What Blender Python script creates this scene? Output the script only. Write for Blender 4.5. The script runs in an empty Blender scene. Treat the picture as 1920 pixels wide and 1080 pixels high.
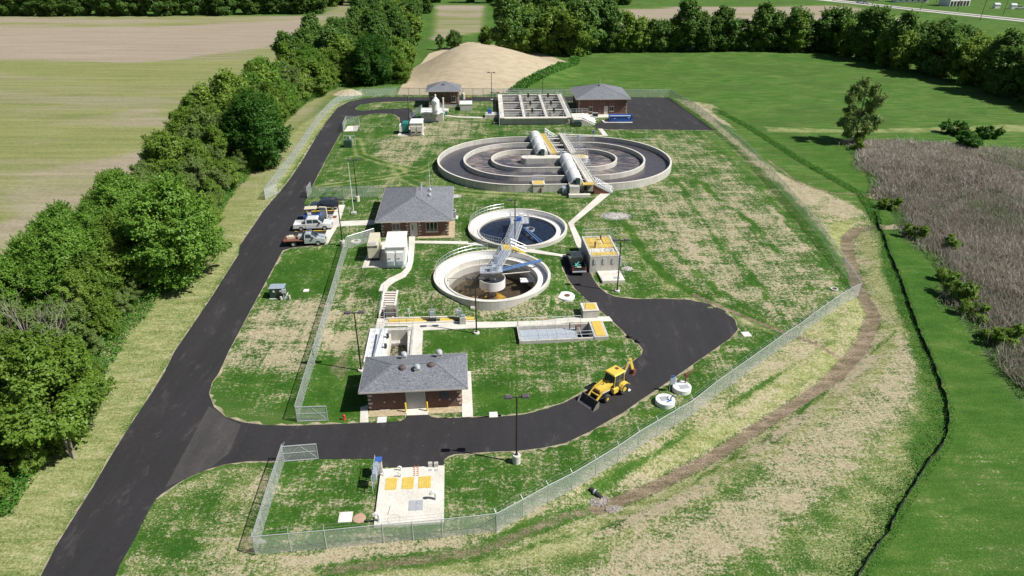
import bpy, bmesh, math, random
import numpy as np
from mathutils import Vector, Matrix, noise as mnoise
from mathutils.geometry import tessellate_polygon
R = math.radians
scene = bpy.context.scene
C = scene.collection
# ---------------------------------------------------------------- camera, light
F, PITCH, CAMH = 1280.0, R(27.5), 42.0
cam_d = bpy.data.cameras.new('camera'); cam = bpy.data.objects.new('camera', cam_d); C.objects.link(cam)
cam.location = (0, 0, CAMH); cam.rotation_euler = (R(90) - PITCH, 0, 0)
cam_d.sensor_width = 36; cam_d.lens = 24; cam_d.clip_start = 0.5; cam_d.clip_end = 9000
scene.camera = cam
SUN_EL, SUN_AZ = 50.0, -15.5          # azimuth counted from +x, counter-clockwise
wd = bpy.data.worlds.new('World'); scene.world = wd; wd.use_nodes = True
nt = wd.node_tree; sky = nt.nodes.new('ShaderNodeTexSky'); sky.sky_type = 'NISHITA'; sky.sun_disc = False
sky.sun_elevation = R(SUN_EL); sky.sun_rotation = R(90 - SUN_AZ)
nt.links.new(sky.outputs[0], nt.nodes['Background'].inputs[0]); nt.nodes['Background'].inputs[1].default_value = 0.05
sl = bpy.data.lights.new('sun', 'SUN'); sl.energy = 4.9; sl.angle = R(0.53); sl.color = (1, .965, .9)
so = bpy.data.objects.new('sun', sl); C.objects.link(so)
sd = Vector((math.cos(R(SUN_AZ)) * math.cos(R(SUN_EL)), math.sin(R(SUN_AZ)) * math.cos(R(SUN_EL)), math.sin(R(SUN_EL))))
so.rotation_euler = sd.to_track_quat('Z', 'Y').to_euler(); so.location = (60, -20, 80)
scene.view_settings.view_transform = 'Standard'; scene.view_settings.look = 'None'
scene.view_settings.gamma = 1; scene.view_settings.exposure = 0.30

# ---------------------------------------------------------------- terrain
SITE = 4.6   # degrees: the works is turned a little against the view
def ray(px, py):
    x = (px - 960) / F; y = (py - 540) / F
    return (x, math.cos(PITCH) - y * math.sin(PITCH), -math.sin(PITCH) - y * math.cos(PITCH))
def flat(px, py, z=0.0):
    r = ray(px, py); t = (z - CAMH) / r[2]; return (r[0] * t, r[1] * t)
def sst(t):
    t = np.clip(t, 0, 1); return t * t * (3 - 2 * t)
def poly_dist(x, y, pts):
    d = np.full(np.shape(x), 1e9)
    for (ax, ay), (bx, by) in zip(pts[:-1], pts[1:]):
        vx, vy = bx - ax, by - ay; L = vx * vx + vy * vy + 1e-9
        t = np.clip(((x - ax) * vx + (y - ay) * vy) / L, 0, 1)
        d = np.minimum(d, np.hypot(x - ax - t * vx, y - ay - t * vy))
    return d
SWALE_PX = [(1125, 942), (1220, 906), (1340, 845), (1450, 775), (1560, 705), (1617, 645), (1640, 590), (1612, 530), (1590, 470), (1588, 445), (1610, 428), (1652, 424)]
SWALE = [flat(p[0], p[1], 0.0 if p[1] > 560 else 1.0) for p in SWALE_PX]
BRANCH = [flat(*p, 0.3) for p in [(1300, 555), (1400, 595), (1500, 630), (1592, 662)]]
RISE = 1.5
MX, MY = -13.0, 234.0
def terr(x, y):
    x = np.asarray(x, float); y = np.asarray(y, float)
    wi = sst((x + 24) / 7) * sst((9 - x) / 5)
    wl = sst((x + 11.5) / 4); a1 = 72.3 + (71.5 - 72.3) * wl; b1 = 77.3 + (75.0 - 77.3) * wl
    a = 60 + (a1 - 60) * wi; b = 98 + (b1 - 98) * wi
    z = RISE * sst((y - a) / (b - a))
    dsw = poly_dist(x, y, SWALE)
    z = z - 0.75 * np.exp(-(dsw / 2.3) ** 2)
    dbr = poly_dist(x, y, BRANCH)
    z = z - 0.2 * np.exp(-(dbr / 0.9) ** 2)
    rx = np.where(x < MX, 22.0, 37.0); ry = np.where(y < MY, 37.0, 26.0)
    q = np.hypot((x - MX) / rx, (y - MY) / ry)
    z = z + 8.2 * np.clip(1 - sst(q), 0, 1) ** .8
    return z
def W(px, py, h=0.0):
    z = 0.9
    for _ in range(25):
        X, Y = flat(px, py, z + h); z = 0.4 * z + 0.6 * float(terr(X, Y))
    return Vector((X, Y, z + h))
def WL(pts, h=0.0): return [W(p[0], p[1], h) for p in pts]
def tz(x, y): return float(terr(x, y))

# ---------------------------------------------------------------- object helpers
def parentto(o, p):
    if p is not None: o.parent = p
def thing(name, label, cat, loc=(0, 0, 0), rz=0.0, group=None):
    o = bpy.data.objects.new(name, None); C.objects.link(o); o.empty_display_size = 0.3
    o.location = loc; o.rotation_euler = (0, 0, rz); o['label'] = label; o['category'] = cat
    if group: o['group'] = group
    return o
def tag(o, label, cat, group=None):
    o['label'] = label; o['category'] = cat
    if group: o['group'] = group
    return o
def struct(o): o['kind'] = 'structure'; return o
def stuff(o, label=None, cat=None):
    o['kind'] = 'stuff'
    if label: o['label'] = label
    if cat: o['category'] = cat
    return o
def dup(root, loc=None, rz=None, label=None, group=None, scale=None):
    r = root.copy(); C.objects.link(r)
    if loc is not None: r.location = loc
    if rz is not None: r.rotation_euler = (0, 0, rz)
    if scale is not None: r.scale = scale if hasattr(scale, '__len__') else (scale,) * 3
    if label: r['label'] = label
    if group: r['group'] = group
    for ch in list(root.children):
        c = ch.copy(); C.objects.link(c); c.parent = r
        for g in ch.children:
            d = g.copy(); C.objects.link(d); d.parent = c
    return r
class MB:
    def __init__(s): s.v = []; s.f = []; s.parts = []
    def add(s, vs, fs):
        n = len(s.v); s.parts.append((list(vs), list(fs))); s.v += [tuple(v) for v in vs]; s.f += [tuple(i + n for i in f) for f in fs]; return s
    def box(s, x0, x1, y0, y1, z0, z1, rz=0.0, piv=None):
        vs = [Vector((x, y, z)) for z in (z0, z1) for x, y in ((x0, y0), (x1, y0), (x1, y1), (x0, y1))]
        if rz:
            p = Vector(piv) if piv else Vector(((x0 + x1) / 2, (y0 + y1) / 2, 0)); m = Matrix.Rotation(rz, 3, 'Z')
            vs = [m @ (v - p) + p for v in vs]
        return s.add(vs, [(3, 2, 1, 0), (4, 5, 6, 7), (0, 1, 5, 4), (1, 2, 6, 5), (2, 3, 7, 6), (3, 0, 4, 7)])
    def hexa(s, b, t):
        return s.add(list(b) + list(t), [(3, 2, 1, 0), (4, 5, 6, 7), (0, 1, 5, 4), (1, 2, 6, 5), (2, 3, 7, 6), (3, 0, 4, 7)])
    def prism(s, poly, z0, z1, top=None):
        n = len(poly); top = top or poly
        vs = [(p[0], p[1], z0) for p in poly] + [(p[0], p[1], z1) for p in top]
        fs = [tuple(range(n - 1, -1, -1)), tuple(range(n, 2 * n))] + [(i, (i + 1) % n, n + (i + 1) % n, n + i) for i in range(n)]
        return s.add(vs, fs)
    def extr(s, prof, y0, y1, inset=None):
        """side profile (x,z) extruded along y; inset = per-point inward shift of both sides"""
        n = len(prof); ins = inset or [0] * n
        vs = [(p[0], y0 + i_, p[1]) for p, i_ in zip(prof, ins)] + [(p[0], y1 - i_, p[1]) for p, i_ in zip(prof, ins)]
        fs = [tuple(range(n)), tuple(range(2 * n - 1, n - 1, -1))] + [((i + 1) % n, i, n + i, n + (i + 1) % n) for i in range(n)]
        return s.add(vs, fs)
    def bar(s, a, b, w=0.05, w2=None):
        a = Vector(a); b = Vector(b); d = (b - a)
        if d.length < 1e-6: return s
        d.normalize(); u = d.cross(Vector((0, 0, 1)))
        if u.length < 1e-3: u = Vector((1, 0, 0))
        u.normalize(); v = d.cross(u); w2 = w if w2 is None else w2
        u = u * w / 2; v = v * w2 / 2
        return s.add([a - u - v, a + u - v, a + u + v, a - u + v, b - u - v, b + u - v, b + u + v, b - u + v],
                     [(0, 1, 2, 3), (7, 6, 5, 4), (0, 4, 5, 1), (1, 5, 6, 2), (2, 6, 7, 3), (3, 7, 4, 0)])
    def tube(s, pts, r=0.03, n=6, r2=None, caps=True):
        pts = [Vector(p) for p in pts]; k = len(pts); vs = []; r2 = r if r2 is None else r2
        ref = None
        for i, p in enumerate(pts):
            d = (pts[min(i + 1, k - 1)] - pts[max(i - 1, 0)]).normalized()
            if ref is None:
                ref = d.cross(Vector((0, 0, 1)))
                if ref.length < 1e-2: ref = Vector((1, 0, 0))
            u = (ref - d * ref.dot(d)).normalized(); v = d.cross(u); ref = u
            rr = r + (r2 - r) * i / max(1, k - 1)
            for j in range(n):
                a = 2 * math.pi * j / n; vs.append(p + u * math.cos(a) * rr + v * math.sin(a) * rr)
        fs = [(i * n + j, i * n + (j + 1) % n, (i + 1) * n + (j + 1) % n, (i + 1) * n + j) for i in range(k - 1) for j in range(n)]
        if caps: fs += [tuple(range(n - 1, -1, -1)), tuple(range((k - 1) * n, k * n))]
        return s.add(vs, fs)
    def lathe(s, prof, cx=0, cy=0, n=32, caps=True):
        m = len(prof); vs = []
        for j in range(n):
            a = 2 * math.pi * j / n
            vs += [(cx + r * math.cos(a), cy + r * math.sin(a), z) for r, z in prof]
        fs = [(j * m + i, ((j + 1) % n) * m + i, ((j + 1) % n) * m + i + 1, j * m + i + 1) for j in range(n) for i in range(m - 1)]
        if caps:
            if prof[0][0] > 1e-6: fs.append(tuple(j * m for j in range(n - 1, -1, -1)))
            if prof[-1][0] > 1e-6: fs.append(tuple(j * m + m - 1 for j in range(n)))
        return s.add(vs, fs)
    def ring(s, outer, inner, z0, z1, zi=None):
        n = len(outer); zi = z1 if zi is None else zi
        vs = [(p[0], p[1], z0) for p in outer] + [(p[0], p[1], z1) for p in outer] + [(p[0], p[1], zi) for p in inner] + [(p[0], p[1], z0) for p in inner]
        fs = []
        for i in range(n):
            j = (i + 1) % n
            fs += [(i, j, n + j, n + i), (n + i, n + j, 2 * n + j, 2 * n + i), (2 * n + i, 2 * n + j, 3 * n + j, 3 * n + i), (3 * n + i, 3 * n + j, j, i)]
        return s.add(vs, fs)
    def build(s, name, mat, parent=None, bevel=0.0, smooth=False):
        me = bpy.data.meshes.new(name); me.from_pydata(s.v, [], s.f); me.update()
        mats = mat if isinstance(mat, (list, tuple)) else [mat]
        for m in mats: me.materials.append(m)
        if smooth:
            me.polygons.foreach_set('use_smooth', [True] * len(me.polygons)); me.set_sharp_from_angle(angle=R(35))
        o = bpy.data.objects.new(name, me); C.objects.link(o); parentto(o, parent)
        if bevel:
            b = o.modifiers.new('bevel', 'BEVEL'); b.width = bevel; b.segments = 2; b.limit_method = 'ANGLE'
        return o
def each(m, name, mt, parent, smooth=False):
    out = []
    for vs, fs in m.parts:
        q = MB(); q.add(vs, fs); out.append(q.build(name, mt, parent, smooth=smooth))
    return out
def circ(r, n=64, cx=0, cy=0): return [(cx + r * math.cos(2 * math.pi * i / n), cy + r * math.sin(2 * math.pi * i / n)) for i in range(n)]
def oval(r, s, n=48):
    return [((s if math.cos(a) > 0 else -s) + r * math.cos(a), r * math.sin(a)) for a in [2 * math.pi * (i + .5) / (2 * n) for i in range(2 * n)]]
def bridge_path(pts, step):
    out = []
    for a, b in zip(pts[:-1], pts[1:]):
        a = Vector(a); b = Vector(b); n = max(1, int(round((b - a).length / step)))
        out += [a.lerp(b, i / n) for i in range(n)]
    return out + [Vector(pts[-1])]
def railing_mb(pts, h=1.07, step=1.9, r=0.028, m=None, rails=(1.0, 0.52)):
    m = m or MB(); q = bridge_path(pts, step)
    for p in q: m.tube([p, p + Vector((0, 0, h))], r, 4)
    for k in rails: m.tube([Vector(p) + Vector((0, 0, h * k)) for p in pts], r, 4)
    return m

# ---------------------------------------------------------------- materials
def lin(r, g, b):
    f = lambda c: (c / 255) / 12.92 if c / 255 <= .04045 else ((c / 255 + .055) / 1.055) ** 2.4
    return (f(r), f(g), f(b), 1)
def col(c): return (c[0], c[1], c[2], 1)
class N:
    def __init__(s, mat): s.t = mat.node_tree; s.b = s.t.nodes.get('Principled BSDF')
    def n(s, typ, **kw):
        nd = s.t.nodes.new(typ)
        for k, v in kw.items():
            if k[0] == 'i' and k[1:].isdigit(): nd.inputs[int(k[1:])].default_value = v
            elif k[:2] == 'I_': nd.inputs[k[2:].replace('_', ' ')].default_value = v
            else: setattr(nd, k, v)
        return nd
    def l(s, a, b): s.t.links.new(a, b)
    def coord(s, scale=(1, 1, 1), rz=0, kind='Object', warp=None):
        tc = s.n('ShaderNodeTexCoord'); mp = s.n('ShaderNodeMapping'); mp.inputs['Scale'].default_value = scale; mp.inputs['Rotation'].default_value = (0, 0, rz)
        s.l(tc.outputs[kind], mp.inputs[0]); return mp.outputs[0]
    def noise(s, vec, scale, detail=4, rough=.55):
        nd = s.n('ShaderNodeTexNoise'); s.l(vec, nd.inputs['Vector']); nd.inputs['Scale'].default_value = scale
        nd.inputs['Detail'].default_value = detail; nd.inputs['Roughness'].default_value = rough; return nd.outputs[0]
    def math(s, op, a, b=None, c=None, clamp=False):
        nd = s.n('ShaderNodeMath', operation=op, use_clamp=clamp)
        for i, x in enumerate((a, b, c)):
            if x is None: continue
            if isinstance(x, (int, float)): nd.inputs[i].default_value = x
            else: s.l(x, nd.inputs[i])
        return nd.outputs[0]
    def ramp(s, fac, stops):
        nd = s.n('ShaderNodeValToRGB'); e = nd.color_ramp.elements
        while len(e) < len(stops): e.new(0.5)
        for k, (p, c) in zip(e, stops): k.position = p; k.color = c if len(c) == 4 else col(c)
        s.l(fac, nd.inputs[0]); return nd.outputs[0]
    def smooth(s, fac, a, b):
        nd = s.n('ShaderNodeMapRange', interpolation_type='SMOOTHSTEP'); s.l(fac, nd.inputs[0]); nd.inputs[1].default_value = a; nd.inputs[2].default_value = b; return nd.outputs[0]
    def mix(s, fac, a, b):
        nd = s.n('ShaderNodeMix', data_type='RGBA')
        for i, x in ((0, fac), (6, a), (7, b)):
            if isinstance(x, (int, float)): nd.inputs[i].default_value = x
            elif isinstance(x, tuple): nd.inputs[i].default_value = x if len(x) == 4 else col(x)
            else: s.l(x, nd.inputs[i])
        return nd.outputs[2]
    def bump(s, h, strength=.3, dist=.05):
        nd = s.n('ShaderNodeBump'); nd.inputs['Strength'].default_value = strength; nd.inputs['Distance'].default_value = dist
        s.l(h, nd.inputs['Height']); s.l(nd.outputs[0], s.b.inputs['Normal'])
def mat(name, c=None, rough=.7, metal=0.0, spec=None):
    m = bpy.data.materials.new(name); m.use_nodes = True; n = N(m)
    if c is not None: n.b.inputs['Base Color'].default_value = col(c)
    n.b.inputs['Roughness'].default_value = rough; n.b.inputs['Metallic'].default_value = metal
    if spec is not None: n.b.inputs['Specular IOR Level'].default_value = spec
    return m, n
def mottled(name, c1, c2, scale=1.5, rough=.8, metal=0.0, fine=20, bump=.0, spec=None, stretch=(1, 1, 1)):
    m, n = mat(name, None, rough, metal, spec); v = n.coord(stretch)
    a = n.noise(v, scale, 5, .6); b = n.noise(v, fine, 3, .6)
    f = n.math('MULTIPLY_ADD', b, .45, n.math('MULTIPLY', a, .55))
    n.l(n.ramp(f, [(.35, c1), (.65, c2)]), n.b.inputs['Base Color'])
    if bump: n.bump(f, bump, .03)
    return m
def gray(v, t=(1, 1, 1)): return (v * t[0], v * t[1], v * t[2])
M = {}
M['concrete'] = mottled('concrete', (.50, .47, .41), (.74, .71, .64), .45, .85, fine=5)
M['concrete_old'] = mottled('concrete_grey', (.40, .39, .35), (.54, .52, .48), .5, .88, fine=5)
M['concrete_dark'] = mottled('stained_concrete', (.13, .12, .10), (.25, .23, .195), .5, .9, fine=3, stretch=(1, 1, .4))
M['white_coat'] = mottled('white_coating', (.70, .70, .69), (.80, .80, .79), .8, .6, fine=4)
def wall_mat():
    m, n = mat('cast_concrete_wall', None, .88); v = n.coord()
    s = n.n('ShaderNodeSeparateXYZ'); n.l(v, s.inputs[0])
    lines = n.n('ShaderNodeTexWave', wave_type='BANDS', bands_direction='X'); n.l(n.coord((1, 1, 0)), lines.inputs[0]); lines.inputs['Scale'].default_value = .55; lines.inputs['Distortion'].default_value = .4
    a = n.noise(n.coord((1, 1, .25)), 1.6, 5, .6); b = n.noise(v, 9, 3, .6)
    f = n.math('MULTIPLY_ADD', b, .3, n.math('MULTIPLY', a, .7))
    c = n.ramp(f, [(.32, (.40, .385, .34)), (.62, (.56, .54, .49))])
    k = n.math('MULTIPLY', n.smooth(lines.outputs[1], .965, 1.0), .25)
    n.l(n.mix(k, c, (.28, .27, .24)), n.b.inputs['Base Color']); return m
M['wall'] = wall_mat()
def asphalt_mat(name, base, lighter, tint=(1.0, .93, 1.02)):
    m, n = mat(name, None, .82); v = n.coord()
    a = n.noise(v, .12, 5, .55); b = n.noise(v, 2.2, 5, .65); c = n.noise(v, 14, 3, .7)
    lane = n.noise(n.coord((.9, .07, 1), R(-27)), 1.0, 4, .6)
    f = n.math('ADD', n.math('MULTIPLY', a, .3), n.math('ADD', n.math('MULTIPLY', b, .25), n.math('ADD', n.math('MULTIPLY', c, .2), n.math('MULTIPLY', lane, .25))))
    cc = n.ramp(f, [(.36, gray(base, tint)), (.66, gray(lighter, tint))])
    scuff = n.math('MULTIPLY', n.smooth(n.noise(n.coord((1, .4, 1), R(20)), .5, 8, .75), .53, .72), .38)
    spots = n.math('MULTIPLY', n.smooth(n.noise(v, 1.9, 2, .5), .74, .78), .5)
    cc = n.mix(scuff, cc, (.13, .12, .115)); cc = n.mix(spots, cc, (.15, .14, .13))
    n.l(cc, n.b.inputs['Base Color']); n.bump(c, .25, .01); return m
M['asphalt'] = asphalt_mat('asphalt', .015, .032)
M['asphalt_worn'] = asphalt_mat('dusty_asphalt', .030, .070, (1.05, .98, .95))
def brick_mat():
    m, n = mat('red_brown_brick', None, .85); tc = n.n('ShaderNodeTexCoord'); s = n.n('ShaderNodeSeparateXYZ'); n.l(tc.outputs['Object'], s.inputs[0])
    cb = n.n('ShaderNodeCombineXYZ'); n.l(n.math('ADD', s.outputs[0], s.outputs[1]), cb.inputs[0]); n.l(s.outputs[2], cb.inputs[1])
    bt = n.n('ShaderNodeTexBrick'); n.l(cb.outputs[0], bt.inputs[0])
    bt.inputs['Color1'].default_value = (.10, .034, .026, 1); bt.inputs['Color2'].default_value = (.15, .055, .04, 1); bt.inputs['Mortar'].default_value = (.22, .17, .14, 1)
    bt.inputs['Scale'].default_value = 1; bt.inputs['Mortar Size'].default_value = .012; bt.inputs['Brick Width'].default_value = .30; bt.inputs['Row Height'].default_value = .10; bt.inputs['Bias'].default_value = -.1
    d = n.noise(cb.outputs[0], 1.2, 5, .6)
    n.l(n.mix(n.math('MULTIPLY', n.smooth(d, .45, .8), .35), bt.outputs[0], (.08, .045, .04)), n.b.inputs['Base Color']); return m
M['brick'] = brick_mat()
def shingle_mat():
    m, n = mat('grey_asphalt_shingles', None, .9); tc = n.n('ShaderNodeTexCoord'); s = n.n('ShaderNodeSeparateXYZ'); n.l(tc.outputs['UV'], s.inputs[0])
    bt = n.n('ShaderNodeTexBrick'); n.l(tc.outputs['UV'], bt.inputs[0])
    bt.inputs['Color1'].default_value = (.115, .125, .145, 1); bt.inputs['Color2'].default_value = (.21, .22, .245, 1); bt.inputs['Mortar'].default_value = (.07, .075, .085, 1)
    bt.inputs['Scale'].default_value = 1; bt.inputs['Mortar Size'].default_value = .014; bt.inputs['Brick Width'].default_value = .32; bt.inputs['Row Height'].default_value = .15; bt.inputs['Mortar Smooth'].default_value = .3
    d = n.noise(tc.outputs['UV'], .35, 3, .5); d2 = n.noise(tc.outputs['UV'], 5, 3, .7)
    c = n.mix(n.math('MULTIPLY', n.smooth(d2, .42, .62), .45), bt.outputs[0], (.30, .315, .35))
    n.l(n.mix(n.math('MULTIPLY', n.smooth(d, .4, .7), .25), c, (.09, .095, .11)), n.b.inputs['Base Color']); n.bump(d2, .4, .02); return m
M['shingle'] = shingle_mat()
M['ridge'] = mottled('ridge_shingle', (.13, .14, .16), (.19, .20, .225), 5, .9)
M['block'] = mottled('tan_stone_block', (.42, .36, .31), (.55, .48, .42), 3, .85)
M['trim'] = mottled('tan_trim_paint', (.50, .45, .40), (.56, .51, .46), 3, .6)
M['door'] = mottled('grey_beige_door_paint', (.40, .385, .36), (.45, .43, .40), 2, .5)
M['white'] = mottled('white_paint', (.74, .74, .72), (.82, .82, .80), 2, .45)
M['glass'] = mat('dark_window_glass', (.015, .02, .025), .08)[0]
M['car_glass'] = mat('car_glass', (.03, .045, .06), .06)[0]
M['galv'] = mottled('galvanised_steel', (.46, .48, .50), (.62, .64, .66), 4, .42, .35)
M['alu'] = mottled('aluminium', (.55, .58, .62), (.72, .75, .79), 4, .35, .4)
M['darkbronze'] = mottled('dark_bronze_paint', (.028, .022, .022), (.045, .036, .036), 4, .5)
M['head'] = mottled('lamp_head_paint', (.085, .07, .085), (.12, .10, .12), 4, .45)
M['black'] = mottled('black_rubber', (.012, .012, .013), (.03, .03, .03), 6, .8)
M['yellow'] = mottled('yellow_safety_paint', (.75, .50, .03), (.80, .58, .05), 3, .5)
M['blue'] = mottled('blue_paint', (.035, .10, .36), (.05, .14, .44), 3, .45)
M['arm_blue'] = mottled('faded_blue_paint', (.08, .17, .36), (.13, .24, .45), 3, .45)
M['green_box'] = mottled('dark_green_enamel', (.018, .045, .035), (.03, .065, .05), 3, .5)
M['teal'] = mottled('teal_paint', (.01, .17, .14), (.02, .24, .19), 3, .5)
M['beige'] = mottled('beige_enamel', (.56, .52, .38), (.64, .60, .46), 1.2, .5)
M['brown'] = mottled('rusty_brown', (.14, .05, .03), (.22, .09, .06), 5, .7)
M['red'] = mat('red_paint', (.55, .05, .02), .5)[0]
M['orange'] = mat('orange_paint', (.8, .18, .03), .6)[0]
M['ink'] = mat('dark_lettering', (.02, .02, .03), .6)[0]
M['straw_base'] = mottled('straw_mulch', (.28, .22, .13), (.55, .46, .30), 3, .95, fine=15)
M['riprap'] = mottled('tan_grey_riprap', (.17, .145, .12), (.45, .42, .38), 5, .95, fine=20)
M['gravel'] = mottled('pale_gravel', (.26, .24, .22), (.62, .60, .57), 6, .95, fine=30)
M['deck'] = mottled('blue_grey_deck', (.20, .24, .30), (.34, .38, .44), 6, .5, .1)
M['bluemat'] = mottled('faded_blue_steel', (.30, .36, .44), (.44, .50, .58), 2, .45, .2)
def grating_mat(name, c1, c2, line):
    m, n = mat(name, None, .6); v = n.coord()
    w = n.n('ShaderNodeTexWave', bands_direction='X'); n.l(v, w.inputs[0]); w.inputs['Scale'].default_value = 1.6
    f = n.noise(v, 3, 4, .6); c = n.ramp(f, [(.35, c1), (.65, c2)])
    n.l(n.mix(n.math('MULTIPLY', n.smooth(w.outputs[1], .7, 1), .5), c, line), n.b.inputs['Base Color']); return m
M['grating'] = grating_mat('yellow_fibreglass_grating', (.58, .41, .07), (.68, .50, .12), (.40, .29, .09))
M['grey_grating'] = grating_mat('grey_fibreglass_grating', (.28, .32, .38), (.36, .40, .46), (.5, .54, .6))
def water_mat(name, c1, c2, rough=.12, bump=.15, scale=1.4):
    m, n = mat(name, None, rough); v = n.coord((1, 1, 1)); a = n.noise(v, scale, 6, .65)
    n.l(n.ramp(a, [(.4, c1), (.62, c2)]), n.b.inputs['Base Color']); n.bump(n.noise(v, scale * 2.4, 5, .6), bump, .08); return m
M['water_clear'] = water_mat('dark_clarifier_water', (.010, .016, .034), (.020, .028, .050), .12, .12)
M['water_channel'] = water_mat('calm_channel_water', (.062, .058, .070), (.090, .080, .086), .3, .10)
def foam_mat():
    m, n = mat('foaming_aerated_water', None, .5); v = n.coord((1, 1, 1)); st = n.coord((1, 3.2, 1))
    a = n.noise(st, .55, 8, .72); b = n.noise(v, .16, 4, .6); f = n.math('ADD', n.math('MULTIPLY', a, .65), n.math('MULTIPLY', b, .35))
    n.l(n.ramp(f, [(.44, (.050, .054, .078)), (.50, (.10, .092, .10)), (.55, (.20, .165, .15)), (.62, (.38, .32, .29))]), n.b.inputs['Base Color'])
    n.bump(a, .3, .1); return m
M['foam'] = foam_mat()
def mesh_wire_mat():
    m = bpy.data.materials.new('chain_link_wire'); m.use_nodes = True; n = N(m); n.b.inputs['Base Color'].default_value = (.60, .64, .62, 1); n.b.inputs['Metallic'].default_value = .0; n.b.inputs['Roughness'].default_value = .5
    tc = n.n('ShaderNodeTexCoord'); s = n.n('ShaderNodeSeparateXYZ'); n.l(tc.outputs['UV'], s.inputs[0])
    def tri(x): return n.math('ABSOLUTE', n.math('SUBTRACT', n.math('FRACT', x), .5))
    k = 1 / .065
    u = n.math('MULTIPLY', n.math('ADD', s.outputs[0], s.outputs[1]), k); w = n.math('MULTIPLY', n.math('SUBTRACT', s.outputs[0], s.outputs[1]), k)
    g = n.math('MAXIMUM', tri(u), tri(w)); f = n.math('GREATER_THAN', g, .405)
    tr = n.n('ShaderNodeBsdfTransparent'); mx = n.n('ShaderNodeMixShader'); n.l(f, mx.inputs[0]); n.l(tr.outputs[0], mx.inputs[1]); n.l(n.b.outputs[0], mx.inputs[2])
    n.l(mx.outputs[0], n.t.nodes['Material Output'].inputs[0]); return m
M['wire'] = mesh_wire_mat()
def leaf_mat(name, cs, trans=.35, dry=None):
    m = bpy.data.materials.new(name); m.use_nodes = True; n = N(m); t = n.t; t.nodes.remove(n.b)
    at = n.n('ShaderNodeAttribute', attribute_name='tone'); oi = n.n('ShaderNodeObjectInfo')
    nz = n.noise(n.coord(), .35, 2, .5)
    f = n.math('ADD', n.math('MULTIPLY', at.outputs['Fac'], .5), n.math('ADD', n.math('MULTIPLY', oi.outputs['Random'], .32), n.math('MULTIPLY', n.math('SUBTRACT', nz, .35), .55)), clamp=True)
    c = n.ramp(f, [(0.05, cs[0]), (.45, cs[1]), (.95, cs[2])])
    d = n.n('ShaderNodeBsdfDiffuse'); n.l(c, d.inputs[0]); tl = n.n('ShaderNodeBsdfTranslucent'); n.l(c, tl.inputs[0])
    gl = n.n('ShaderNodeBsdfGlossy'); gl.inputs['Roughness'].default_value = .5; gl.inputs[0].default_value = (.5, .55, .5, 1)
    m1 = n.n('ShaderNodeMixShader'); m1.inputs[0].default_value = trans; n.l(d.outputs[0], m1.inputs[1]); n.l(tl.outputs[0], m1.inputs[2])
    m2 = n.n('ShaderNodeMixShader'); m2.inputs[0].default_value = .035; n.l(m1.outputs[0], m2.inputs[1]); n.l(gl.outputs[0], m2.inputs[2])
    n.l(m2.outputs[0], t.nodes['Material Output'].inputs[0]); return m
M['leaf_a'] = leaf_mat('green_leaves', [(.085, .185, .02), (.165, .32, .04), (.26, .44, .07)], .45)
M['leaf_y'] = leaf_mat('yellow_green_leaves', [(.10, .185, .022), (.19, .315, .04), (.30, .43, .08)], .45)
M['leaf_b'] = leaf_mat('pale_green_leaves', [(.12, .19, .045), (.19, .29, .07), (.28, .38, .12)], .45)
M['leaf_c'] = leaf_mat('deep_green_leaves', [(.030, .10, .012), (.062, .17, .020), (.10, .24, .032)], .42)
M['leaf_far'] = leaf_mat('distant_leaves', [(.065, .145, .026), (.12, .23, .042), (.19, .32, .07)], .45)
M['reed'] = leaf_mat('dry_cattail_reeds', [(.21, .195, .15), (.40, .355, .30), (.66, .60, .53)], .4)
M['weed'] = leaf_mat('weed_leaves', [(.045, .15, .02), (.09, .25, .032), (.16, .34, .05)], .45)
M['bark'] = mottled('grey_brown_bark', (.07, .055, .04), (.17, .14, .11), 3, .95, stretch=(1, 1, .2))
M['deadwood'] = mottled('bleached_dead_wood', (.20, .18, .15), (.32, .29, .25), 4, .9)
M['silt'] = mottled('black_silt_fabric', (.012, .012, .013), (.028, .028, .03), 5, .8)
# ---------------------------------------------------------------- ground sheet with cover maps
def axis(segs, lo, hi, grow=1.13, start=None):
    a = []
    for x0, x1, st in segs: a += list(np.arange(x0, x1, st))
    a.append(segs[-1][1]); st = segs[0][2]; x = a[0]; left = []
    while x > lo: st *= grow; x -= st; left.append(x)
    st = segs[-1][2]; x = a[-1]; right = []
    while x < hi: st *= grow; x += st; right.append(x)
    return np.array(left[::-1] + a + right)
xs = axis([(-48, 62, .5)], -2500, 2500, 1.09); ys = axis([(30, 152, .5), (152, 265, .8)], -60, 4200, 1.06)
GX, GY = np.meshgrid(xs, ys); gx = GX.ravel(); gy = GY.ravel()
# openings in the sheet where tanks and pits go down: vertices are moved to the wall line, faces inside removed
def h_circ(cx, cy, r): return lambda x, y: np.hypot(x - cx, y - cy) - r
def h_oval(cx, cy, r, s, rot):
    c, n = math.cos(rot), math.sin(rot)
    def f(x, y):
        u = (x - cx) * c + (y - cy) * n; v = -(x - cx) * n + (y - cy) * c
        return np.hypot(u - np.clip(u, -s, s), v) - r
    return f
def h_rect(ox, oy, x0, x1, y0, y1, rot):
    c, n = math.cos(rot), math.sin(rot)
    def f(x, y):
        u = (x - ox) * c + (y - oy) * n; v = -(x - ox) * n + (y - oy) * c
        a = np.maximum(x0 - u, u - x1); b = np.maximum(y0 - v, v - y1)
        return np.where((a > 0) & (b > 0), np.hypot(a, b), np.maximum(a, b))
    return f
_z = RISE + 1.3; DCX, DCY = (flat(817, 299, _z)[0] + flat(1262, 299, _z)[0]) / 2, (flat(1040, 256, _z)[1] + flat(1040, 346.5, _z)[1]) / 2
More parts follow.
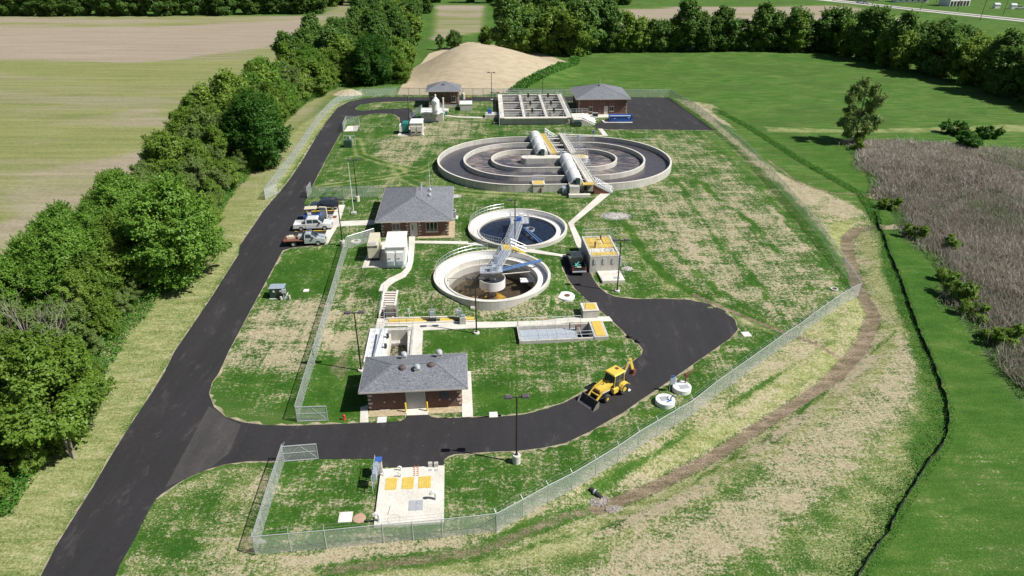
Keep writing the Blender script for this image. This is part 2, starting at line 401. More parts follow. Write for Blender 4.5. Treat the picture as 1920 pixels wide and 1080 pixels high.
AX, AY = flat(941, 221, RISE + 1.55)
PITO = flat(714, 664.5, .1); PITR = R(4.3)
CHO = flat(974, 641, .35); CHR = R(5.0)
_a0 = W(710, 597); _a1 = W(723.5, 597); _b0 = W(711, 547.5); STR = math.atan2(_a1.y - _a0.y, _a1.x - _a0.x); STRUN = math.hypot(_b0.x - _a0.x, _b0.y - _a0.y)
HOLES = [(h_rect(_a0.x, _a0.y, .14, 1.76, .1, STRUN - .1, STR), .37), (h_circ(-2.62, 80.9, 7.55), .37), (h_circ(.88, 97.1, 7.42), .37), (h_oval(DCX, DCY, 15.75, 6.9, R(2.5)), .37), (h_rect(AX, AY, 0, 16.0, 0, 25.5, R(2.0)), .5), (h_rect(PITO[0], PITO[1], .15, 3.35, -1.2, 5.3, PITR), .37), (h_rect(CHO[0], CHO[1], .12, 8.7, .12, 3.5, CHR), .37)]
inside = np.zeros(gx.size, bool)
for f, tol in HOLES:
    sdv = f(gx, gy); nr = np.abs(sdv) < tol; e = 1e-3
    dx_ = (f(gx + e, gy) - f(gx - e, gy)) / (2 * e); dy_ = (f(gx, gy + e) - f(gx, gy - e)) / (2 * e)
    gx = np.where(nr, gx - sdv * dx_, gx); gy = np.where(nr, gy - sdv * dy_, gy)
    inside |= (sdv < tol)
gz = terr(gx, gy)
CH = {k: np.zeros(gx.size) for k in ('straw', 'lime', 'dirt', 'meadow', 'fieldb', 'fieldg', 'marsh', 'mound')}
CH['meadow'][:] = 1; CH['straw'][:] = .12
def poly_cov(pts, feather):
    x = gx; y = gy; px = [p[0] for p in pts]; py = [p[1] for p in pts]; f = feather
    sel = (x > min(px) - f) & (x < max(px) + f) & (y > min(py) - f) & (y < max(py) + f)
    out = np.zeros(x.size); xx = x[sel]; yy = y[sel]
    ins = np.zeros(xx.size, bool); n = len(pts)
    for i in range(n):
        x0, y0 = pts[i][:2]; x1, y1 = pts[(i + 1) % n][:2]
        c = ((y0 > yy) != (y1 > yy)) & (xx < (x1 - x0) * (yy - y0) / (y1 - y0 + 1e-12) + x0); ins ^= c
    d = poly_dist(xx, yy, [(p[0], p[1]) for p in pts] + [(pts[0][0], pts[0][1])])
    sdv = np.where(ins, d, -d); out[sel] = sst((sdv + f) / (2 * f)); return out
def paint(px, f, **kw):
    c = poly_cov(WL(px), f)
    for k, v in kw.items(): CH[k] += (v - CH[k]) * c
# far fields
paint([(-900, 33), (603, 30), (640, 0), (650, -40), (700, 100), (560, 240), (400, 480), (200, 640), (-900, 900)], 3, meadow=.2, fieldg=1, straw=.15)
paint([(-900, 33), (603, 31), (560, 62), (500, 88), (400, 100), (330, 112), (240, 120), (120, 112), (-900, 108)], 7, fieldb=1)
paint([(-900, 32), (603, 30), (600, 37), (300, 50), (60, 52), (-900, 52)], 5, fieldb=.45)
paint([(0, 250), (150, 215), (320, 195), (320, 235), (120, 275), (0, 290)], 6, fieldb=.5)
paint([(0, 330), (300, 270), (330, 300), (150, 400), (0, 440)], 5, fieldb=.55)
paint([(818, 8), (908, 10), (905, 60), (812, 75)], 3, fieldg=.8, fieldb=.55)
paint([(1140, 18), (1270, 14), (1600, 10), (1740, 52), (1560, 75), (1300, 70), (1150, 66)], 4, fieldg=.8, fieldb=.75)
paint([(780, 165), (800, 30), (816, 8), (812, 75), (804, 100), (770, 170)], 2, meadow=.7, straw=.05)
for line in ([(-60, 470), (90, 385), (200, 330), (330, 262)], [(-20, 480), (130, 392), (250, 330), (360, 268)], [(300, 262), (345, 250), (420, 205)]):
    p = WL(line); d = poly_dist(gx, gy, [(a[0], a[1]) for a in p])
    for o_ in (.9,): c = np.exp(-((d - o_) / 1.6) ** 2) * .75; CH['fieldb'] += (.62 - CH['fieldb']) * c
# strip between wood and road
paint([(70, 1090), (306, 700), (450, 470), (510, 378), (590, 262), (633, 202), (700, 184), (620, 195), (560, 235), (490, 320), (405, 400), (300, 535), (140, 700), (20, 860), (-120, 1040), (-300, 1090)], 1.2, meadow=.6, lime=.66, straw=.36)
paint([(590, 262), (633, 202), (660, 187), (660, 192), (640, 205), (600, 270), (530, 360), (515, 378)], .6, lime=.1, straw=.2, meadow=0)
# works lawn
paint([(218, 1100), (292, 936), (338, 904), (520, 866), (640, 795), (400, 740), (410, 700), (526, 470), (575, 371), (640, 249), (700, 175), (1250, 180), (1613, 545), (930, 985), (478, 1042), (440, 1100)], 1.0, meadow=0, straw=.46, lime=0)
paint([(620, 560), (700, 560), (712, 600), (660, 720), (600, 700), (590, 640)], 1.5, straw=.58, lime=.15)
paint([(600, 625), (668, 625), (655, 665), (590, 690)], .8, straw=.85)
paint([(610, 690), (655, 655), (660, 690), (640, 720)], .6, straw=.2, dirt=.5)
paint([(530, 470), (655, 465), (640, 550), (500, 560)], 2, straw=.33)
paint([(470, 580), (620, 560), (590, 700), (420, 690), (430, 640)], 2.5, straw=.68)
paint([(400, 730), (420, 700), (580, 700), (560, 790), (450, 790)], 1.5, straw=.40)
paint([(590, 640), (690, 700), (680, 790), (560, 790)], 1.5, straw=.33, lime=.12)
paint([(800, 625), (960, 625), (960, 650), (880, 660), (800, 660)], 1.5, straw=.30)
paint([(880, 655), (1060, 650), (1180, 640), (1120, 700), (1030, 760), (885, 770)], 2, straw=.47)
paint([(885, 720), (1000, 740), (1080, 735), (1000, 772), (890, 782)], 1, straw=.3)
paint([(900, 570), (1060, 560), (1110, 580), (1090, 600), (890, 600)], 1.5, straw=.60, dirt=.15)
paint([(730, 530), (820, 520), (880, 570), (870, 600), (740, 600)], 1.5, straw=.5)
paint([(1180, 265), (1270, 250), (1400, 290), (1500, 420), (1595, 540), (1480, 622), (1300, 560), (1190, 500), (1130, 420)], 3, straw=.53)
paint([(1230, 380), (1380, 340), (1480, 420), (1560, 520), (1450, 600), (1300, 540), (1240, 480)], 5, straw=.60)
paint([(1258, 190), (1345, 246), (1452, 340), (1603, 530), (1575, 545), (1440, 390), (1320, 270)], 1.6, straw=.42)
paint([(1040, 370), (1130, 380), (1180, 500), (1330, 570), (1480, 625), (1470, 640), (1300, 590), (1130, 480), (1080, 420)], 2, straw=.45, lime=.32)
paint([(575, 372), (645, 245), (780, 245), (800, 300), (720, 345), (660, 380)], 2, straw=.42, lime=.18)
paint([(700, 270), (760, 262), (800, 280), (770, 310), (700, 300)], 1.5, straw=.62, dirt=.1)
paint([(780, 230), (900, 225), (880, 260), (800, 275), (700, 268)], 2, straw=.62, dirt=.1)
paint([(600, 372), (800, 330), (830, 345), (1050, 365), (1000, 385), (860, 375), (700, 350)], 2, lime=.30)
# narrow tyre-flattened tracks
for line, w, v in [([(668, 262), (676, 290), (720, 305), (790, 320), (830, 300)], .9, .55), ([(790, 320), (740, 330), (600, 350)], .8, .5), ([(740, 310), (760, 335), (800, 352), (900, 362), (1080, 372)], .9, .5), ([(1150, 395), (1180, 430), (1210, 480), (1260, 530), (1380, 585), (1500, 640)], 1.0, .5)]:
    p = WL(line); d = poly_dist(gx, gy, [(a[0], a[1]) for a in p]); c = np.exp(-((d - w) / .45) ** 2) * v
    CH['lime'] += (0.95 - CH['lime']) * c; c2 = np.exp(-(d / (w * .6)) ** 2) * .8; CH['straw'] += (.12 - CH['straw']) * c2
# outside the fence, front and right
paint([(218, 1100), (292, 936), (338, 904), (420, 872), (520, 868), (478, 1045), (480, 1110)], 1.0, meadow=0, straw=.55, lime=.45)
paint([(300, 940), (420, 890), (440, 960), (360, 1080), (260, 1080)], 2, straw=.42, lime=.3)
paint([(478, 1045), (930, 990), (1613, 550), (1420, 290), (1262, 184), (1340, 195), (1480, 315), (1620, 365), (1680, 470), (1770, 760), (1700, 930), (1620, 1110), (440, 1120)], .8, meadow=.3, straw=.60, lime=.45)
paint([(1290, 190), (1340, 202), (1400, 245), (1480, 312), (1560, 352), (1615, 362), (1600, 410), (1560, 420), (1440, 330), (1340, 240)], 1.5, straw=.75, lime=.5)
paint([(1330, 205), (1400, 235), (1500, 315), (1610, 350), (1600, 358), (1490, 322), (1390, 250)], .8, straw=.2, lime=0, meadow=1)
paint([(478, 1045), (930, 990), (1120, 890), (1340, 760), (1613, 550), (1640, 600), (1560, 660), (1350, 800), (1130, 900), (950, 1000), (600, 1060)], 1.0, straw=.68, lime=.6)
paint([(1170, 885), (1380, 770), (1560, 640), (1590, 670), (1560, 695), (1345, 830), (1230, 890)], .6, lime=.95, straw=.45)
paint([(1500, 620), (1600, 545), (1640, 590), (1600, 640), (1580, 660)], .7, lime=.7, straw=.55)
paint([(1560, 420), (1600, 410), (1585, 440), (1610, 520), (1640, 580), (1625, 590), (1590, 500), (1555, 450)], .6, lime=.95, straw=.3)
paint([(900, 1052), (1140, 965), (1350, 868), (1570, 725), (1655, 640), (1640, 560), (1600, 430), (1660, 440), (1700, 620), (1640, 730), (1400, 890), (1180, 1020), (800, 1090), (500, 1110), (480, 1080)], .8, lime=.80, straw=.5)
paint([(1020, 1090), (1200, 1005), (1450, 860), (1650, 715), (1705, 620), (1740, 680), (1700, 760), (1600, 830), (1500, 960), (1340, 1080)], 1.5, straw=.74, lime=.42)
paint([(1480, 1100), (1560, 950), (1680, 800), (1740, 720), (1778, 760), (1750, 850), (1620, 1075), (1600, 1110)], 1.5, straw=.42, lime=.5)
paint([(1340, 1090), (1400, 1030), (1500, 980), (1600, 900), (1560, 1000), (1460, 1100)], 1.5, straw=.38, lime=.3)
paint([(1720, 700), (1768, 740), (1780, 800), (1720, 880), (1700, 830), (1740, 760)], 1, straw=.15, lime=.15, meadow=.7)
paint([(1650, 440), (1700, 560), (1760, 720), (1780, 760), (1750, 760), (1700, 620), (1650, 500)], .8, straw=.1, lime=.1, meadow=.8)
paint([(590, 1062), (900, 1020), (1110, 945), (1120, 965), (900, 1048), (600, 1085)], .5, dirt=.55, straw=.3, lime=.0)
dsw = poly_dist(gx, gy, SWALE); wsw = np.where(gy > 60, .85, .62); c = sst((wsw + .25 - dsw) / .5); CH['dirt'] += (1 - CH['dirt']) * c; CH['lime'] *= 1 - c
dbr = poly_dist(gx, gy, BRANCH); c = sst((.5 - dbr) / .3); CH['dirt'] += (.9 - CH['dirt']) * c
p = WL([(1440, 300), (1500, 345), (1560, 362), (1625, 365)]); d = poly_dist(gx, gy, [(a[0], a[1]) for a in p]); c = sst((.5 - d) / .4); CH['dirt'] += (.9 - CH['dirt']) * c
for line, w, kw in [([(930, 1012), (1120, 915), (1250, 840), (1400, 740), (1480, 690), (1560, 640)], .22, dict(straw=.05, lime=0, meadow=.6)), ([(1100, 925), (1245, 835), (1300, 805)], .5, dict(straw=.1, lime=.1, meadow=.5)), ([(620, 1075), (900, 1055), (1150, 985), (1300, 905), (1440, 815), (1590, 705), (1680, 620)], .16, dict(straw=.1, lime=.1)), ([(1040, 1075), (1180, 1010), (1300, 960), (1420, 880)], .9, dict(straw=.25, lime=.25)), ([(560, 1048), (720, 1026), (930, 1004)], .5, dict(dirt=.25, straw=.9, lime=0)),
  ([(1130, 1000), (1300, 925), (1480, 800), (1640, 670)], .5, dict(straw=1.0, lime=0)), ([(1250, 1060), (1400, 960), (1540, 840), (1650, 730)], 1.3, dict(straw=.62, lime=.3)), ([(1180, 900), (1330, 815), (1500, 700)], .35, dict(straw=.75, lime=.7)),
  ([(1260, 470), (1340, 545), (1450, 610)], .45, dict(straw=.15)), ([(1300, 330), (1420, 430), (1520, 540)], .4, dict(straw=.2)), ([(1240, 300), (1330, 430), (1440, 560)], .35, dict(straw=.2)), ([(1350, 290), (1470, 420), (1560, 530)], .3, dict(straw=.85)), ([(1190, 330), (1250, 420), (1340, 510)], .4, dict(straw=.9)),
  ([(640, 500), (625, 560), (610, 620)], .4, dict(straw=.75)), ([(670, 500), (650, 580)], .35, dict(straw=.7, lime=.4)), ([(690, 510), (675, 590), (640, 690)], .3, dict(lime=.5, straw=.5))]:
    p = WL(line); wob = .35 * np.sin(gx * .9 + gy * .4) + .25 * np.sin(gy * 1.3 - gx * .5); d = poly_dist(gx + wob, gy + wob * .7, [(a[0], a[1]) for a in p]); c = np.exp(-(d / (w * 1.3)) ** 2) * np.clip(.55 + .5 * np.sin(gx * .21 + gy * .33 + w * 9) * np.cos(gy * .17 - gx * .12), .1, 1) * .8
    for k_, v_ in kw.items(): CH[k_] += (v_ - CH[k_]) * c
# beyond the silt fence
paint([(1640, 420), (1665, 470), (1690, 530), (1725, 620), (1755, 700), (1778, 760), (1750, 850), (1700, 930), (1600, 1110), (2300, 1110), (2300, 400), (1930, 740), (1840, 620), (1770, 500), (1700, 410), (1640, 340), (1600, 300), (1560, 290)], .6, meadow=.45, straw=.16, lime=.05)
paint([(1800, 800), (2000, 850), (2000, 1110), (1650, 1110), (1700, 960)], 4, straw=.33, meadow=.6)
paint([(1592, 262), (1620, 300), (1662, 370), (1720, 440), (1770, 500), (1800, 560), (1840, 620), (1880, 680), (1930, 745), (2100, 900), (2600, 700), (2300, 270), (1920, 290), (1700, 265)], 2.2, marsh=1, straw=.3)
paint([(1430, 237), (1600, 243), (1920, 232), (2200, 228), (2200, 242), (1920, 248), (1600, 250), (1440, 248)], 1.2, lime=.55)
paint([(1440, 249), (1600, 262), (1590, 300), (1640, 345), (1600, 340), (1500, 280)], 1.5, meadow=.5, straw=.08)
paint([(750, 166), (765, 140), (790, 118), (805, 100), (880, 78), (1000, 95), (1070, 118), (1012, 140), (990, 155), (960, 172), (900, 178), (800, 178), (745, 178)], 1.0, mound=1)
for (x_, y_), rr in [((620, 192), 3)]: pass
paint([(1340, 225), (1420, 262), (1500, 318), (1580, 350), (1640, 372), (1640, 420), (1618, 395), (1560, 365), (1470, 330), (1390, 270)], .8, straw=.25, lime=.2, meadow=.8)
paint([(1618, 362), (1646, 363), (1650, 373), (1622, 371)], .3, straw=1, lime=.1, marsh=0); paint([(1650, 422), (1680, 421), (1686, 429), (1652, 430)], .3, straw=1, lime=.1, marsh=0)
verts = np.column_stack([gx, gy, gz]); nx, ny = len(xs), len(ys)
i0 = (np.arange(ny - 1)[:, None] * nx + np.arange(nx - 1)[None, :]).ravel(); quads = np.column_stack([i0, i0 + 1, i0 + nx + 1, i0 + nx]); quads = quads[~inside[quads].all(axis=1)]
def np_mesh(name, v, q, mt, smooth=False):
    me = bpy.data.meshes.new(name); k = q.shape[1]
    me.vertices.add(len(v)); me.vertices.foreach_set('co', np.asarray(v, np.float32).ravel())
    me.loops.add(q.size); me.loops.foreach_set('vertex_index', q.ravel().astype(np.int32))
    me.polygons.add(len(q)); me.polygons.foreach_set('loop_start', (np.arange(len(q)) * k).astype(np.int32))
    me.update(calc_edges=True); me.validate(); me.materials.append(mt)
    if smooth: me.polygons.foreach_set('use_smooth', np.ones(len(q), bool))
    return me
def ground_mat():
    m, n = mat('ground_cover', None, .95, spec=.15)
    v = n.coord(); vs = n.coord((.22, 1.0, 1), R(-3)); vd = n.coord((.25, 1.1, 1), R(28)); vr = n.coord((.035, .5, 1), R(0))
    A1 = n.n('ShaderNodeAttribute', attribute_name='cover_a'); A2 = n.n('ShaderNodeAttribute', attribute_name='cover_b'); A3 = n.n('ShaderNodeAttribute', attribute_name='cover_c')
    s1 = n.n('ShaderNodeSeparateColor'); n.l(A1.outputs['Color'], s1.inputs[0]); s2 = n.n('ShaderNodeSeparateColor'); n.l(A2.outputs['Color'], s2.inputs[0]); s3 = n.n('ShaderNodeSeparateColor'); n.l(A3.outputs['Color'], s3.inputs[0])
    straw, lime, dirt = s1.outputs; meadow, fieldb, fieldg = s2.outputs; marsh, mound, _ = s3.outputs
    big = n.noise(v, .045, 4, .55); mid = n.noise(v, .33, 5, .6); small = n.noise(v, 1.6, 5, .65); fine = n.noise(v, 6.5, 4, .7); streak = n.noise(vs, .75, 6, .68); diag = n.noise(vd, 1.1, 6, .68)
    # lush grass and meadow
    speck = n.noise(v, 15, 3, .75); row = n.noise(n.coord((1.0, .06, 1), R(SITE)), 1.5, 3, .5); tuft = n.noise(v, 3.2, 4, .7)
    g = n.math('ADD', n.math('MULTIPLY', mid, .35), n.math('ADD', n.math('MULTIPLY', small, .25), n.math('MULTIPLY', fine, .4)))
    lawn = n.ramp(g, [(.35, (.017, .058, .006)), (.48, (.034, .100, .010)), (.57, (.066, .140, .018)), (.67, (.15, .19, .055))])
    md = n.math('ADD', n.math('MULTIPLY', big, .2), n.math('ADD', n.math('MULTIPLY', streak, .35), n.math('MULTIPLY', fine, .45)))
    mead = n.ramp(md, [(.41, (.028, .082, .012)), (.47, (.052, .130, .018)), (.53, (.090, .172, .032)), (.60, (.20, .225, .085))])
    mead = n.mix(n.math('MULTIPLY', n.smooth(n.math('ADD', n.math('MULTIPLY', mid, .5), n.math('MULTIPLY', streak, .5)), .50, .66), .45), mead, (.155, .175, .055))
    mead = n.mix(n.math('MULTIPLY', n.smooth(big, .47, .60), .55), mead, (.036, .092, .013))
    c = n.mix(meadow, lawn, mead)
    limec = n.ramp(n.math('ADD', n.math('MULTIPLY', diag, .35), n.math('ADD', n.math('MULTIPLY', fine, .35), n.math('MULTIPLY', tuft, .3))), [(.38, (.070, .12, .030)), (.47, (.20, .225, .078)), (.55, (.33, .34, .155)), (.64, (.47, .46, .27))])
    lf = n.smooth(n.math('ADD', n.math('MULTIPLY', n.math('SUBTRACT', n.math('ADD', n.math('MULTIPLY', mid, .45), n.math('MULTIPLY', fine, .55)), .5), 2.0), lime), .22, .72)
    c = n.mix(lf, c, limec)
    strawc = n.ramp(n.math('ADD', n.math('MULTIPLY', fine, .45), n.math('ADD', n.math('MULTIPLY', small, .25), n.math('MULTIPLY', speck, .3))), [(.36, (.13, .115, .055)), (.46, (.31, .265, .165)), (.55, (.44, .385, .265)), (.64, (.54, .48, .35))])
    pat = n.math('ADD', n.math('MULTIPLY', mid, .26), n.math('ADD', n.math('MULTIPLY', streak, .22), n.math('ADD', n.math('MULTIPLY', diag, .18), n.math('MULTIPLY', tuft, .18)))); pat = n.math('ADD', pat, n.math('MULTIPLY', row, .16))
    grain = n.math('ADD', n.math('MULTIPLY', fine, .55), n.math('MULTIPLY', speck, .45))
    cov = n.math('ADD', n.math('MULTIPLY', n.math('SUBTRACT', pat, .5), 2.6), straw)
    sf = n.smooth(n.math('ADD', cov, n.math('MULTIPLY', n.math('SUBTRACT', n.math('ADD', n.math('MULTIPLY', grain, .6), n.math('MULTIPLY', tuft, .4)), .5), 1.7)), .45, .78)
    c = n.mix(sf, c, strawc)
    dirtc = n.ramp(n.math('ADD', n.math('MULTIPLY', fine, .5), n.math('MULTIPLY', diag, .5)), [(.38, (.085, .065, .045)), (.5, (.20, .15, .105)), (.62, (.37, .29, .215))])
    df = n.smooth(n.math('ADD', n.math('MULTIPLY', n.math('SUBTRACT', n.math('ADD', n.math('MULTIPLY', small, .5), n.math('MULTIPLY', fine, .5)), .5), 1.5), dirt), .30, .70)
    c = n.mix(n.math('MULTIPLY', df, .88), c, dirtc)
    # ploughed fields with fine rows
    rows = n.noise(vr, 1.0, 6, .65); wide = n.noise(n.coord((.3, 1, 1), R(2)), .03, 6, .6)
    fn = n.math('ADD', n.math('MULTIPLY', rows, .35), n.math('MULTIPLY', small, .30)); fn = n.math('ADD', fn, n.math('MULTIPLY', fine, .35))
    fg = n.ramp(fn, [(.38, (.13, .155, .055)), (.48, (.195, .215, .076)), (.56, (.255, .265, .105)), (.66, (.31, .30, .16))])
    tan2 = n.ramp(fn, [(.38, (.18, .165, .10)), (.5, (.255, .235, .15)), (.64, (.32, .295, .21))])
    fg = n.mix(n.math('MULTIPLY', n.smooth(n.math('ADD', n.math('MULTIPLY', wide, .75), n.math('MULTIPLY', rows, .25)), .46, .58), .8), fg, tan2)
    fb = n.ramp(fn, [(.36, (.22, .18, .13)), (.5, (.31, .26, .195)), (.62, (.39, .335, .265))])
    c = n.mix(fieldg, c, fg); c = n.mix(n.smooth(n.math('ADD', fieldb, n.math('MULTIPLY', n.math('SUBTRACT', wide, .5), 1.8)), .25, .75), c, fb)
    mr = n.ramp(n.math('ADD', n.math('MULTIPLY', fine, .6), n.math('MULTIPLY', mid, .4)), [(.36, (.10, .095, .06)), (.5, (.19, .16, .125)), (.64, (.30, .26, .21))])
    c = n.mix(marsh, c, mr)
    mo = n.ramp(n.math('ADD', n.math('MULTIPLY', n.noise(n.coord((.3, 1, 1), R(60)), .9, 6, .65), .5), n.math('MULTIPLY', fine, .5)), [(.34, (.30, .24, .155)), (.5, (.43, .36, .25)), (.66, (.52, .45, .33))])
    c = n.mix(n.smooth(n.math('ADD', mound, n.math('MULTIPLY', n.math('SUBTRACT', mid, .5), .7)), .4, .6), c, mo)
    n.l(c, n.b.inputs['Base Color'])
    n.bump(n.math('ADD', n.math('MULTIPLY', fine, .6), n.math('MULTIPLY', small, .6)), .55, .16); return m
M['ground'] = ground_mat()
me = np_mesh('ground', verts, quads, M['ground'], True)
for nm, ks in (('cover_a', ('straw', 'lime', 'dirt')), ('cover_b', ('meadow', 'fieldb', 'fieldg')), ('cover_c', ('marsh', 'mound', None))):
    a = me.attributes.new(nm, 'FLOAT_COLOR', 'POINT'); arr = np.ones((gx.size, 4), np.float32)
    for i, k in enumerate(ks): arr[:, i] = CH[k] if k else 0
    a.data.foreach_set('color', arr.ravel())
ground = bpy.data.objects.new('ground', me); C.objects.link(ground); struct(ground)

def sheet(name, pts, off, mt, cell=1.0, skirt=.12):
    """a flat sheet draped over the terrain, with small dropped edges"""
    bm = bmesh.new(); P3 = [Vector((p[0], p[1], 0)) for p in pts]
    vs = [bm.verts.new(p) for p in P3]
    for t in tessellate_polygon([P3]):
        try: bm.faces.new([vs[i] for i in t])
        except ValueError: pass
    for ax in (0, 1):
        lo = min(p[ax] for p in P3); hi = max(p[ax] for p in P3); k = math.ceil(lo / cell) * cell
        while k < hi:
            co = Vector((0, 0, 0)); co[ax] = k; no = Vector((0, 0, 0)); no[ax] = 1
            bmesh.ops.bisect_plane(bm, geom=bm.verts[:] + bm.edges[:] + bm.faces[:], dist=1e-5, plane_co=co, plane_no=no); k += cell
    bmesh.ops.recalc_face_normals(bm, faces=bm.faces[:])
    if sum(f.normal.z * f.calc_area() for f in bm.faces) < 0: bmesh.ops.reverse_faces(bm, faces=bm.faces[:])
    co = np.array([v.co[:] for v in bm.verts]); z = terr(co[:, 0], co[:, 1]) + off
    for v, q in zip(bm.verts, z): v.co.z = q
    if skirt:
        be = [e for e in bm.edges if e.is_boundary]; r = bmesh.ops.extrude_edge_only(bm, edges=be)
        for v in [g for g in r['geom'] if isinstance(g, bmesh.types.BMVert)]: v.co.z -= skirt
    me = bpy.data.meshes.new(name); bm.to_mesh(me); bm.free(); me.materials.append(mt)
    o = bpy.data.objects.new(name, me); C.objects.link(o); return o
ROAD = [(75, 1084), (105.6, 1023.7), (140.7, 967), (176, 911), (211, 851), (246, 795), (281.5, 742), (308, 700), (327, 660), (363, 607), (397, 557), (433, 500), (448, 477), (450, 461), (473, 427), (493, 397), (507, 380), (524, 362), (547, 331), (569, 298), (591, 260), (613, 227), (633, 202), (653, 191), (680, 184.5), (713, 182), (747, 182), (800, 182.5), (925, 182), (1070, 181.5), (1254, 183), (1340, 244.5), (1129, 242.5),
 (1119, 241), (1113, 233), (1140, 222), (1160, 214), (1165, 200), (1100, 190), (925, 190), (800, 190), (746.7, 190), (702, 192), (675.6, 196.7), (666, 203), (669, 206.7), (680, 207.8), (702, 205.6), (766.7, 202.7), (772, 206), (778, 215.6), (790, 225), (790, 232), (750, 232), (750, 222), (743, 216), (731, 213.3), (702, 213), (671, 218), (649, 224), (640, 249), (635.6, 255.6), (613, 295.6), (595.6, 329), (575.5, 371), (570, 382), (578, 386), (633, 384), (604, 459), (548, 464.7), (530, 470), (507, 513), (480, 563), (460, 600), (430, 656.7), (410, 700), (397.6, 717.6), (392, 738.7), (401, 763), (422, 781), (454, 792), (492.6, 796.8), (549, 798.5), (640, 795), (692, 792.6), (750, 790.4), (760, 785), (762, 779), (803, 777.8), (809, 782), (823.7, 784.4), (885, 784), (940, 781.7), (981.7, 777.5), (1023, 768), (1060, 754.5), (1078, 745), (1120, 722), (1165, 692), (1192, 674), (1203, 665), (1205.5, 656), (1197, 645), (1180, 634), (1167, 620), (1150, 604), (1138.4, 593.7), (1116, 575.6), (1097, 560), (1076, 539), (1064.6, 522), (1054, 500), (1051.7, 482), (1093, 480), (1101, 500), (1112.6, 523.7), (1123, 539), (1138.5, 551), (1156.7, 557.4), (1190, 561), (1240, 560.5), (1290, 562), (1330, 570), (1360, 583), (1378, 600), (1383.5, 618), (1370, 634), (1340, 655), (1304, 680), (1283, 695), (1255.5, 714), (1228, 733), (1200, 751), (1167, 775), (1143, 788), (1107, 809), (1060, 831), (1018, 840), (968, 846), (920, 847.5), (853, 852), (840, 856), (832.5, 863), (832, 876), (714, 876), (709, 860), (597, 861), (521, 864.6), (468, 865), (422, 871), (380, 883), (338, 904), (306, 925), (292, 936), (274, 967), (253, 1010), (225, 1059), (216, 1084)]
road = struct(sheet('road', WL(ROAD), .035, M['asphalt'], 1.5))
patch = struct(sheet('road_patch', WL([(392, 762), (403, 768), (424, 785), (452, 797), (430, 850), (395, 878), (340, 902), (310, 915), (316, 903), (345, 850)]), .042, M['asphalt_worn'], 2.0, 0))
# soft straw verge laid along the road edges
def ribbon(name, px, w, off, mt, wob=.35, cell=1.0, seed=1):
    rnd = random.Random(seed); q = bridge_path(WL(px), .55); L = []; Rr = []
    for i, p in enumerate(q):
        d = (q[min(i + 1, len(q) - 1)] - q[max(i - 1, 0)]); d.z = 0; d.normalize(); nrm = Vector((-d.y, d.x, 0))
        ww = w * rnd.uniform(.1, 2.0) ** 1.6 * .75; L.append(p + nrm * ww); Rr.append(p - nrm * w * (.2 + rnd.random() ** 2 * 1.3))
    m = MB(); vs = L + Rr; k = len(L); vs = [Vector((v.x, v.y, tz(v.x, v.y) + off)) for v in vs]
    m.add(vs, [(i, k + i, k + i + 1, i + 1) for i in range(k - 1)]); o = m.build(name, mt); return struct(o)
M['verge'] = mottled('dusty_straw_edge', (.12, .12, .055), (.46, .41, .28), 1.1, .95, fine=9)
vg = [(ROAD[67:85], 1), (ROAD[85:93], 2), ([(823, 784), (885, 784), (981, 777.5), (1060, 754.5), (1078, 745), (1120, 722), (1165, 692), (1192, 674), (1203, 665), (1205.5, 656), (1197, 645), (1180, 634), (1150, 604), (1116, 575.6), (1076, 539), (1064.6, 522), (1054, 500)], 3), ([(1101, 500), (1112.6, 523.7), (1123, 539), (1138.5, 551), (1156.7, 557.4), (1190, 561), (1240, 560.5), (1290, 562), (1330, 570), (1360, 583), (1378, 600), (1383.5, 618), (1370, 634), (1340, 655), (1283, 695), (1228, 733), (1167, 775), (1107, 809), (1060, 831), (1018, 840), (968, 846), (853, 852), (832.5, 863)], 4),
      ([(292, 936), (306, 925), (338, 904), (380, 883), (422, 871), (468, 865), (521, 864.6)], 5), ([(453, 455), (505, 380), (547, 331), (591, 260), (633, 202), (653, 191), (680, 184.5)], 6), ([(575, 371), (613, 295), (640, 249)], 7), ([(671, 218), (702, 213), (731, 213), (747, 218), (750, 229)], 8), ([(669, 205), (666, 203), (676, 196.5), (702, 191.5), (800, 189.5)], 9), ([(75, 1084), (140.7, 967), (211, 851), (281.5, 742), (327, 660), (397, 557), (448, 477)], 10), ([(1129, 243), (1340, 245)], 11)]
for px, sdd in vg: ribbon('straw_verge', px, .14 if sdd in (7, 10, 3) else .20, .028, M['verge'], .8, seed=sdd)
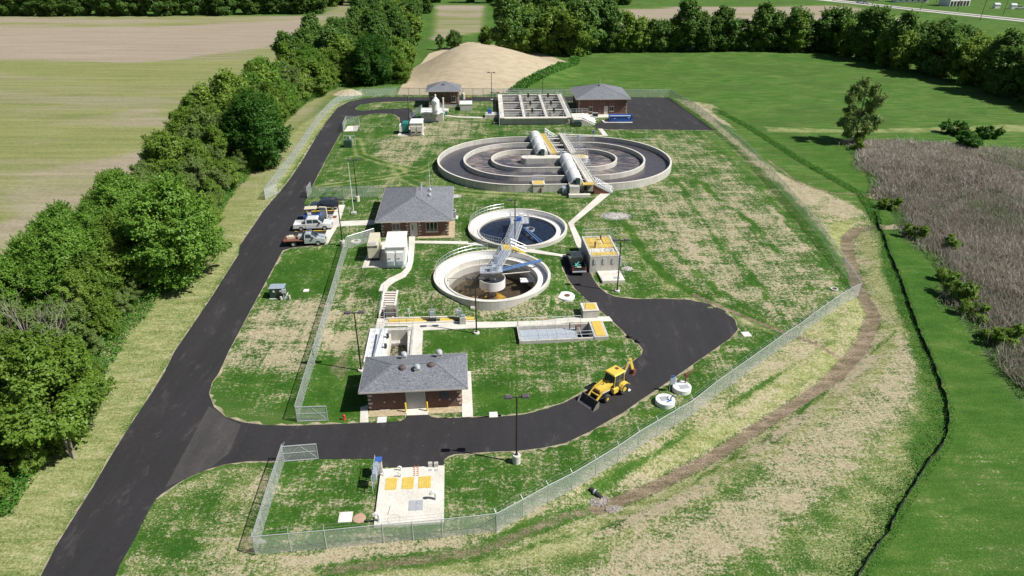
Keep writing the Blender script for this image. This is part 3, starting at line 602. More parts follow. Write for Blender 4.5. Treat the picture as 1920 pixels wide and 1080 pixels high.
# concrete walks
WALKS = [[(603, 458.5), (614, 458.5), (632.5, 425), (685, 422.6), (703, 421), (703, 413), (637, 415.4), (647, 384.7), (632, 384.7)],
 [(767, 442), (778.5, 442), (778, 452), (869, 453), (930, 458), (1000, 468), (1050, 477), (1093, 478.5), (1093, 481), (1051, 481.5), (993, 474), (920, 462.5), (864, 458), (778, 456.5), (775, 490), (771, 505), (760, 519.4), (740, 529), (728, 538), (725, 546.5), (710, 546.5), (714.7, 534), (730, 522), (752, 512), (760, 503.8), (765, 490)],
 [(708, 598), (767, 598), (768, 607), (890, 604.4), (960, 603.7), (1142, 594), (1149, 602.5), (944, 614), (887, 616), (793, 620), (791, 672), (764, 670), (764.5, 612), (720, 612), (705, 672), (690, 672), (697, 640)],
 [(1132, 358), (1149, 358), (1146, 362), (1075, 420), (1092, 455), (1101, 478), (1093, 481), (1080, 459), (1065, 418.5)],
 [(1121, 241.7), (1129.5, 241.7), (1140.5, 255), (1131, 255)], [(1058, 251.5), (1131, 254), (1131, 255.5), (1058, 253)],
 [(834, 215.6), (858, 218.5), (913, 220), (913, 222), (858, 220.5), (834, 217.5)],
 [(875.5, 697), (883, 697), (887, 782.5), (866.7, 783), (866, 720)], [(676, 765), (690, 760), (691, 792.6), (675, 792.8)],
 [(763, 768), (801, 766), (803, 778.3), (762, 779.7)]]
for w_ in WALKS: struct(sheet('path', WL(w_), .07, M['concrete'], .6))
for w_ in [[(776, 657), (777, 650)]]: pass
struct(sheet('marking', WL([(552.5, 433.2), (615, 431.6), (615, 432.8), (552.5, 434.6)]), .05, M['yellow'], 2, 0))
struct(sheet('marking', WL([(575, 396.2), (629, 394.0), (629, 395.2), (575, 397.4)]), .05, M['yellow'], 2, 0))
for a, b in [((612, 403.5), (624, 403.2)), ((613, 408), (624, 405)), ((613, 411), (622, 408.5)), ((613, 403.5), (612, 411.5))]:
    struct(sheet('marking', WL([a, b, (b[0] + .6, b[1] + 1), (a[0] + .6, a[1] + 1)]), .05, M['white'], 2, 0))
struct(sheet('tactile_pad', WL([(624.5, 405.3), (632, 405), (630.5, 409.8), (623, 410)]), .078, M['brown'], 2, 0))
# ---------------------------------------------------------------- buildings
def frame_of(pl, pr):
    a = W(*pl); b = W(*pr); d = b - a; return a, math.atan2(d.y, d.x), math.hypot(d.x, d.y)
def hip_roof(parent, x0, x1, y0, y1, z, rise, th=.16, mt=None):
    """hipped roof: shingled slopes with real thickness, tan fascia and gutter, soffit"""
    w, d = x1 - x0, y1 - y0; me = bpy.data.meshes.new('roof'); bm = bmesh.new(); uvl = bm.loops.layers.uv.new('UVMap')
    if w >= d: r0, r1 = Vector((x0 + d / 2, (y0 + y1) / 2, z + rise)), Vector((x1 - d / 2, (y0 + y1) / 2, z + rise))
    else: r0, r1 = Vector(((x0 + x1) / 2, y0 + w / 2, z + rise)), Vector(((x0 + x1) / 2, y1 - w / 2, z + rise))
    A, B, Cc, D = Vector((x0, y0, z)), Vector((x1, y0, z)), Vector((x1, y1, z)), Vector((x0, y1, z))
    fs = [(A, B, r1, r0), (B, Cc, r1), (Cc, D, r0, r1), (D, A, r0)] if w >= d else [(A, B, r0), (B, Cc, r1, r0), (Cc, D, r1), (D, A, r0, r1)]
    for f in fs:
        f = [p for i, p in enumerate(f) if (p - f[i - 1]).length > 1e-4]
        bf = bm.faces.new([bm.verts.new(p) for p in f]); e = (f[1] - f[0]).normalized(); up = (f[2] - f[0]); up = (up - e * up.dot(e)).normalized()
        for lp in bf.loops: q = lp.vert.co - f[0]; lp[uvl].uv = (q.dot(e) + 3, q.dot(up) + 3)
    bm.to_mesh(me); bm.free(); me.materials.append(M['shingle']); o = bpy.data.objects.new('roof', me); C.objects.link(o); o.parent = parent
    f = MB(); t = .03
    for a0, a1, b0, b1 in ((x0, x1, y0 - t, y0), (x0, x1, y1, y1 + t), (x0 - t, x0, y0 - t, y1 + t), (x1, x1 + t, y0 - t, y1 + t)): f.box(a0, a1, b0, b1, z - th, z - .004)
    f.box(x0 + .01, x1 - .01, y0 + .01, y1 - .01, z - th, z - th + .03)
    f.build('fascia', M['trim'], o)
    g = MB(); k = .014
    for p, q in ((A, r0), (B, r1 if w >= d else r0), (Cc, r1), (D, r0 if w >= d else r1), (r0, r1)):
        if (p - q).length > .01: g.bar(p + Vector((0, 0, .004)), q + Vector((0, 0, .004)), .2, k)
    each(g, 'ridge_cap', M['ridge'], o); return o
def window(parent, x, z0, z1, w, y=0, panes=2, side=0, sill=True):
    """side 0: front wall at y; side 1: right wall at x"""
    f = MB(); t = .06
    def bx(m, a0, a1, b0, b1, c0, c1): m.box(a0, a1, b0, b1, c0, c1)
    bx(f, x - w / 2, x + w / 2, y - .045, y - .004, z1 - t, z1); bx(f, x - w / 2, x + w / 2, y - .045, y - .004, z0, z0 + t)
    for i in range(panes + 1):
        c = x - w / 2 + i * w / panes; c = min(max(c, x - w / 2 + t / 2), x + w / 2 - t / 2); bx(f, c - t / 2, c + t / 2, y - .045, y - .004, z0 + t, z1 - t)
    o = f.build('window', M['trim'], parent)
    MB().box(x - w / 2 + t, x + w / 2 - t, y - .02, y - .006, z0 + t, z1 - t).build('pane', M['glass'], o)
    if sill:
        MB().box(x - w / 2 - .1, x + w / 2 + .1, y - .10, y - .003, z0 - .16, z0 - .003).build('sill', M['block'], o); MB().box(x - w / 2 - .1, x + w / 2 + .1, y - .05, y - .003, z1 + .003, z1 + .18).build('lintel', M['block'], o)
def door(parent, x, w, h, leaves=1, y=0, mt=None, light=False, z0=.05):
    o = MB().box(x - w / 2, x + w / 2, y - .05, y - .004, z0, z0 + h).build('door', mt or M['door'], parent)
    f = MB(); t = .07
    f.box(x - w / 2 - t, x - w / 2, y - .075, y - .003, z0, z0 + h + t).box(x + w / 2, x + w / 2 + t, y - .075, y - .003, z0, z0 + h + t).box(x - w / 2, x + w / 2, y - .075, y - .003, z0 + h, z0 + h + t)
    if leaves == 2: f.box(x - .012, x + .012, y - .06, y - .051, z0, z0 + h)
    f.build('door_frame', M['trim'], o)
    MB().box(x + (.06 if leaves == 2 else w / 2 - .18), x + (.12 if leaves == 2 else w / 2 - .06), y - .11, y - .051, z0 + 1, z0 + 1.08).build('handle', M['galv'], o)
    if light: MB().box(x - .22, x - .08, y - .06, y - .052, z0 + .95, z0 + 1.85).build('door_window', M['glass'], o)
def quoins(parent, x, z1, y=0, side=1, z0=.3, yd=True):
    m = MB(); z = z0; k = 0
    while z + .2 < z1:
        w = .42 if k % 2 else .26
        xa, xb = (x - .035, x - .035 + w) if side > 0 else (x + .035 - w, x + .035)
        m.box(xa, xb, y - .035, y + (.26 if k % 2 else .42), z, z + .22); z += .46; k += 1
    each(m, 'corner_block', M['block'], parent)
def accents(parent, pts, y=0, s=.18):
    m = MB()
    for x, z in pts: m.box(x - s / 2, x + s / 2, y - .02, y - .002, z - s / 2, z + s / 2)
    each(m, 'accent_block', M['block'], parent)
def ventilator(parent, x, y, z, s=1.0, name='roof_vent'):
    """curb, square flared skirt, ribbed round hood"""
    o = MB().box(x - .42 * s, x + .42 * s, y - .42 * s, y + .42 * s, z - .55, z + .42 * s).build(name, M['trim'], parent)
    m = MB(); m.prism([(x - .5 * s, y - .5 * s), (x + .5 * s, y - .5 * s), (x + .5 * s, y + .5 * s), (x - .5 * s, y + .5 * s)], z + .42 * s, z + .5 * s)
    m.lathe([(.30 * s, z + .5 * s), (.48 * s, z + .56 * s), (.50 * s, z + .62 * s), (.46 * s, z + .64 * s), (.50 * s, z + .72 * s), (.46 * s, z + .78 * s), (.49 * s, z + .84 * s), (.40 * s, z + 1.0 * s), (.15 * s, z + 1.1 * s), (0.001, z + 1.12 * s)], x, y, 18, False)
    m.build('hood', M['galv'], o, smooth=False)
def brick_shell(b, w, d, h, base=0.0):
    MB().box(0, w, 0, d, -.6, h).build('wall', M['brick'], b)
    if base: MB().box(-.05, w + .05, -.05, d + .05, -.8, base).build('foundation', M['wall'], b)

# front building
a, rz, w = frame_of((693, 770), (865, 762))
b = thing('brick_building', 'low brick building nearest the camera, with three metal vents on its grey roof', 'building', a, rz)
D_, Hh = 4.9, 2.75
brick_shell(b, w, D_, Hh)
rf = hip_roof(b, -.72, w + .72, -.78, D_ + .6, Hh + .02, 1.05)
door(b, 4.62, 1.78, 2.12, 2, y=0)
quoins(b, 0, Hh, 0, 1); quoins(b, w, Hh, 0, -1)
accents(b, [(1.55, .95), (2.5, .95), (1.5, 2.1), (2.45, 2.1), (6.95, .95), (7.95, .95), (6.9, 2.1), (7.95, 2.1)])
m = MB().box(6.98, 7.9, -.03, -.004, 1.1, 1.95); m.build('louvre', mottled('louvre_blue_grey', (.035, .05, .075), (.05, .07, .10), 5, .5), b)
for x, y, z, s in ((3.35, 4.35, 3.25, .62), (6.95, 4.5, 3.2, .66), (4.85, 1.55, 3.55, .60)): ventilator(b, x, y, z, s)
for x, y, z in ((3.35, 1.9, 3.62), (6.2, 2.1, 3.68)):
    MB().lathe([(.36, z - .3), (.38, z + .06), (.33, z + .18), (.18, z + .27), (.001, z + .3)], x, y, 18, False).build('roof_dome', mottled('brown_plastic_dome', (.09, .065, .062), (.14, .10, .10), 3, .4), rf, smooth=True)
MB().box(w + .02, w + .12, .2, .3, .2, 1.2).build('hose_bib', M['red'], b)
MB().box(1.0, 2.0, -.15, -.003, .02, .1).build('threshold', M['concrete'], b)
bw = b
struct(sheet('gravel_strip', [b.matrix_basis @ Vector(p) for p in ((-.05, -1.05, 0), (3.62, -1.05, 0), (3.62, 0, 0), (-.05, 0, 0))], .045, M['straw_base'], .8, 0))
struct(sheet('gravel_strip', [b.matrix_basis @ Vector(p) for p in ((5.6, -1.0, 0), (w + .1, -1.0, 0), (w + .1, 0, 0), (5.6, 0, 0))], .045, M['straw_base'], .8, 0))
for lx, lab in ((3.62, 'yellow steel bollard left of the double doors of the front brick building'), (5.72, 'yellow steel bollard right of the double doors of the front brick building')):
    p = b.matrix_basis @ Vector((lx, -.55, 0)); p.z = tz(p.x, p.y)
    t = thing('bollard', lab, 'bollard', p, 0, 'yellow bollards by the double doors')
    MB().lathe([(.085, 0), (.085, 1.1), (.06, 1.16), (.001, 1.18)], 0, 0, 14).build('post', M['yellow'], t, smooth=True)
    MB().lathe([(.13, 0), (.13, .08), (.1, .1)], 0, 0, 14).build('base', M['concrete'], t)

# office building
a, rz, w = frame_of((717, 445), (838, 448)); rz = R(3.6)
b = thing('office_building', 'brick office building between the parked trucks and the round tanks, antenna on its roof', 'building', a, rz)
D_, Hh = 14.0, 2.75; w = 9.9
brick_shell(b, w, D_, Hh)
rf = hip_roof(b, -.78, w + .70, -.75, D_ + .65, Hh + .02, 1.95)
window(b, 2.15, 1.15, 2.15, 1.15, panes=2); window(b, 7.45, .8, 2.3, 1.75, panes=3)
door(b, 4.75, .98, 2.12, 1, light=True)
for x, s in ((0, 1), (3.95, -1), (5.5, 1), (w, -1)): quoins(b, x, 2.75, 0, s)
for x, y, z, s in ((7.0, 6.4, 3.98, .5), (6.95, 8.6, 4.02, .5)): ventilator(b, x, y, z, s)
for i in range(4):
    MB().tube([(5.6, 7.9 + i * .75, 4.3), (5.6, 7.9 + i * .75, 4.95)], .09, 8).tube([(5.6, 7.9 + i * .75, 4.95), (5.6, 7.9 + i * .75, 5.03)], .15, 8).build('vent_pipe', M['galv'], rf)
MB().tube([(6.95, 9.2, 4.0), (6.95, 9.2, 7.6)], .035, 5).tube([(6.95, 9.2, 7.6), (6.95, 9.2, 8.6)], .018, 4).bar((6.6, 9.2, 6.4), (7.3, 9.2, 6.4), .03).build('antenna', M['white'], rf)
struct(sheet('gravel_strip', [b.matrix_basis @ Vector(p) for p in ((5.3, -.9, 0), (w + .9, -.9, 0), (w + .9, 6, 0), (w, 6, 0), (w, 0, 0), (5.3, 0, 0))], .04, M['straw_base'], .8, 0))
t = thing('air_conditioner', 'grey air conditioning unit beside the right wall of the office building', 'air conditioner', W(843.5, 411), rz)
MB().box(0, 1.0, 0, 1.1, .12, 1.25).build('casing', M['bluemat'], t, .03); MB().lathe([(.36, 1.25), (.36, 1.29), (.1, 1.33), (.001, 1.33)], .5, .55, 16).build('fan_guard', M['black'], t); MB().box(-.15, 1.3, -.1, 1.3, 0, .11).build('pad', M['concrete'], t)

# left rear building, on a raised base
a, rz, w = frame_of((805, 202), (862, 200)); rz = R(3.0); w = 7.7
b = thing('raised_building', 'small square brick building on a concrete base, standing behind the white silo', 'building', a, rz)
D_, Hh = 6.6, 4.3
brick_shell(b, w, D_, Hh, .75)
hip_roof(b, -.75, w + .7, -.75, D_ + .7, Hh + .02, 1.7)
window(b, 1.0, 1.3, 2.75, .95); window(b, 6.4, 1.4, 2.8, 1.05)
quoins(b, 0, Hh, 0, 1, 1.0); quoins(b, w, Hh, 0, -1, 1.0)
accents(b, [(4.1, 3.7), (4.1, 3.3), (4.1, 2.6), (5.7, 3.7), (5.7, 3.2), (6.6, 3.7), (6.6, 3.2), (.9, 3.7), (.9, 3.2), (4.2, 1.3)])
MB().box(1.9, 3.1, -.03, -.004, .8, 1.3).build('louvre', M['bluemat'], b)
m = MB()
for x in (3.55, 4.05): m.tube([(x, 1.75, 5.35), (x, 1.75, 5.75)], .13, 8)
each(m, 'roof_vent', M['black'], b)
t = thing('concrete_box', 'low white topped concrete box against the small square brick building', 'concrete structure', W(863, 208), rz)
MB().box(0, 3.0, .3, 4.2, -.4, 1.5).build('wall', M['wall'], t); MB().box(-.08, 3.08, .22, 4.28, 1.5, 1.66).build('slab_top', M['white_coat'], t)
t = thing('pipe_cabinet', 'beige drum and yellow rail standing behind the white topped concrete box', 'equipment', W(866, 186) + Vector((.4, 0, 0)), rz)
MB().lathe([(.5, 0), (.5, 1.5), (.3, 1.75), (.001, 1.8)], 0, 0, 14).build('drum', M['trim'], t, smooth=True); railing_mb([(.7, 0, 0), (2.2, 0, 0), (2.2, 1, 0)], 1.1, .8).build('rail', M['yellow'], t)

# right rear building
a, rz, w = frame_of((1084, 216), (1170, 214)); rz = R(1.5); w = 12.1
b = thing('process_building', 'larger brick building at the rear right, hipped roof, next to the blue dumpster', 'building', a, rz)
D_, Hh = 13.0, 4.1
brick_shell(b, w, D_, Hh)
hip_roof(b, -.8, w + .75, -.8, D_ + .7, Hh + .02, 2.3)
window(b, 3.1, .9, 2.0, .85); window(b, 8.3, 1.0, 2.1, .95); door(b, 6.9, .85, 2.1, 1, mt=M['trim'], z0=.1)
quoins(b, 0, Hh, 0, 1, .4); quoins(b, w, Hh, 0, -1, .4)
accents(b, [(x, z) for x in (2.8, 3.6, 5.4, 6.2, 8.0, 8.8) for z in (2.75, 3.65)] + [(5.4, .5), (5.4, 1.2)], s=.16)
MB().lathe([(.16, 5.9), (.16, 6.35), (.22, 6.38), (.001, 6.45)], 5.6, 5.2, 10).build('roof_vent', M['black'], b)
MB().tube([(6.1, 7, 6), (6.1, 7, 7.6)], .05, 5).build('roof_pipe', M['galv'], b)
m = MB()
for x, z in ((-.03, 3.3), (-.03, 2.5)): m.box(-.035, -.003, 1.0, 1.4, z, z + .35)
each(m, 'wall_vent', M['black'], b)
struct(sheet('path', WL([(1083, 222), (1130, 221), (1178, 218), (1174, 213), (1084, 215)]), .16, M['concrete'], 1.5, .3))
struct(sheet('path', WL([(1128, 226), (1133, 230.5), (1186, 230.5), (1184, 226)]), .08, M['concrete'], 1.5, .3))
t = thing('dumpster', 'long blue open roll-off dumpster on the asphalt in front of the rear right building', 'dumpster', W(1143, 229.5), R(1.5))
m = MB(); m.box(0, 5.6, 0, .06, .15, 1.45).box(0, 5.6, 2.14, 2.2, .15, 1.45).box(0, .06, .06, 2.14, .15, 1.45).box(5.54, 5.6, .06, 2.14, .15, 1.45).box(.06, 5.54, .06, 2.14, .15, .22)
m.build('body', M['blue'], t)
m = MB()
for i in range(9): m.box(.3 + i * .6, .4 + i * .6, -.07, -.003, .2, 1.35)
m.box(-.05, 5.65, -.1, -.003, 1.36, 1.5).box(-.05, 5.65, 2.203, 2.3, 1.36, 1.5); each(m, 'side_rib', M['blue'], t)
MB().box(.05, 5.5, .07, 2.1, 1.15, 1.2).build('tarpaulin', mottled('pale_tarpaulin', (.30, .36, .42), (.45, .5, .55), 2, .7), t)
m = MB()
for x in (.4, 5.1):
    for y in (.2, 1.9): m.lathe([(.14, 0), (.14, .15)], x, y, 8)
each(m, 'wheel', M['black'], t)
each(MB().box(.95, 1.35, -.085, -.072, .9, 1.02).box(4.3, 4.8, -.085, -.072, 1.05, 1.2), 'sticker', M['white'], t)
for (px, py), lab in (((1174, 214), 'yellow bollard at the right front corner of the rear brick building, nearer the camera'), ((1172, 211), 'yellow bollard at the right front corner of the rear brick building, farther one')):
    t = thing('bollard', lab, 'bollard', W(px, py), 0, 'yellow bollards at the rear building'); MB().lathe([(.1, 0), (.1, 1.15), (.001, 1.22)], 0, 0, 12).build('post', M['yellow'], t); MB().lathe([(.14, 0), (.14, .09), (.1, .1)], 0, 0, 12).build('base', M['concrete'], t)
for px, py, lab in ((1120, 219, 'small dark air unit left of the door of the rear right building'),):
    t = thing('air_conditioner', lab, 'air conditioner', W(px, py, .16) - Vector((1.2, 0, 0)), R(1.5)); MB().box(0, 1.4, 0, .8, .05, .9).build('casing', M['galv'], t); MB().box(.1, 1.3, -.015, -.003, .12, .85).build('grille', M['black'], t)

# ---------------------------------------------------------------- aeration basins
bl = Vector((*flat(926, 177, 4.2), 0)); a = Vector((*flat(941, 221, 3.4), 0)); br = Vector((*flat(1042, 176, 4.2), 0)); fr = Vector((*flat(1071, 221, 3.4), 0))
rz = R(2.0)
ox, oy = flat(941, 221, RISE + 1.55); t = thing('aeration_basin', 'rectangular concrete basin of nine open cells with handrails in front of the sand mound', 'tank', (ox, oy, RISE), rz)
LX, LY, ZT = 16.0, 25.5, 1.55
m = MB(); wt = .42; xs_ = [0, LX / 3, 2 * LX / 3, LX]; ys_ = [0, LY * .31, LY * .64, LY]
for i, x in enumerate(xs_): m.box(x - wt / 2, x + wt / 2, -wt / 2, LY + wt / 2, -3.5, ZT)
mm = MB()
for j, y in enumerate(ys_):
    for i in range(3): mm.box(xs_[i] + wt / 2, xs_[i + 1] - wt / 2, y - wt / 2, y + wt / 2, -3.5, ZT - .003)
m.build('wall', M['wall'], t); each(mm, 'cross_wall', M['wall'], t)
cap = MB()
for x in xs_[:1] + xs_[3:]: cap.box(x - .55, x + .55, -.6, LY + .4, ZT + .003, ZT + .16)
cap.box(xs_[0] + .56, xs_[3] - .56, -1.1, .35, ZT + .003, ZT + .15)
for x in xs_[1:3]: cap.box(x - .32, x + .32, .4, LY, ZT + .003, ZT + .12)
for y in ys_[1:]:
    for i in range(3): cap.box(xs_[i] + .56, xs_[i + 1] - .56, y - .28, y + .28, ZT + .003, ZT + .10)
each(cap, 'walkway', M['concrete'], t)
wm = [M['foam'], M['water_clear'], M['foam']]
for i in range(3):
    for j in range(3):
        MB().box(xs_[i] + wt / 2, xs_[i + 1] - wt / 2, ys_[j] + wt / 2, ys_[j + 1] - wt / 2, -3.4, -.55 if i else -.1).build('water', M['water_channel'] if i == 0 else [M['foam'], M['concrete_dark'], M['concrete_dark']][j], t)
r = MB()
for y in ys_[1:]: railing_mb([(0, y + .2, ZT + .1), (LX, y + .2, ZT + .1)], 1.05, 2.6, .03, r)
railing_mb([(0, .2, ZT + .15), (LX, .2, ZT + .15)], 1.05, 1.3, .03, r)
railing_mb([(LX + .5, 0, ZT + .16), (LX + .5, LY, ZT + .16)], 1.05, 1.8, .03, r); railing_mb([(LX - .5, 0, ZT + .16), (LX - .5, LY, ZT + .16)], 1.05, 2.4, .03, r)
for x in xs_[1:3]: railing_mb([(x + .3, .4, ZT + .12), (x + .3, LY, ZT + .12)], 1.05, 2.6, .025, r)
railing_mb([(-.4, 0, ZT + .16), (-.4, 4, ZT + .16)], 1.05, 1.8, .03, r)
r.build('handrail', M['alu'], t)
g = MB()
for i in (1, 2):
    for j in range(3):
        x = (xs_[i] + xs_[i + 1]) / 2 - .6; y = ys_[j + 1] - 1.0; g.box(x, x + .5, y, y + .5, ZT - .6, ZT + .6)
each(g, 'gate_valve', M['green_box'], t)
m = MB(); m.tube([(-.6, -.9, -1), (-.6, -.9, 2.4), (-.2, -.3, 2.6), (-.2, 1.5, 2.4)], .12, 8).tube([(LX - .2, -1.0, -1), (LX - .2, -1.0, 1.2)], .22, 8); each(m, 'pipe', M['galv'], t)
# landing and stair at its right end
t2 = thing('concrete_stair', 'concrete landing with grey handrails and a stair going down right, beside the aeration basin', 'stair', (ox + LX + .9, oy + .2, RISE), rz)
m = MB().box(0, 4.2, .6, 5.2, -.3, 1.3).box(0, 2.2, -1.2, .6, -.3, 1.297); m.build('landing', M['wall'], t2)
MB().box(0, 2.25, -1.25, .55, 1.3, 1.36).box(0, 4.25, .56, 5.25, 1.3, 1.365).build('landing_top', M['concrete'], t2)
m = MB()
for i in range(7): m.box(2.25 + i * .42, 2.25 + (i + 1) * .42, -1.15, .3, -.3, 1.28 - i * .185 - .1)
each(m, 'step', M['wall'], t2)
rr = MB(); railing_mb([(0, -1.2, 1.36), (2.2, -1.2, 1.36), (5.3, -1.2, 0)], 1.05, 1.5, .024, rr); railing_mb([(2.2, .35, 1.36), (5.3, .35, 0)], 1.05, 1.5, .024, rr); railing_mb([(0, 5.2, 1.37), (4.2, 5.2, 1.37)], 1.05, 1.2, .03, rr)
rr.build('handrail', M['alu'], t2)
t = thing('generator_box', 'dark green rounded tank standing on the ground under the stair landing by the aeration basin', 'equipment', W(1076, 238), rz)
MB().extr([(0, .1), (1.8, .1), (1.9, .8), (1.6, 1.25), (.3, 1.25), (-.1, .8)], 0, 1.0).build('tank_body', M['green_box'], t, .06); each(MB().box(.1, .3, 0, 1, -.2, .1).box(1.5, 1.7, 0, 1, -.2, .1), 'foot', M['black'], t)
t = thing('electric_cabinet', 'small blue box on a concrete pad at the left front corner of the aeration basin', 'equipment', W(917, 220), rz)
MB().box(-1.0, 3.2, -.9, 2.2, -.5, .8).build('pad', M['wall'], t); MB().box(-.3, .65, .3, 1.1, .8, 1.9).build('cabinet', M['blue'], t, .04); MB().box(-.8, -.35, .2, 1.2, .8, 1.2).build('motor', M['white'], t, .05)

# ---------------------------------------------------------------- oxidation ditch
ZR = 1.3; DR = R(2.5); _z = RISE + ZR
DC = Vector(((flat(817, 299, _z)[0] + flat(1262, 299, _z)[0]) / 2, (flat(1040, 256, _z)[1] + flat(1040, 346.5, _z)[1]) / 2, RISE))
t = thing('oxidation_ditch', 'largest tank, three nested oval concrete channels of brown foaming water crossed by two bridges', 'tank', DC, DR)
MB().ring(oval(15.9, 6.9), oval(15.6, 6.9), -3, ZR).build('outer_wall', M['wall'], t)
MB().ring(oval(11.2, 6.55), oval(10.9, 6.55), -3, ZR).build('middle_wall', M['wall'], t)
MB().ring(oval(6.15, 6.2), oval(5.85, 6.2), -3, ZR).build('inner_wall', M['wall'], t)
for r0, r1, s, z in ((15.9, 15.6, 6.9, ZR), (11.2, 10.9, 6.55, ZR), (6.15, 5.85, 6.2, ZR)):
    MB().ring(oval(r0 + .02, s), oval(r1 - .02, s), z + .003, z + .07).build('coping', M['concrete'], t)
MB().ring(oval(15.5, 6.9), oval(11.2, 6.55), -.5, .45).build('outer_channel_water', M['water_channel'], t)
MB().ring(oval(10.85, 6.55), oval(6.15, 6.2), -.5, .50).build('middle_channel_water', M['foam'], t)
MB().prism(oval(5.8, 6.2), -.5, .52).build('inner_channel_water', M['foam'], t)
# centre island
isl = [((5.6 if math.cos(a_) > 0 else -5.4) + 1.15 * math.cos(a_), 1.15 * math.sin(a_)) for a_ in [2 * math.pi * (i + .5) / 32 for i in range(32)]]
MB().prism(isl, -1, ZR + .25).build('centre_island', M['wall'], t)
MB().prism([(x * .985, y * .93) for x, y in isl], ZR + .25, ZR + .33).build('island_top', M['concrete'], t)
MB().box(3.6, 6.0, -.55, .55, ZR + .335, ZR + .39).build('grating', M['grating'], t)
# half-round covers over the aeration discs
def cover(x, y0, y1, r=1.25, z=ZR - .05):
    prof = [(x + r * math.cos(math.pi * i / 14), z + r * 1.18 * math.sin(math.pi * i / 14)) for i in range(15)]
    o = MB().extr(prof, y0, y1).build('disc_cover', M['white_coat'], t, smooth=True)
    m = MB()
    for k in range(5):
        y = y0 + .02 + (y1 - y0 - .08) * k / 4; pr = [(x + (r + .035) * math.cos(math.pi * i / 14), z + (r * 1.18 + .035) * math.sin(math.pi * i / 14)) for i in range(15)]; m.extr(pr, y, y + .05)
    each(m, 'cover_rib', M['white'], o)
    m = MB()
    for i in range(7): m.box(x + r + .12, x + r + .6, y0 + .3 + i * (y1 - y0 - .8) / 6, y0 + .62 + i * (y1 - y0 - .8) / 6, z - .9, z - .15)
    each(m, 'aeration_disc', M['black'], o)
xN, xS = -2.75, 2.05
for y0, y1 in ((10.95, 15.6), (6.0, 10.7), (1.35, 5.75)): cover(xN + (y0 + y1) / 2 * .0 - .04 * (y0 - 1.3) + .5, y0, y1)
for y0, y1 in ((-5.7, -1.35), (-10.7, -6.0), (-16.6, -10.95)): cover(xS - .02 * (y0 + 1.3), y0, y1)
m = MB()
for x, y in ((xN + .5, 1.0), (xS + .3, -17.0)): m.box(x - .3, x + .4, y - .45, y + .3, ZR + .3, ZR + 1.5).tube([(x - .9, y, ZR + .7), (x + .3, y, ZR + .7)], .3, 10)
each(m, 'drive_motor', M['green_box'], t)
# bridges
def deck(x0, y0, x1, y1, w, z, mt, name):
    a_ = Vector((x0, y0, z)); b_ = Vector((x1, y1, z)); m = MB(); m.bar(a_, b_, w, .12); o = m.build(name, mt, t)
    d = (b_ - a_).normalized(); nrm = Vector((d.y, -d.x, 0)); g = MB()
    for s in (-1, 1): g.bar(a_ + nrm * s * (w / 2 + .09) - Vector((0, 0, .1)), b_ + nrm * s * (w / 2 + .09) - Vector((0, 0, .1)), .16, .5)
    each(g, 'girder', M['concrete'], o); return o, nrm
zb = ZR + .55
o1, nr = deck(-1.1, 16.3, .15, 1.2, 1.15, zb, M['grating'], 'north_bridge_deck')
o2, nr2 = deck(3.15, 16.2, 3.9, 1.2, .85, zb, M['concrete'], 'bridge_deck')
o3, nr3 = deck(3.95, -.6, 4.9, -16.6, .95, zb, M['concrete'], 'bridge_deck')
r = MB()
railing_mb([(-1.9, 16.3, zb), (-.65, 1.4, zb)], 1.05, 2.0, .028, r); railing_mb([(3.75, 16.2, zb), (4.5, 1.4, zb)], 1.05, 2.0, .028, r); railing_mb([(4.6, -.8, zb), (5.6, -16.6, zb)], 1.05, 1.8, .028, r)
railing_mb([(-.7, 1.2, ZR + .3), (6.2, 1.2, ZR + .3), (6.6, .2, ZR + .3)], 1.05, 1.7, .028, r); railing_mb([(-4.8, -1.1, ZR + .3), (-4.8, .8, ZR + .3)], 1.05, 1.7, .028, r)
railing_mb([(4.4, 6.1, ZR), (6.4, 6.1, ZR), (6.4, 11.3, ZR)], 1.05, 1.7, .028, r); railing_mb([(4.2, 11.5, ZR), (5.4, 15.9, ZR)], 1.05, 1.7, .028, r)
railing_mb([(5.2, -6, ZR), (6.2, -6, ZR)], 1.05, 1.0, .028, r); railing_mb([(5.4, -11, ZR), (6.5, -11, ZR), (6.5, -11.6, ZR)], 1.05, 1.0, .028, r)
railing_mb([(-4.4, 16.2, ZR), (-2.2, 16.2, ZR), (-2.2, 15.6, ZR)], 1.05, 1.0, .028, r)
railing_mb([(-.45, 16.2, zb), (.8, 1.4, zb)], 1.05, 2.0, .03, r); railing_mb([(2.65, 16.2, zb), (3.35, 1.4, zb)], 1.05, 2.0, .03, r); railing_mb([(3.4, -.8, zb), (4.3, -16.4, zb)], 1.05, 1.8, .03, r)
r.build('handrail', M['alu'], t)
for y_ in (13.4, 8.4, 3.6): MB().tube([(-1.6, y_, ZR + .2), (2.8, y_, ZR + .2)], .12, 8).build('air_pipe', M['white'], t)
for y_ in (-3.5, -8.5, -13.6): MB().tube([(3.1, y_, ZR + .15), (5.8, y_, ZR + .15)], .10, 8).build('air_pipe', M['white'], t)
for x_, y_ in ((1.2, .55), (2.0, -.4), (5.3, 5.0), (5.8, -5.6), (6.0, 12.2)): MB().box(x_, x_ + .45, y_, y_ + .35, ZR + .34, ZR + 1.25).build('valve_box', M['bluemat'], t)
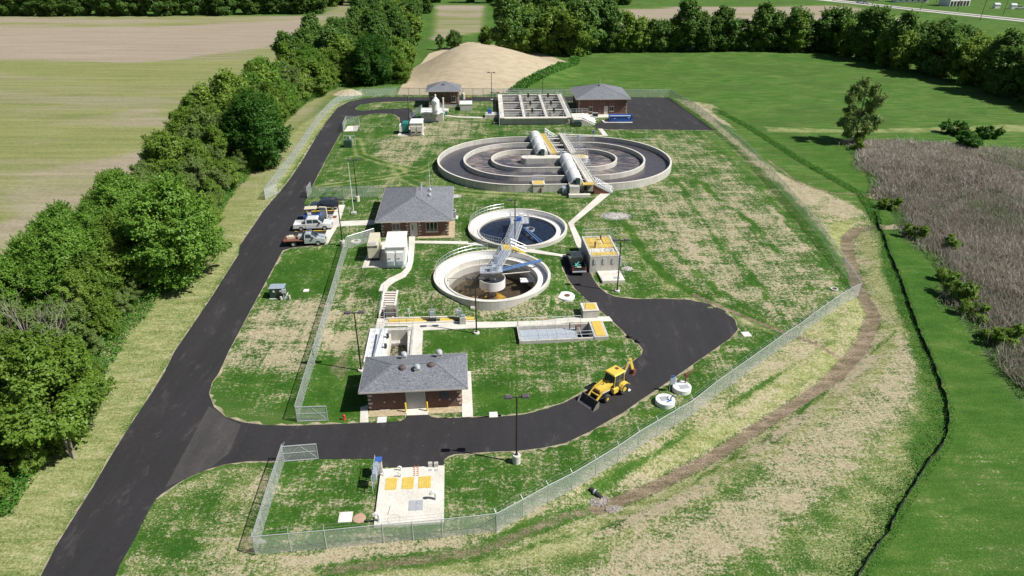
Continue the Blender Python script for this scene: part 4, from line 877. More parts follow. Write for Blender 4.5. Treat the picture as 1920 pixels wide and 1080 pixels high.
def stair_side(x0, x1, y, w, z0, n, name):
    dx = (x1 - x0) / n; fr = MB()
    for k in (-1, 1): fr.bar((x0, y + k * w / 2, z0 - .1), (x1, y + k * w / 2, .05), .04, .18)
    for i in range(n): fr.box(x0 + i * dx, x0 + (i + .8) * dx, y - w / 2, y + w / 2, z0 * (1 - (i + 1) / (n + 1)) - .04, z0 * (1 - (i + 1) / (n + 1)))
    for k in (-1, 1): railing_mb([(x0, y + k * w / 2, z0), (x1, y + k * w / 2, 0)], 1.0, 1.6, .022, fr)
    fr.build(name, M['galv'], t)
stair_side(5.3, 8.6, -17.0, 1.0, zb, 9, 'stair'); stair_side(-.4, 2.4, 16.9, .9, zb, 8, 'stair')
MB().box(3.3, 5.3, -17.7, -16.5, zb - .1, zb + .02).build('landing', M['grating'], t)
MB().box(.9, 2.6, -18.4, -16.1, .1, 1.75).build('gearbox_platform', M['wall'], t); MB().box(.7, 4.4, -19.2, -18.45, .05, .55).build('drive_base', M['concrete'], t)
MB().box(-.2, .65, -17.2, -16.0, -.2, 1.1).build('panel', M['bluemat'], t)
MB().hexa([(5.3, -17.4, -.1), (8.4, -17.4, -.1), (8.4, -16.3, -.1), (5.3, -16.3, -.1)], [(5.3, -17.4, 1.5), (5.4, -17.4, 1.5), (5.4, -16.3, 1.5), (5.3, -16.3, 1.5)]).build('stair_underside', M['brown'], t)  # brown wedge added to darken the underside of the open stair
m = MB()
for x, y, h in ((9.0, 9.3, 2.6), (9.6, 13.3, 2.6), (6.9, 2.9, 2.2), (6.2, 15.8, 2.0)): m.tube([(x, y, ZR), (x, y, ZR + h * .7)], .04, 5)
each(m, 'sensor_post', M['galv'], t)
MB().box(9.45, 9.8, 13.2, 13.4, ZR + 1.3, ZR + 1.85).build('sensor_box', M['blue'], t)
m = MB().tube([(-4.8, -.4, .3), (-7, .2, .25), (-8.6, -.2, .22), (-8.9, -.9, .2), (-7, -1.4, .2), (-4.9, -1.2, .3)], .07, 6); m.build('hose', M['black'], t)
# valve chamber at the ditch front
t = thing('valve_chamber', 'small square concrete chamber with yellow top against the front of the oval tank', 'chamber', W(999.5, 361), DR)
MB().box(0, 2.0, 0, 1.9, -.3, 1.35).build('wall', M['wall'], t); MB().box(-.1, 2.1, -.1, 2.0, 1.35, 1.5).build('rim', M['concrete'], t); MB().box(.15, 1.85, .15, 1.75, 1.503, 1.54).build('grating', M['grating'], t)
railing_mb([(0, 1.95, 1.5), (2.05, 1.95, 1.5)], 1.05, 1, .03).build('handrail', M['alu'], t); MB().tube([(-.35, .5, 0), (-.35, .5, 1.3), (-.35, 1.3, 1.4)], .18, 8).build('pipe', M['black'], t); MB().tube([(1.4, -.12, 0), (1.4, -.12, .9)], .12, 8).build('valve', M['brown'], t)

# ---------------------------------------------------------------- clarifiers
M['tank_floor'] = mottled('wet_brown_tank_floor', (.035, .026, .016), (.10, .075, .045), 1.2, .45)
def clarifier(label, cx, cy, zr, r, empty):
    t = thing('clarifier', label, 'tank', (cx, cy, zr), R(SITE), 'round clarifier tanks'); n = 96
    MB().ring(circ(r, n), circ(r - .3, n), -1.9 if not empty else -1.9, 0).build('outer_wall', M['wall'], t)
    MB().ring(circ(r + .02, n), circ(r - .32, n), .003, .07).build('coping', M['concrete'], t)
    MB().ring(circ(r - .3, n), circ(r - 1.45, n), -1.2, -.72).build('launder_floor', M['white_coat'], t)
    MB().ring(circ(r - 1.45, n), circ(r - 1.65, n), -1.25, -.55).build('weir_wall', M['concrete'], t)
    MB().ring(circ(r - .72, n), circ(r - .80, n), -.718, -.62).build('baffle', M['concrete'], t)
    lin_ = MB()
    lin_.ring(circ(r - .302, n), circ(r - .315, n), -.72, -.03); lin_.build('wall_lining', M['white_coat'], t)
    if empty:
        MB().ring(circ(r - 1.5, n), circ(r - 1.95, n), -2.2, -1.25).build('ledge', M['concrete_old'], t)
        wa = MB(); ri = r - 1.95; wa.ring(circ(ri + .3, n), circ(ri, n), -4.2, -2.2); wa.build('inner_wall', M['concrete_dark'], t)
        MB().ring(circ(ri, n), circ(1.0, n), -4.2, -3.2, -3.6).build('floor', M['tank_floor'], t)
    else:
        MB().prism(circ(r - 1.65, n), -1.6, -.82).build('water', M['water_clear'], t)
    return t
ta = clarifier('nearer round clarifier tank, drained, showing its brown floor and the grey drum at its centre', -2.62, 80.9, 1.95, 7.70, True)
tb = clarifier('farther round clarifier tank, full of dark blue water', .88, 97.1, 2.05, 7.57, False)
# arcs of railing
def arc_rail(t, r, a0, a1, n=16):
    pts = [(r * math.cos(R(a0 + (a1 - a0) * i / n)), r * math.sin(R(a0 + (a1 - a0) * i / n)), .06) for i in range(n + 1)]
    railing_mb(pts, 1.05, 1.9, .022).build('handrail', M['alu'], t)
arc_rail(ta, 7.47, 92, 184); arc_rail(tb, 7.35, 103, 178); arc_rail(tb, 7.35, 196, 246)
# drained tank: puddle, column, drum, bridge, scraper
m, n_ = mat('ochre_puddle', None, .16); a_ = n_.noise(n_.coord(), .9, 5, .6); n_.l(n_.ramp(a_, [(.38, (.16, .085, .015)), (.5, (.36, .20, .025)), (.62, (.52, .31, .05))]), n_.b.inputs['Base Color']); M['ochre'] = m
pud = [(r_ * math.cos(R(q)), r_ * math.sin(R(q))) for q, r_ in ((150, 4.0), (175, 4.9), (195, 5.0), (215, 5.1), (235, 5.0), (255, 5.1), (275, 5.2), (290, 4.9), (305, 5.1), (318, 4.2), (325, 2.6), (350, 1.6), (60, 1.0), (110, 1.6), (130, 2.8))]
MB().prism(pud, -4.0, -3.15).build('sludge_puddle', M['ochre'], ta)
MB().tube([(0, 0, -5.4), (0, 0, -.3)], .42, 14).build('centre_column', M['concrete_old'], ta, smooth=True)
dx, dy = .1, -.35
def drum(t, x, y, r, z0, z1, mt, name='feed_well'):
    MB().ring(circ(r, 40, x, y), circ(r - .06, 40, x, y), z0, z1).build(name, mt, t, smooth=True)
drum(ta, 0, -.2, 1.72, -1.65, -.40, M['white_coat']); MB().box(-1.2, 1.2, -.7, .3, -.95, -.75).box(-.5, .5, -1.5, 1.1, -1.2, -.97).build('drum_floor', mottled('dark_drive_steel', (.02, .025, .04), (.05, .06, .08), 2, .5), ta)
def truss_bridge(t, p0, p1, w=1.05, z=.75, zr=1.05, lbl='bridge', sag=.0):
    a_ = Vector((p0[0], p0[1], z)); b_ = Vector((p1[0], p1[1], z)); d = (b_ - a_); L = d.length; d.normalize(); nr = Vector((d.y, -d.x, 0))
    m = MB(); m.bar(a_, b_, w * .8, .06); o = m.build(lbl, M['deck'], t)
    rr = MB()
    for s in (-1, 1):
        A0 = a_ + nr * s * w / 2; B0 = b_ + nr * s * w / 2; nn = max(3, int(L / 1.5))
        rr.bar(A0 - Vector((0, 0, .35)), B0 - Vector((0, 0, .35)), .09, .09); rr.bar(A0, B0, .06, .07)
        for k in (.55, 1.05): rr.tube([A0 + Vector((0, 0, k)), B0 + Vector((0, 0, k))], .024, 4)
        for i in range(nn + 1):
            p = A0.lerp(B0, i / nn); rr.tube([p - Vector((0, 0, .35)), p + Vector((0, 0, 1.05))], .02, 4)
            if i < nn: q = A0.lerp(B0, (i + 1) / nn); rr.tube([p - Vector((0, 0, .35)), q], .018, 4)
    rr.build('truss_rail', M['alu'], o)
    g = MB(); g.box(-.01, .01, -.01, .01, 0, .01)
    return o
Ri = Matrix.Rotation(-R(SITE), 3, 'Z')
def loc_of(t, px, py, zabs):
    f = flat(px, py, zabs); v = Ri @ (Vector((f[0], f[1], 0)) - Vector((t.location.x, t.location.y, 0))); return (v.x, v.y)
pA = loc_of(ta, 922, 505, 2.7); pB = loc_of(ta, 955, 458, 2.7)
truss_bridge(ta, (0.1, -.6), pB, 1.25)
pf = MB().box(-1.6, 1.3, -.95, .9, .55, .72); pf.build('platform', M['alu'], ta)
rr = MB(); railing_mb([(-1.6, 1.0, .72), (-1.6, -.9, .72), (.0, -.9, .72)], 1.1, 1.0, .03, rr); railing_mb([(1.3, .8, .73), (1.3, -1.0, .73)], 1.1, .9, .03, rr); rr.build('platform_rail', M['alu'], ta)
MB().box(-.4, .55, -.75, .1, .73, 1.35).tube([(0, -.2, 1.2), (0, -.2, 1.75)], .22, 10).build('drive_unit', M['bluemat'], ta); MB().box(.35, .8, 1.4, 1.8, .78, 1.9).build('control_box', M['bluemat'], ta)
MB().bar((1.3, .1, .45), (6.9, 2.9, .35), .22, .22).bar((1.2, .25, .75), (6.9, 2.9, .5), .1, .1).build('skimmer_arm', M['arm_blue'], ta)
MB().bar((1.3, -.3, .1), (5.2, 1.5, -.55), .09, .09).build('skimmer_brace', M['concrete'], ta)
MB().box(3.9, 6.3, 1.1, 2.3, -2.0, -1.88).build('scum_box', M['white_coat'], ta)
m = MB()
for (x0, y0, x1, y1) in ((-.3, .2, -6.0, 1.2), (-.3, -.3, -4.4, .2)): m.tube([(x0, y0, -.5), (x1, y1, -1.0)], .05, 5)
for x, y in ((-3.6, .6), (-3.0, .1), (-4.6, -1.2)):
    m.tube([(x, y, -3.4), (x, y, -.9)], .05, 5); m.tube([(x - .3, y, -3.4), (x, y, -1.8)], .04, 5); m.tube([(x + .3, y, -3.4), (x, y, -1.8)], .04, 5)
m.tube([(-6, 1.2, -1.0), (-5.4, -.5, -2.2), (-4.6, -1.2, -2.4)], .06, 5)
for i in range(7): m.bar((-.6 + .1 * i, -1 - .5 * i, -3.1), (.3 + .1 * i, -1.2 - .5 * i, -2.8), .06, .2)
m.bar((-.4, -.4, -2.95), (-.2, -5.0, -2.95), .07, .18); m.bar((0, .3, -2.9), (-5, -2.6, -2.9), .07, .16)
m.build('sludge_rake', M['deadwood'], ta)
MB().ring(circ(.25, 12, 2.2, -4.7), circ(.18, 12, 2.2, -4.7), -3.15, -2.9).build('valve_wheel', M['white'], ta)
# full tank fittings
p0 = loc_of(tb, 973, 412, 2.8); p1 = loc_of(tb, 955, 458, 2.8)
truss_bridge(tb, p0, (p1[0] + .1, p1[1]), 1.35)
MB().box(p0[0] - 1.3, p0[0] + 1.4, p0[1] - 1.4, p0[1] + 1.1, .58, .72).build('platform', M['alu'], tb)
rr = MB(); railing_mb([(p0[0] - 1.3, p0[1] - 1.4, .72), (p0[0] - 1.3, p0[1] + 1.1, .72), (p0[0] + 1.4, p0[1] + 1.1, .72), (p0[0] + 1.4, p0[1] - 1.4, .72)], 1.1, .9, .03, rr); rr.build('platform_rail', M['alu'], tb)
MB().box(p0[0] + .1, p0[0] + .7, p0[1] + .4, p0[1] + .9, .72, 1.5).build('control_box', M['white'], tb); MB().box(p0[0] - .4, p0[0] + .4, p0[1] - .7, p0[1] - .1, .72, 1.3).build('drive_unit', M['blue'], tb)
MB().tube([(p0[0] + .1, p0[1] + 1.1, .7), (p0[0] + .1, p0[1] + 1.1, 3.2)], .03, 5).build('lamp_mast', M['galv'], tb)
MB().bar((p0[0] + .6, p0[1] - 1.2, -.1), (p0[0] + 2.5, p0[1] - 6.0, -.6), .14, .2).bar((p0[0] + .9, p0[1] - 1.2, -.1), (p0[0] + 2.9, p0[1] - 6.0, -.5), .12, .16).build('skimmer_arm', M['arm_blue'], tb)
MB().ring(circ(.75, 24, p0[0] + 1.5, p0[1] - 1.6), circ(.66, 24, p0[0] + 1.5, p0[1] - 1.6), -.4, -.1).build('feed_well', M['galv'], tb)
# platform between the two tanks
t = thing('access_platform', 'yellow grating platform with handrails in the gap between the two round clarifiers', 'platform', (*flat(953, 461, 2.9), 2.75), R(SITE))
MB().box(-1.0, .35, -1.2, .9, -.1, 0).build('deck', M['alu'], t); MB().box(-.7, .3, -1.1, .8, .003, .05).build('grating', M['grating'], t)
m = MB(); m2 = MB()
for i in range(6): m2.box(.4 + i * .35, .72 + i * .35, -.55, .45, -.12 - i * .19, -.06 - i * .19)
each(m2, 'step', M['grating'], t)
railing_mb([(.35, -.6, 0), (2.6, -.6, -1.15)], 1.05, 1.3, .018, m); railing_mb([(.35, .5, 0), (2.6, .5, -1.15)], 1.05, 1.3, .018, m); m.build('handrail', M['alu'], t)
each(MB().box(-.9, -.7, -1.0, -.8, -1.6, -.1).box(.1, .3, .6, .8, -1.6, -.1), 'leg', M['galv'], t)
# ---------------------------------------------------------------- pits, channels and slabs
t = thing('screening_channel', 'open concrete channel pit with handrails directly behind the front brick building', 'channel', (*PITO, 0), PITR)
zt = .22
MB().box(-1.75, .3, -1.5, 5.6, -.3, zt).build('left_walkway', M['white_coat'], t); MB().box(3.2, 3.5, -1.5, 5.6, -3, zt).build('right_wall', M['wall'], t)
MB().box(.31, 3.19, 5.0, 5.6, -3, zt - .003).build('back_wall', M['wall'], t); MB().box(.0, .28, -1.5, 5.5, -3, -.31).build('left_wall', M['wall'], t)
m, n_ = mat('frothy_sewage', None, .4); a_ = n_.noise(n_.coord((1.4, 1, 1)), 1.8, 7, .7); n_.l(n_.ramp(a_, [(.40, (.03, .028, .018)), (.5, (.12, .11, .06)), (.6, (.38, .36, .27))]), n_.b.inputs['Base Color']); M['sewage'] = m
MB().box(.29, 3.19, -1.5, 4.99, -2.4, -1.5).build('sewage', M['sewage'], t); MB().box(.30, 3.18, 4.3, 4.98, -1.49, -1.2).build('screen_sill', M['concrete_old'], t)
MB().box(.32, .75, -1.4, 4.4, -1.2, .1).build('inner_ledge', M['concrete'], t)
rr = MB(); railing_mb([(.2, -1.2, zt), (.2, 5.3, zt), (3.35, 5.3, zt), (3.35, -1.2, zt)], 1.07, 1.6, .016, rr); railing_mb([(-1.0, -1.2, zt), (-1.0, 4.7, zt), (-.3, 4.7, zt)], 1.07, 1.3, .015, rr); railing_mb([(-.2, 5.3, zt), (-.2, 6.9, zt), (3.35, 6.9, zt)], 1.07, 1.5, .016, rr); rr.build('handrail', M['deck'], t)  # rails take the darker deck grey, their shade put into the colour
MB().bar((-.65, -1, .5), (-.25, 4.0, 1.0), .16, .14).build('conveyor', M['deck'], t)
each(MB().lathe([(.16, zt), (.16, zt + .5), (.001, zt + .55)], .45, 1.2, 10).lathe([(.16, zt), (.16, zt + .5), (.001, zt + .55)], .5, 3.4, 10), 'valve', M['green_box'], t)
tr0 = Vector((*flat(723, 608, 0.1), 0)); tr1 = Vector((*flat(891, 603, 0.1), 0)); rz = math.atan2(tr1.y - tr0.y, tr1.x - tr0.x); L = (tr1 - tr0).length
t = thing('grated_trench', 'long narrow concrete trench with yellow grating covers along the path above the channel pit', 'trench', tr0, rz)
MB().box(0, L, 0, .22, -.3, .22).build('near_curb', M['concrete'], t); MB().box(0, L, .95, 1.2, -.3, .35).build('far_curb', M['concrete'], t)
each(MB().box(.3, 2.4, .22, .95, .12, .2).box(2.5, 5.6, .22, .95, .12, .19).box(6.5, 9.1, .22, .95, .12, .195), 'grating', M['grating'], t); MB().box(L - 1.5, L - .1, .25, 1.4, .1, .30).build('end_grating', M['grating'], t); MB().box(L - 1.7, L + .1, 1.4, 1.55, -.3, .4).build('end_curb', M['concrete'], t)
for (px, py), lab in (((811, 604), 'upright grey slide gate on the yellow grated trench, left one of two'), ((861, 602), 'upright grey slide gate on the yellow grated trench, right one beside the tan cabinet')):
    p = W(px, py, 0); g = thing('slide_gate', lab, 'gate', p, rz, 'slide gates on the yellow trench')
    MB().box(-.45, .45, -.25, .1, 0, .55).build('gate_pit', M['black'], g); f = MB()
    for x in (-.35, .35): f.bar((x, .3, 0), (x, .3, 1.6), .08)
    f.bar((-.4, .3, 1.6), (.4, .3, 1.6), .1).tube([(0, .3, .4), (0, .3, 2.1)], .04, 5); f.build('frame', M['galv'], g); MB().box(-.25, .2, .0, .25, .9, 1.4).build('actuator', M['bluemat'], g)
t = thing('cabinet', 'small tan cabinet standing on the path at the right slide gate', 'cabinet', W(867.5, 609.5), rz); MB().box(-.35, .4, 0, .5, 0, 1.0).build('housing', M['concrete_old'], t, .03); MB().box(-.2, .3, .1, .4, 1.0, 1.25).build('display', M['bluemat'], t)
t = thing('pump_cage', 'grey mesh cage with equipment at the foot of the stairs', 'equipment', W(735, 598), rz)
f = MB()
for x in (-.9, .7):
    for y in (0, 1.2): f.tube([(x, y, 0), (x, y, 1.9)], .03, 4)
for z in (.9, 1.9): f.tube([(-.9, 0, z), (.7, 0, z), (.7, 1.2, z), (-.9, 1.2, z), (-.9, 0, z)], .03, 4)
f.build('frame', M['galv'], t); MB().box(-.75, .55, .1, 1.1, 0, 1.3).build('pump_housing', M['concrete_dark'], t, .05)
t = thing('sampler_post', 'short grey post with a box on top behind the yellow trench', 'post', W(768, 599), rz); MB().tube([(0, 0, 0), (0, 0, 1.1)], .06, 6).build('post', M['galv'], t); MB().box(-.14, .14, -.1, .1, 1.1, 1.5).build('box', M['alu'], t)
# stairs
a0 = W(710, 597); a1 = W(723.5, 597); b0 = W(711, 547.5)
ax = Vector((a1.x - a0.x, a1.y - a0.y, 0)).normalized(); run = math.hypot(b0.x - a0.x, b0.y - a0.y); ay = Vector((-ax.y, ax.x, 0))
t = thing('outdoor_stair', 'straight concrete stair of eleven steps climbing the grass bank left of the drained tank', 'stair', (a0.x, a0.y, 0), math.atan2(ax.y, ax.x))
ns = 11; z0 = tz(a0.x, a0.y) + .10; z1 = tz(b0.x, b0.y) + .06
for i in range(ns):
    z = z0 + (z1 - z0) * (i + 1) / ns; MB().box(.25, 1.65, run * i / ns, run * (i + 1) / ns, -.5, z).build('step', M['concrete'], t)
    MB().box(.27, 1.63, run * i / ns - .035, run * i / ns - .004, z - .15, z - .01).build('riser', M['brown'], t)
for x in (0, 1.66): MB().hexa([(x, -.1, -.5), (x + .24, -.1, -.5), (x + .24, run + .1, -.5), (x, run + .1, -.5)], [(x, -.1, z0 + .14), (x + .24, -.1, z0 + .14), (x + .24, run + .1, z1 + .16), (x, run + .1, z1 + .16)]).build('cheek_wall', M['concrete'], t)
rr = MB(); railing_mb([(.12, -.1, z0 + .1), (.12, run, z1 + .1)], .95, 1.4, .02, rr); rr.build('handrail', M['galv'], t)
# grated channel
t = thing('disinfection_channel', 'long shallow concrete channel covered with grey grating panels, handrails along both sides', 'channel', (*CHO, 0), CHR)
m = MB().box(-.0, .25, 0, 3.62, -2, .45).build('left_wall', M['wall'], t); MB().box(.26, 8.7, 0, .25, -2, .42).build('near_wall', M['wall'], t); MB().box(.26, 8.7, 3.37, 3.62, -2, .38).build('far_wall', M['wall'], t)
for i in range(6):
    for j in range(2): MB().box(.32 + i * 1.1, 1.36 + i * 1.1, .3 + j * 1.5, 1.74 + j * 1.5, -.12, -.05).build('grating_panel', M['grey_grating'], t)
f = MB()
for i in range(7): f.box(.26 + i * 1.1, .32 + i * 1.1, .3, 3.3, -.14, -.02)
each(f, 'panel_joint', M['alu'], t); MB().box(.3, 7.0, .26, 3.36, -.5, -.15).build('under_channel', M['concrete_old'], t); MB().box(7.0, 8.7, .26, 3.36, -1.8, -1.2).build('water', M['water_clear'], t)
each(MB().bar((6.9, .3, -.1), (6.9, 3.3, -.1), .1).bar((7.5, .3, -.1), (7.5, 3.3, -.1), .08), 'beam', M['bluemat'], t)
rr = MB(); railing_mb([(.1, 3.5, .4), (7.7, 3.5, .4)], 1.05, 1.4, .026, rr); railing_mb([(.1, .12, .42), (8.6, .12, .42)], .95, 2.2, .024, rr); railing_mb([(.1, .15, .45), (.1, 3.4, .45)], .8, 1.6, .024, rr); rr.build('handrail', M['alu'], t)
MB().box(8.71, 10.4, -.05, 3.62, -2, .55).build('outlet_chamber', M['wall'], t); MB().box(8.98, 10.1, .15, 3.5, .553, .6).build('outlet_grating', M['grating'], t)
m = MB(); m.tube([(7.0, 2.6, -.05), (7.0, 2.6, .6), (7.6, 2.6, .6)], .12, 8).tube([(6.3, 2.9, 0), (6.3, 2.9, .9)], .08, 6); each(m, 'pipe', M['brown'], t)
t = thing('grated_box', 'square concrete box with yellow lid at the right end of the grated channel', 'chamber', W(1093, 598), CHR)
MB().box(0, 1.9, .0, 1.9, -.5, 1.05).build('wall', M['wall'], t); MB().box(-.04, 1.94, -.04, 1.94, 1.05, 1.14).build('rim', M['concrete'], t); MB().box(.3, 1.7, .25, 1.75, 1.143, 1.18).build('grating', M['grating'], t); MB().tube([(.3, .3, 1.1), (.3, .3, 2.2)], .04, 5).build('post', M['galv'], t)
# splitter box
c0 = Vector((*flat(1107, 481, RISE + 1.95), 0)); c1 = Vector((*flat(1164, 479, RISE + 1.95), 0)); c2 = Vector((*flat(1091, 443, RISE + 1.95), 0))
rz = math.atan2(c1.y - c0.y, c1.x - c0.x); w = (c1 - c0).length; d = (c2 - c0).length
t = thing('splitter_box', 'tall square concrete box topped with yellow grating and handrails, right of the dark pickup', 'chamber', (c0.x, c0.y, RISE - .2), rz); z = 2.15
m = MB(); m.box(0, w, 0, .3, -.5, z).box(0, w, d - .3, d, -.5, z - .002).box(0, .3, .3, d - .3, -.5, z - .001).box(w - .3, w, .3, d - .3, -.5, z - .001); each(m, 'wall', M['wall'], t)
MB().box(.31, w - .31, .31, d - .31, .5, z - .15).build('deck', M['concrete'], t)
each(MB().box(.35, w - .4, .35, 1.4, z - .14, z - .04).box(.35, w - .35, 2.9, 4.1, z - .14, z - .03).box(.35, 2.4, 4.4, 6.4, z - .14, z - .045).box(2.7, w - .35, 4.3, 6.5, z - .14, z - .035), 'grating', M['grating'], t)
rr = MB(); railing_mb([(.1, d - .1, z), (w - .1, d - .1, z), (w - .1, .1, z), (.1, .1, z)], 1.07, 1.4, .025, rr); railing_mb([(1.5, .5, z), (1.3, 6.0, z)], 1.0, 1.4, .022, rr); rr.build('handrail', M['alu'], t)
m = MB()
for i in range(3): m.box(.5 + i * 1.25, .85 + i * 1.25, -.09, -.003, z - 1.1, z - .35)
each(m, 'bracket', M['galv'], t); each(MB().tube([(1.2, 3.0, z), (1.2, 3.0, z + .8)], .12, 8).tube([(2.5, 5.6, z), (2.5, 5.6, z + .7)], .12, 8), 'gate_stem', M['brown'], t)
MB().box(w + .05, w + .4, .5, .9, .3, 1.6).build('side_panel', M['galv'], t)
MB().lathe([(.55, z + .02), (.55, z + .05), (.47, z + .05), (.47, z + .02)], 3.0, 2.1, 20, False).build('hose_coil', M['concrete_old'], t)
def slab(name, label, pts, h=.3, mt='concrete'):
    P = WL(pts); c = sum(P, Vector()) / len(P); t = thing(name, label, 'slab', c)
    MB().prism([(p.x - c.x, p.y - c.y) for p in P], -.5, h).build('slab', M[mt], t, .02); return t, c
t, c = slab('concrete_slab', 'low square concrete slab on the grass below the tall yellow grated box', [(1117, 507), (1160.5, 506), (1171.6, 530), (1129.4, 532)][::-1], .3)
MB().box(.3, 1.1, -1.3, -.7, .303, .34).build('hatch', M['galv'], t); MB().tube([(-1.1, 1.7, .3), (-1.1, 1.7, .8), (-1.35, 1.7, .9), (-1.5, 1.7, .7)], .13, 8).build('vent_pipe', M['white'], t); MB().tube([(.9, .7, .36), (2.1, .7, .36)], .04, 5).build('drain_rod', M['galv'], t)
railing_mb([(2.1, 2.0, .3), (2.3, .6, .3)], 1.0, .7, .025).build('handrail', M['alu'], t)
# big front slab
P = WL([(701, 990), (832, 982), (831, 873), (715, 879)], 0); c = P[0]; rz = R(4.6)
t = thing('pump_station_slab', 'large white concrete slab nearest the camera, with three yellow gratings and a steel hatch', 'slab', (c.x, c.y, 0), rz)
SWd, SD = 5.55, 6.55
MB().box(0, SWd, 0, SD, -.6, .22).build('slab', M['concrete'], t, .015)
Rs = Matrix.Rotation(-rz, 3, 'Z')
def sl_(px, py, z=.22): f = flat(px, py, z); v = Rs @ Vector((f[0] - c.x, f[1] - c.y, 0)); return v.x, v.y
for x0, y0, x1, y1 in ((490, 595, 632, 455), (678, 585, 820, 445), (865, 575, 1010, 437)):
    p = sl_(640 + x0 / 6, 820 + y0 / 6); q = sl_(640 + x1 / 6, 820 + y1 / 6); MB().box(p[0], q[0], p[1], q[1], .223, .25).build('grating', M['grating'], t)
p = sl_(640 + 758 / 6, 820 + 828 / 6); q = sl_(640 + 922 / 6, 820 + 707 / 6); mdx = (p[0] + q[0]) / 2
each(MB().box(p[0], mdx - .01, p[1], q[1], .223, .26).box(mdx + .01, q[0], p[1], q[1], .223, .26), 'hatch_leaf', M['galv'], t)
for px, py in ((818, 936), (711.5, 976.5)):
    p = sl_(px, py); MB().tube([(p[0], p[1], .22), (p[0], p[1], .85), (p[0] - .06, p[1], 1.0), (p[0] - .25, p[1], 1.05), (p[0] - .42, p[1], .95), (p[0] - .45, p[1], .8)], .13, 10).build('vent_pipe', M['white'], t, smooth=True)
for px, py in ((751.5, 882), (751.5, 894)):
    p = sl_(px, py); MB().tube([(p[0], p[1], .22), (p[0] + .05, p[1], .6), (p[0] - .1, p[1], .7), (p[0] - .25, p[1], .6)], .06, 8).build('vent_hook', M['white'], t)
for i in range(5):
    for j in range(2): p = sl_(777.5 + j * 6.6, 877 + i * 3.8); MB().tube([(p[0], p[1], .22), (p[0], p[1], .42)], .035, 5).build('marker_stake', M['orange'], t)
for px in (807, 818): p = sl_(px, 874); MB().box(p[0] - .18, p[0] + .18, p[1] - .15, p[1] + .1, .22, .65).build('junction_box', M['concrete_old'], t); q = sl_(px, 881.5); MB().box(q[0] - .15, q[0] + .15, q[1] - .14, q[1] + .14, .223, .25).build('floor_plate', M['galv'], t)
p = sl_(738.5, 974); MB().lathe([(.52, .223), (.52, .235), (.47, .235), (.47, .223)], p[0], p[1], 28, False).build('manhole_ring', M['concrete_old'], t)
p = sl_(728, 966); q = sl_(732.5, 949); MB().tube([(p[0], p[1], .26), (q[0], q[1], .26)], .025, 5).build('rod', M['galv'], t)
t = thing('panel_rack', 'grey electrical panels on a steel rack along the left edge of the front concrete slab', 'electrical panel', W(703.5, 930), R(94))
each(MB().box(.6, 1.5, -.15, .15, 1.1, 1.9).box(1.9, 2.7, -.15, .15, .9, 1.6), 'panel', M['bluemat'], t, False)
f = MB()
for x in (0.3, 1.0, 1.75, 2.9): f.tube([(x, .2, 0), (x, .2, 1.9)], .04, 5)
f.tube([(0.3, .2, 1.75), (2.9, .2, 1.75)], .035, 4).tube([(0.3, .2, 1.0), (2.9, .2, 1.0)], .035, 4); f.build('rack', M['galv'], t)
t = thing('control_cabinet', 'tall tan and blue cabinet at the upper left corner of the front concrete slab', 'cabinet', W(712, 891), R(4)); MB().box(-.22, .25, 0, .45, 0, 1.55).build('housing', M['concrete_old'], t, .02); MB().box(-.28, .3, -.06, .5, 1.55, 1.65).build('lid', M['blue'], t); MB().tube([(.4, -.3, 0), (.4, -.3, .9)], .06, 6).build('post', M['white'], t)
for (px, py), lab, s in (((648, 970), 'square white concrete pad lying in the grass left of the front slab', .55), ((925, 778), 'small white square lid in the grass right of the front brick building', .42), ((716, 787.5), 'small white square lid in the grass left of the front building doors', .45), ((1399, 627), 'small white square lid on the grass beside the round end of the asphalt loop', .5), ((574, 545), 'pale broken concrete lump on the lawn right of the green transformer', .35), ((795, 240), 'small white plate in the bare grass behind the rear cabinets', .3), ((888, 574), 'small pale lid in the grass below the drained tank', .4)):
    t = thing('ground_pad', lab, 'ground pad', W(px, py), R(4.6)); MB().box(-s, s, -s, s, -.2, .07).build('frame', M['concrete'], t, .02); MB().box(-s * .75, s * .75, -s * .75, s * .75, .073, .09).build('lid', M['white'], t)
t = thing('manhole_cover', 'round rusty tan manhole lid in the grass left of the front slab', 'manhole', W(674, 972)); MB().lathe([(.52, -.2), (.52, .04), (.4, .06), (.001, .07)], 0, 0, 24).build('lid', mottled('rusty_tan', (.38, .24, .17), (.5, .33, .24), 4, .8), t)
t = thing('manhole_cover', 'small dark open manhole ring in the far right of the striped lawn', 'manhole', W(1564, 543)); MB().ring(circ(.5, 20), circ(.33, 20), -.1, .16).build('ring', M['concrete_old'], t); MB().prism(circ(.33, 16), -.1, .02).build('lid', M['brown'], t)
t = thing('fire_hydrant', 'small red fire hydrant in the grass left of the front brick building', 'hydrant', W(646, 787)); MB().lathe([(.14, 0), (.14, .08), (.09, .1), (.09, .45), (.12, .47), (.1, .58), (.001, .66)], 0, 0, 12).build('barrel', M['red'], t, smooth=True); MB().tube([(-.18, 0, .38), (.18, 0, .38)], .05, 8).build('outlet', M['red'], t)
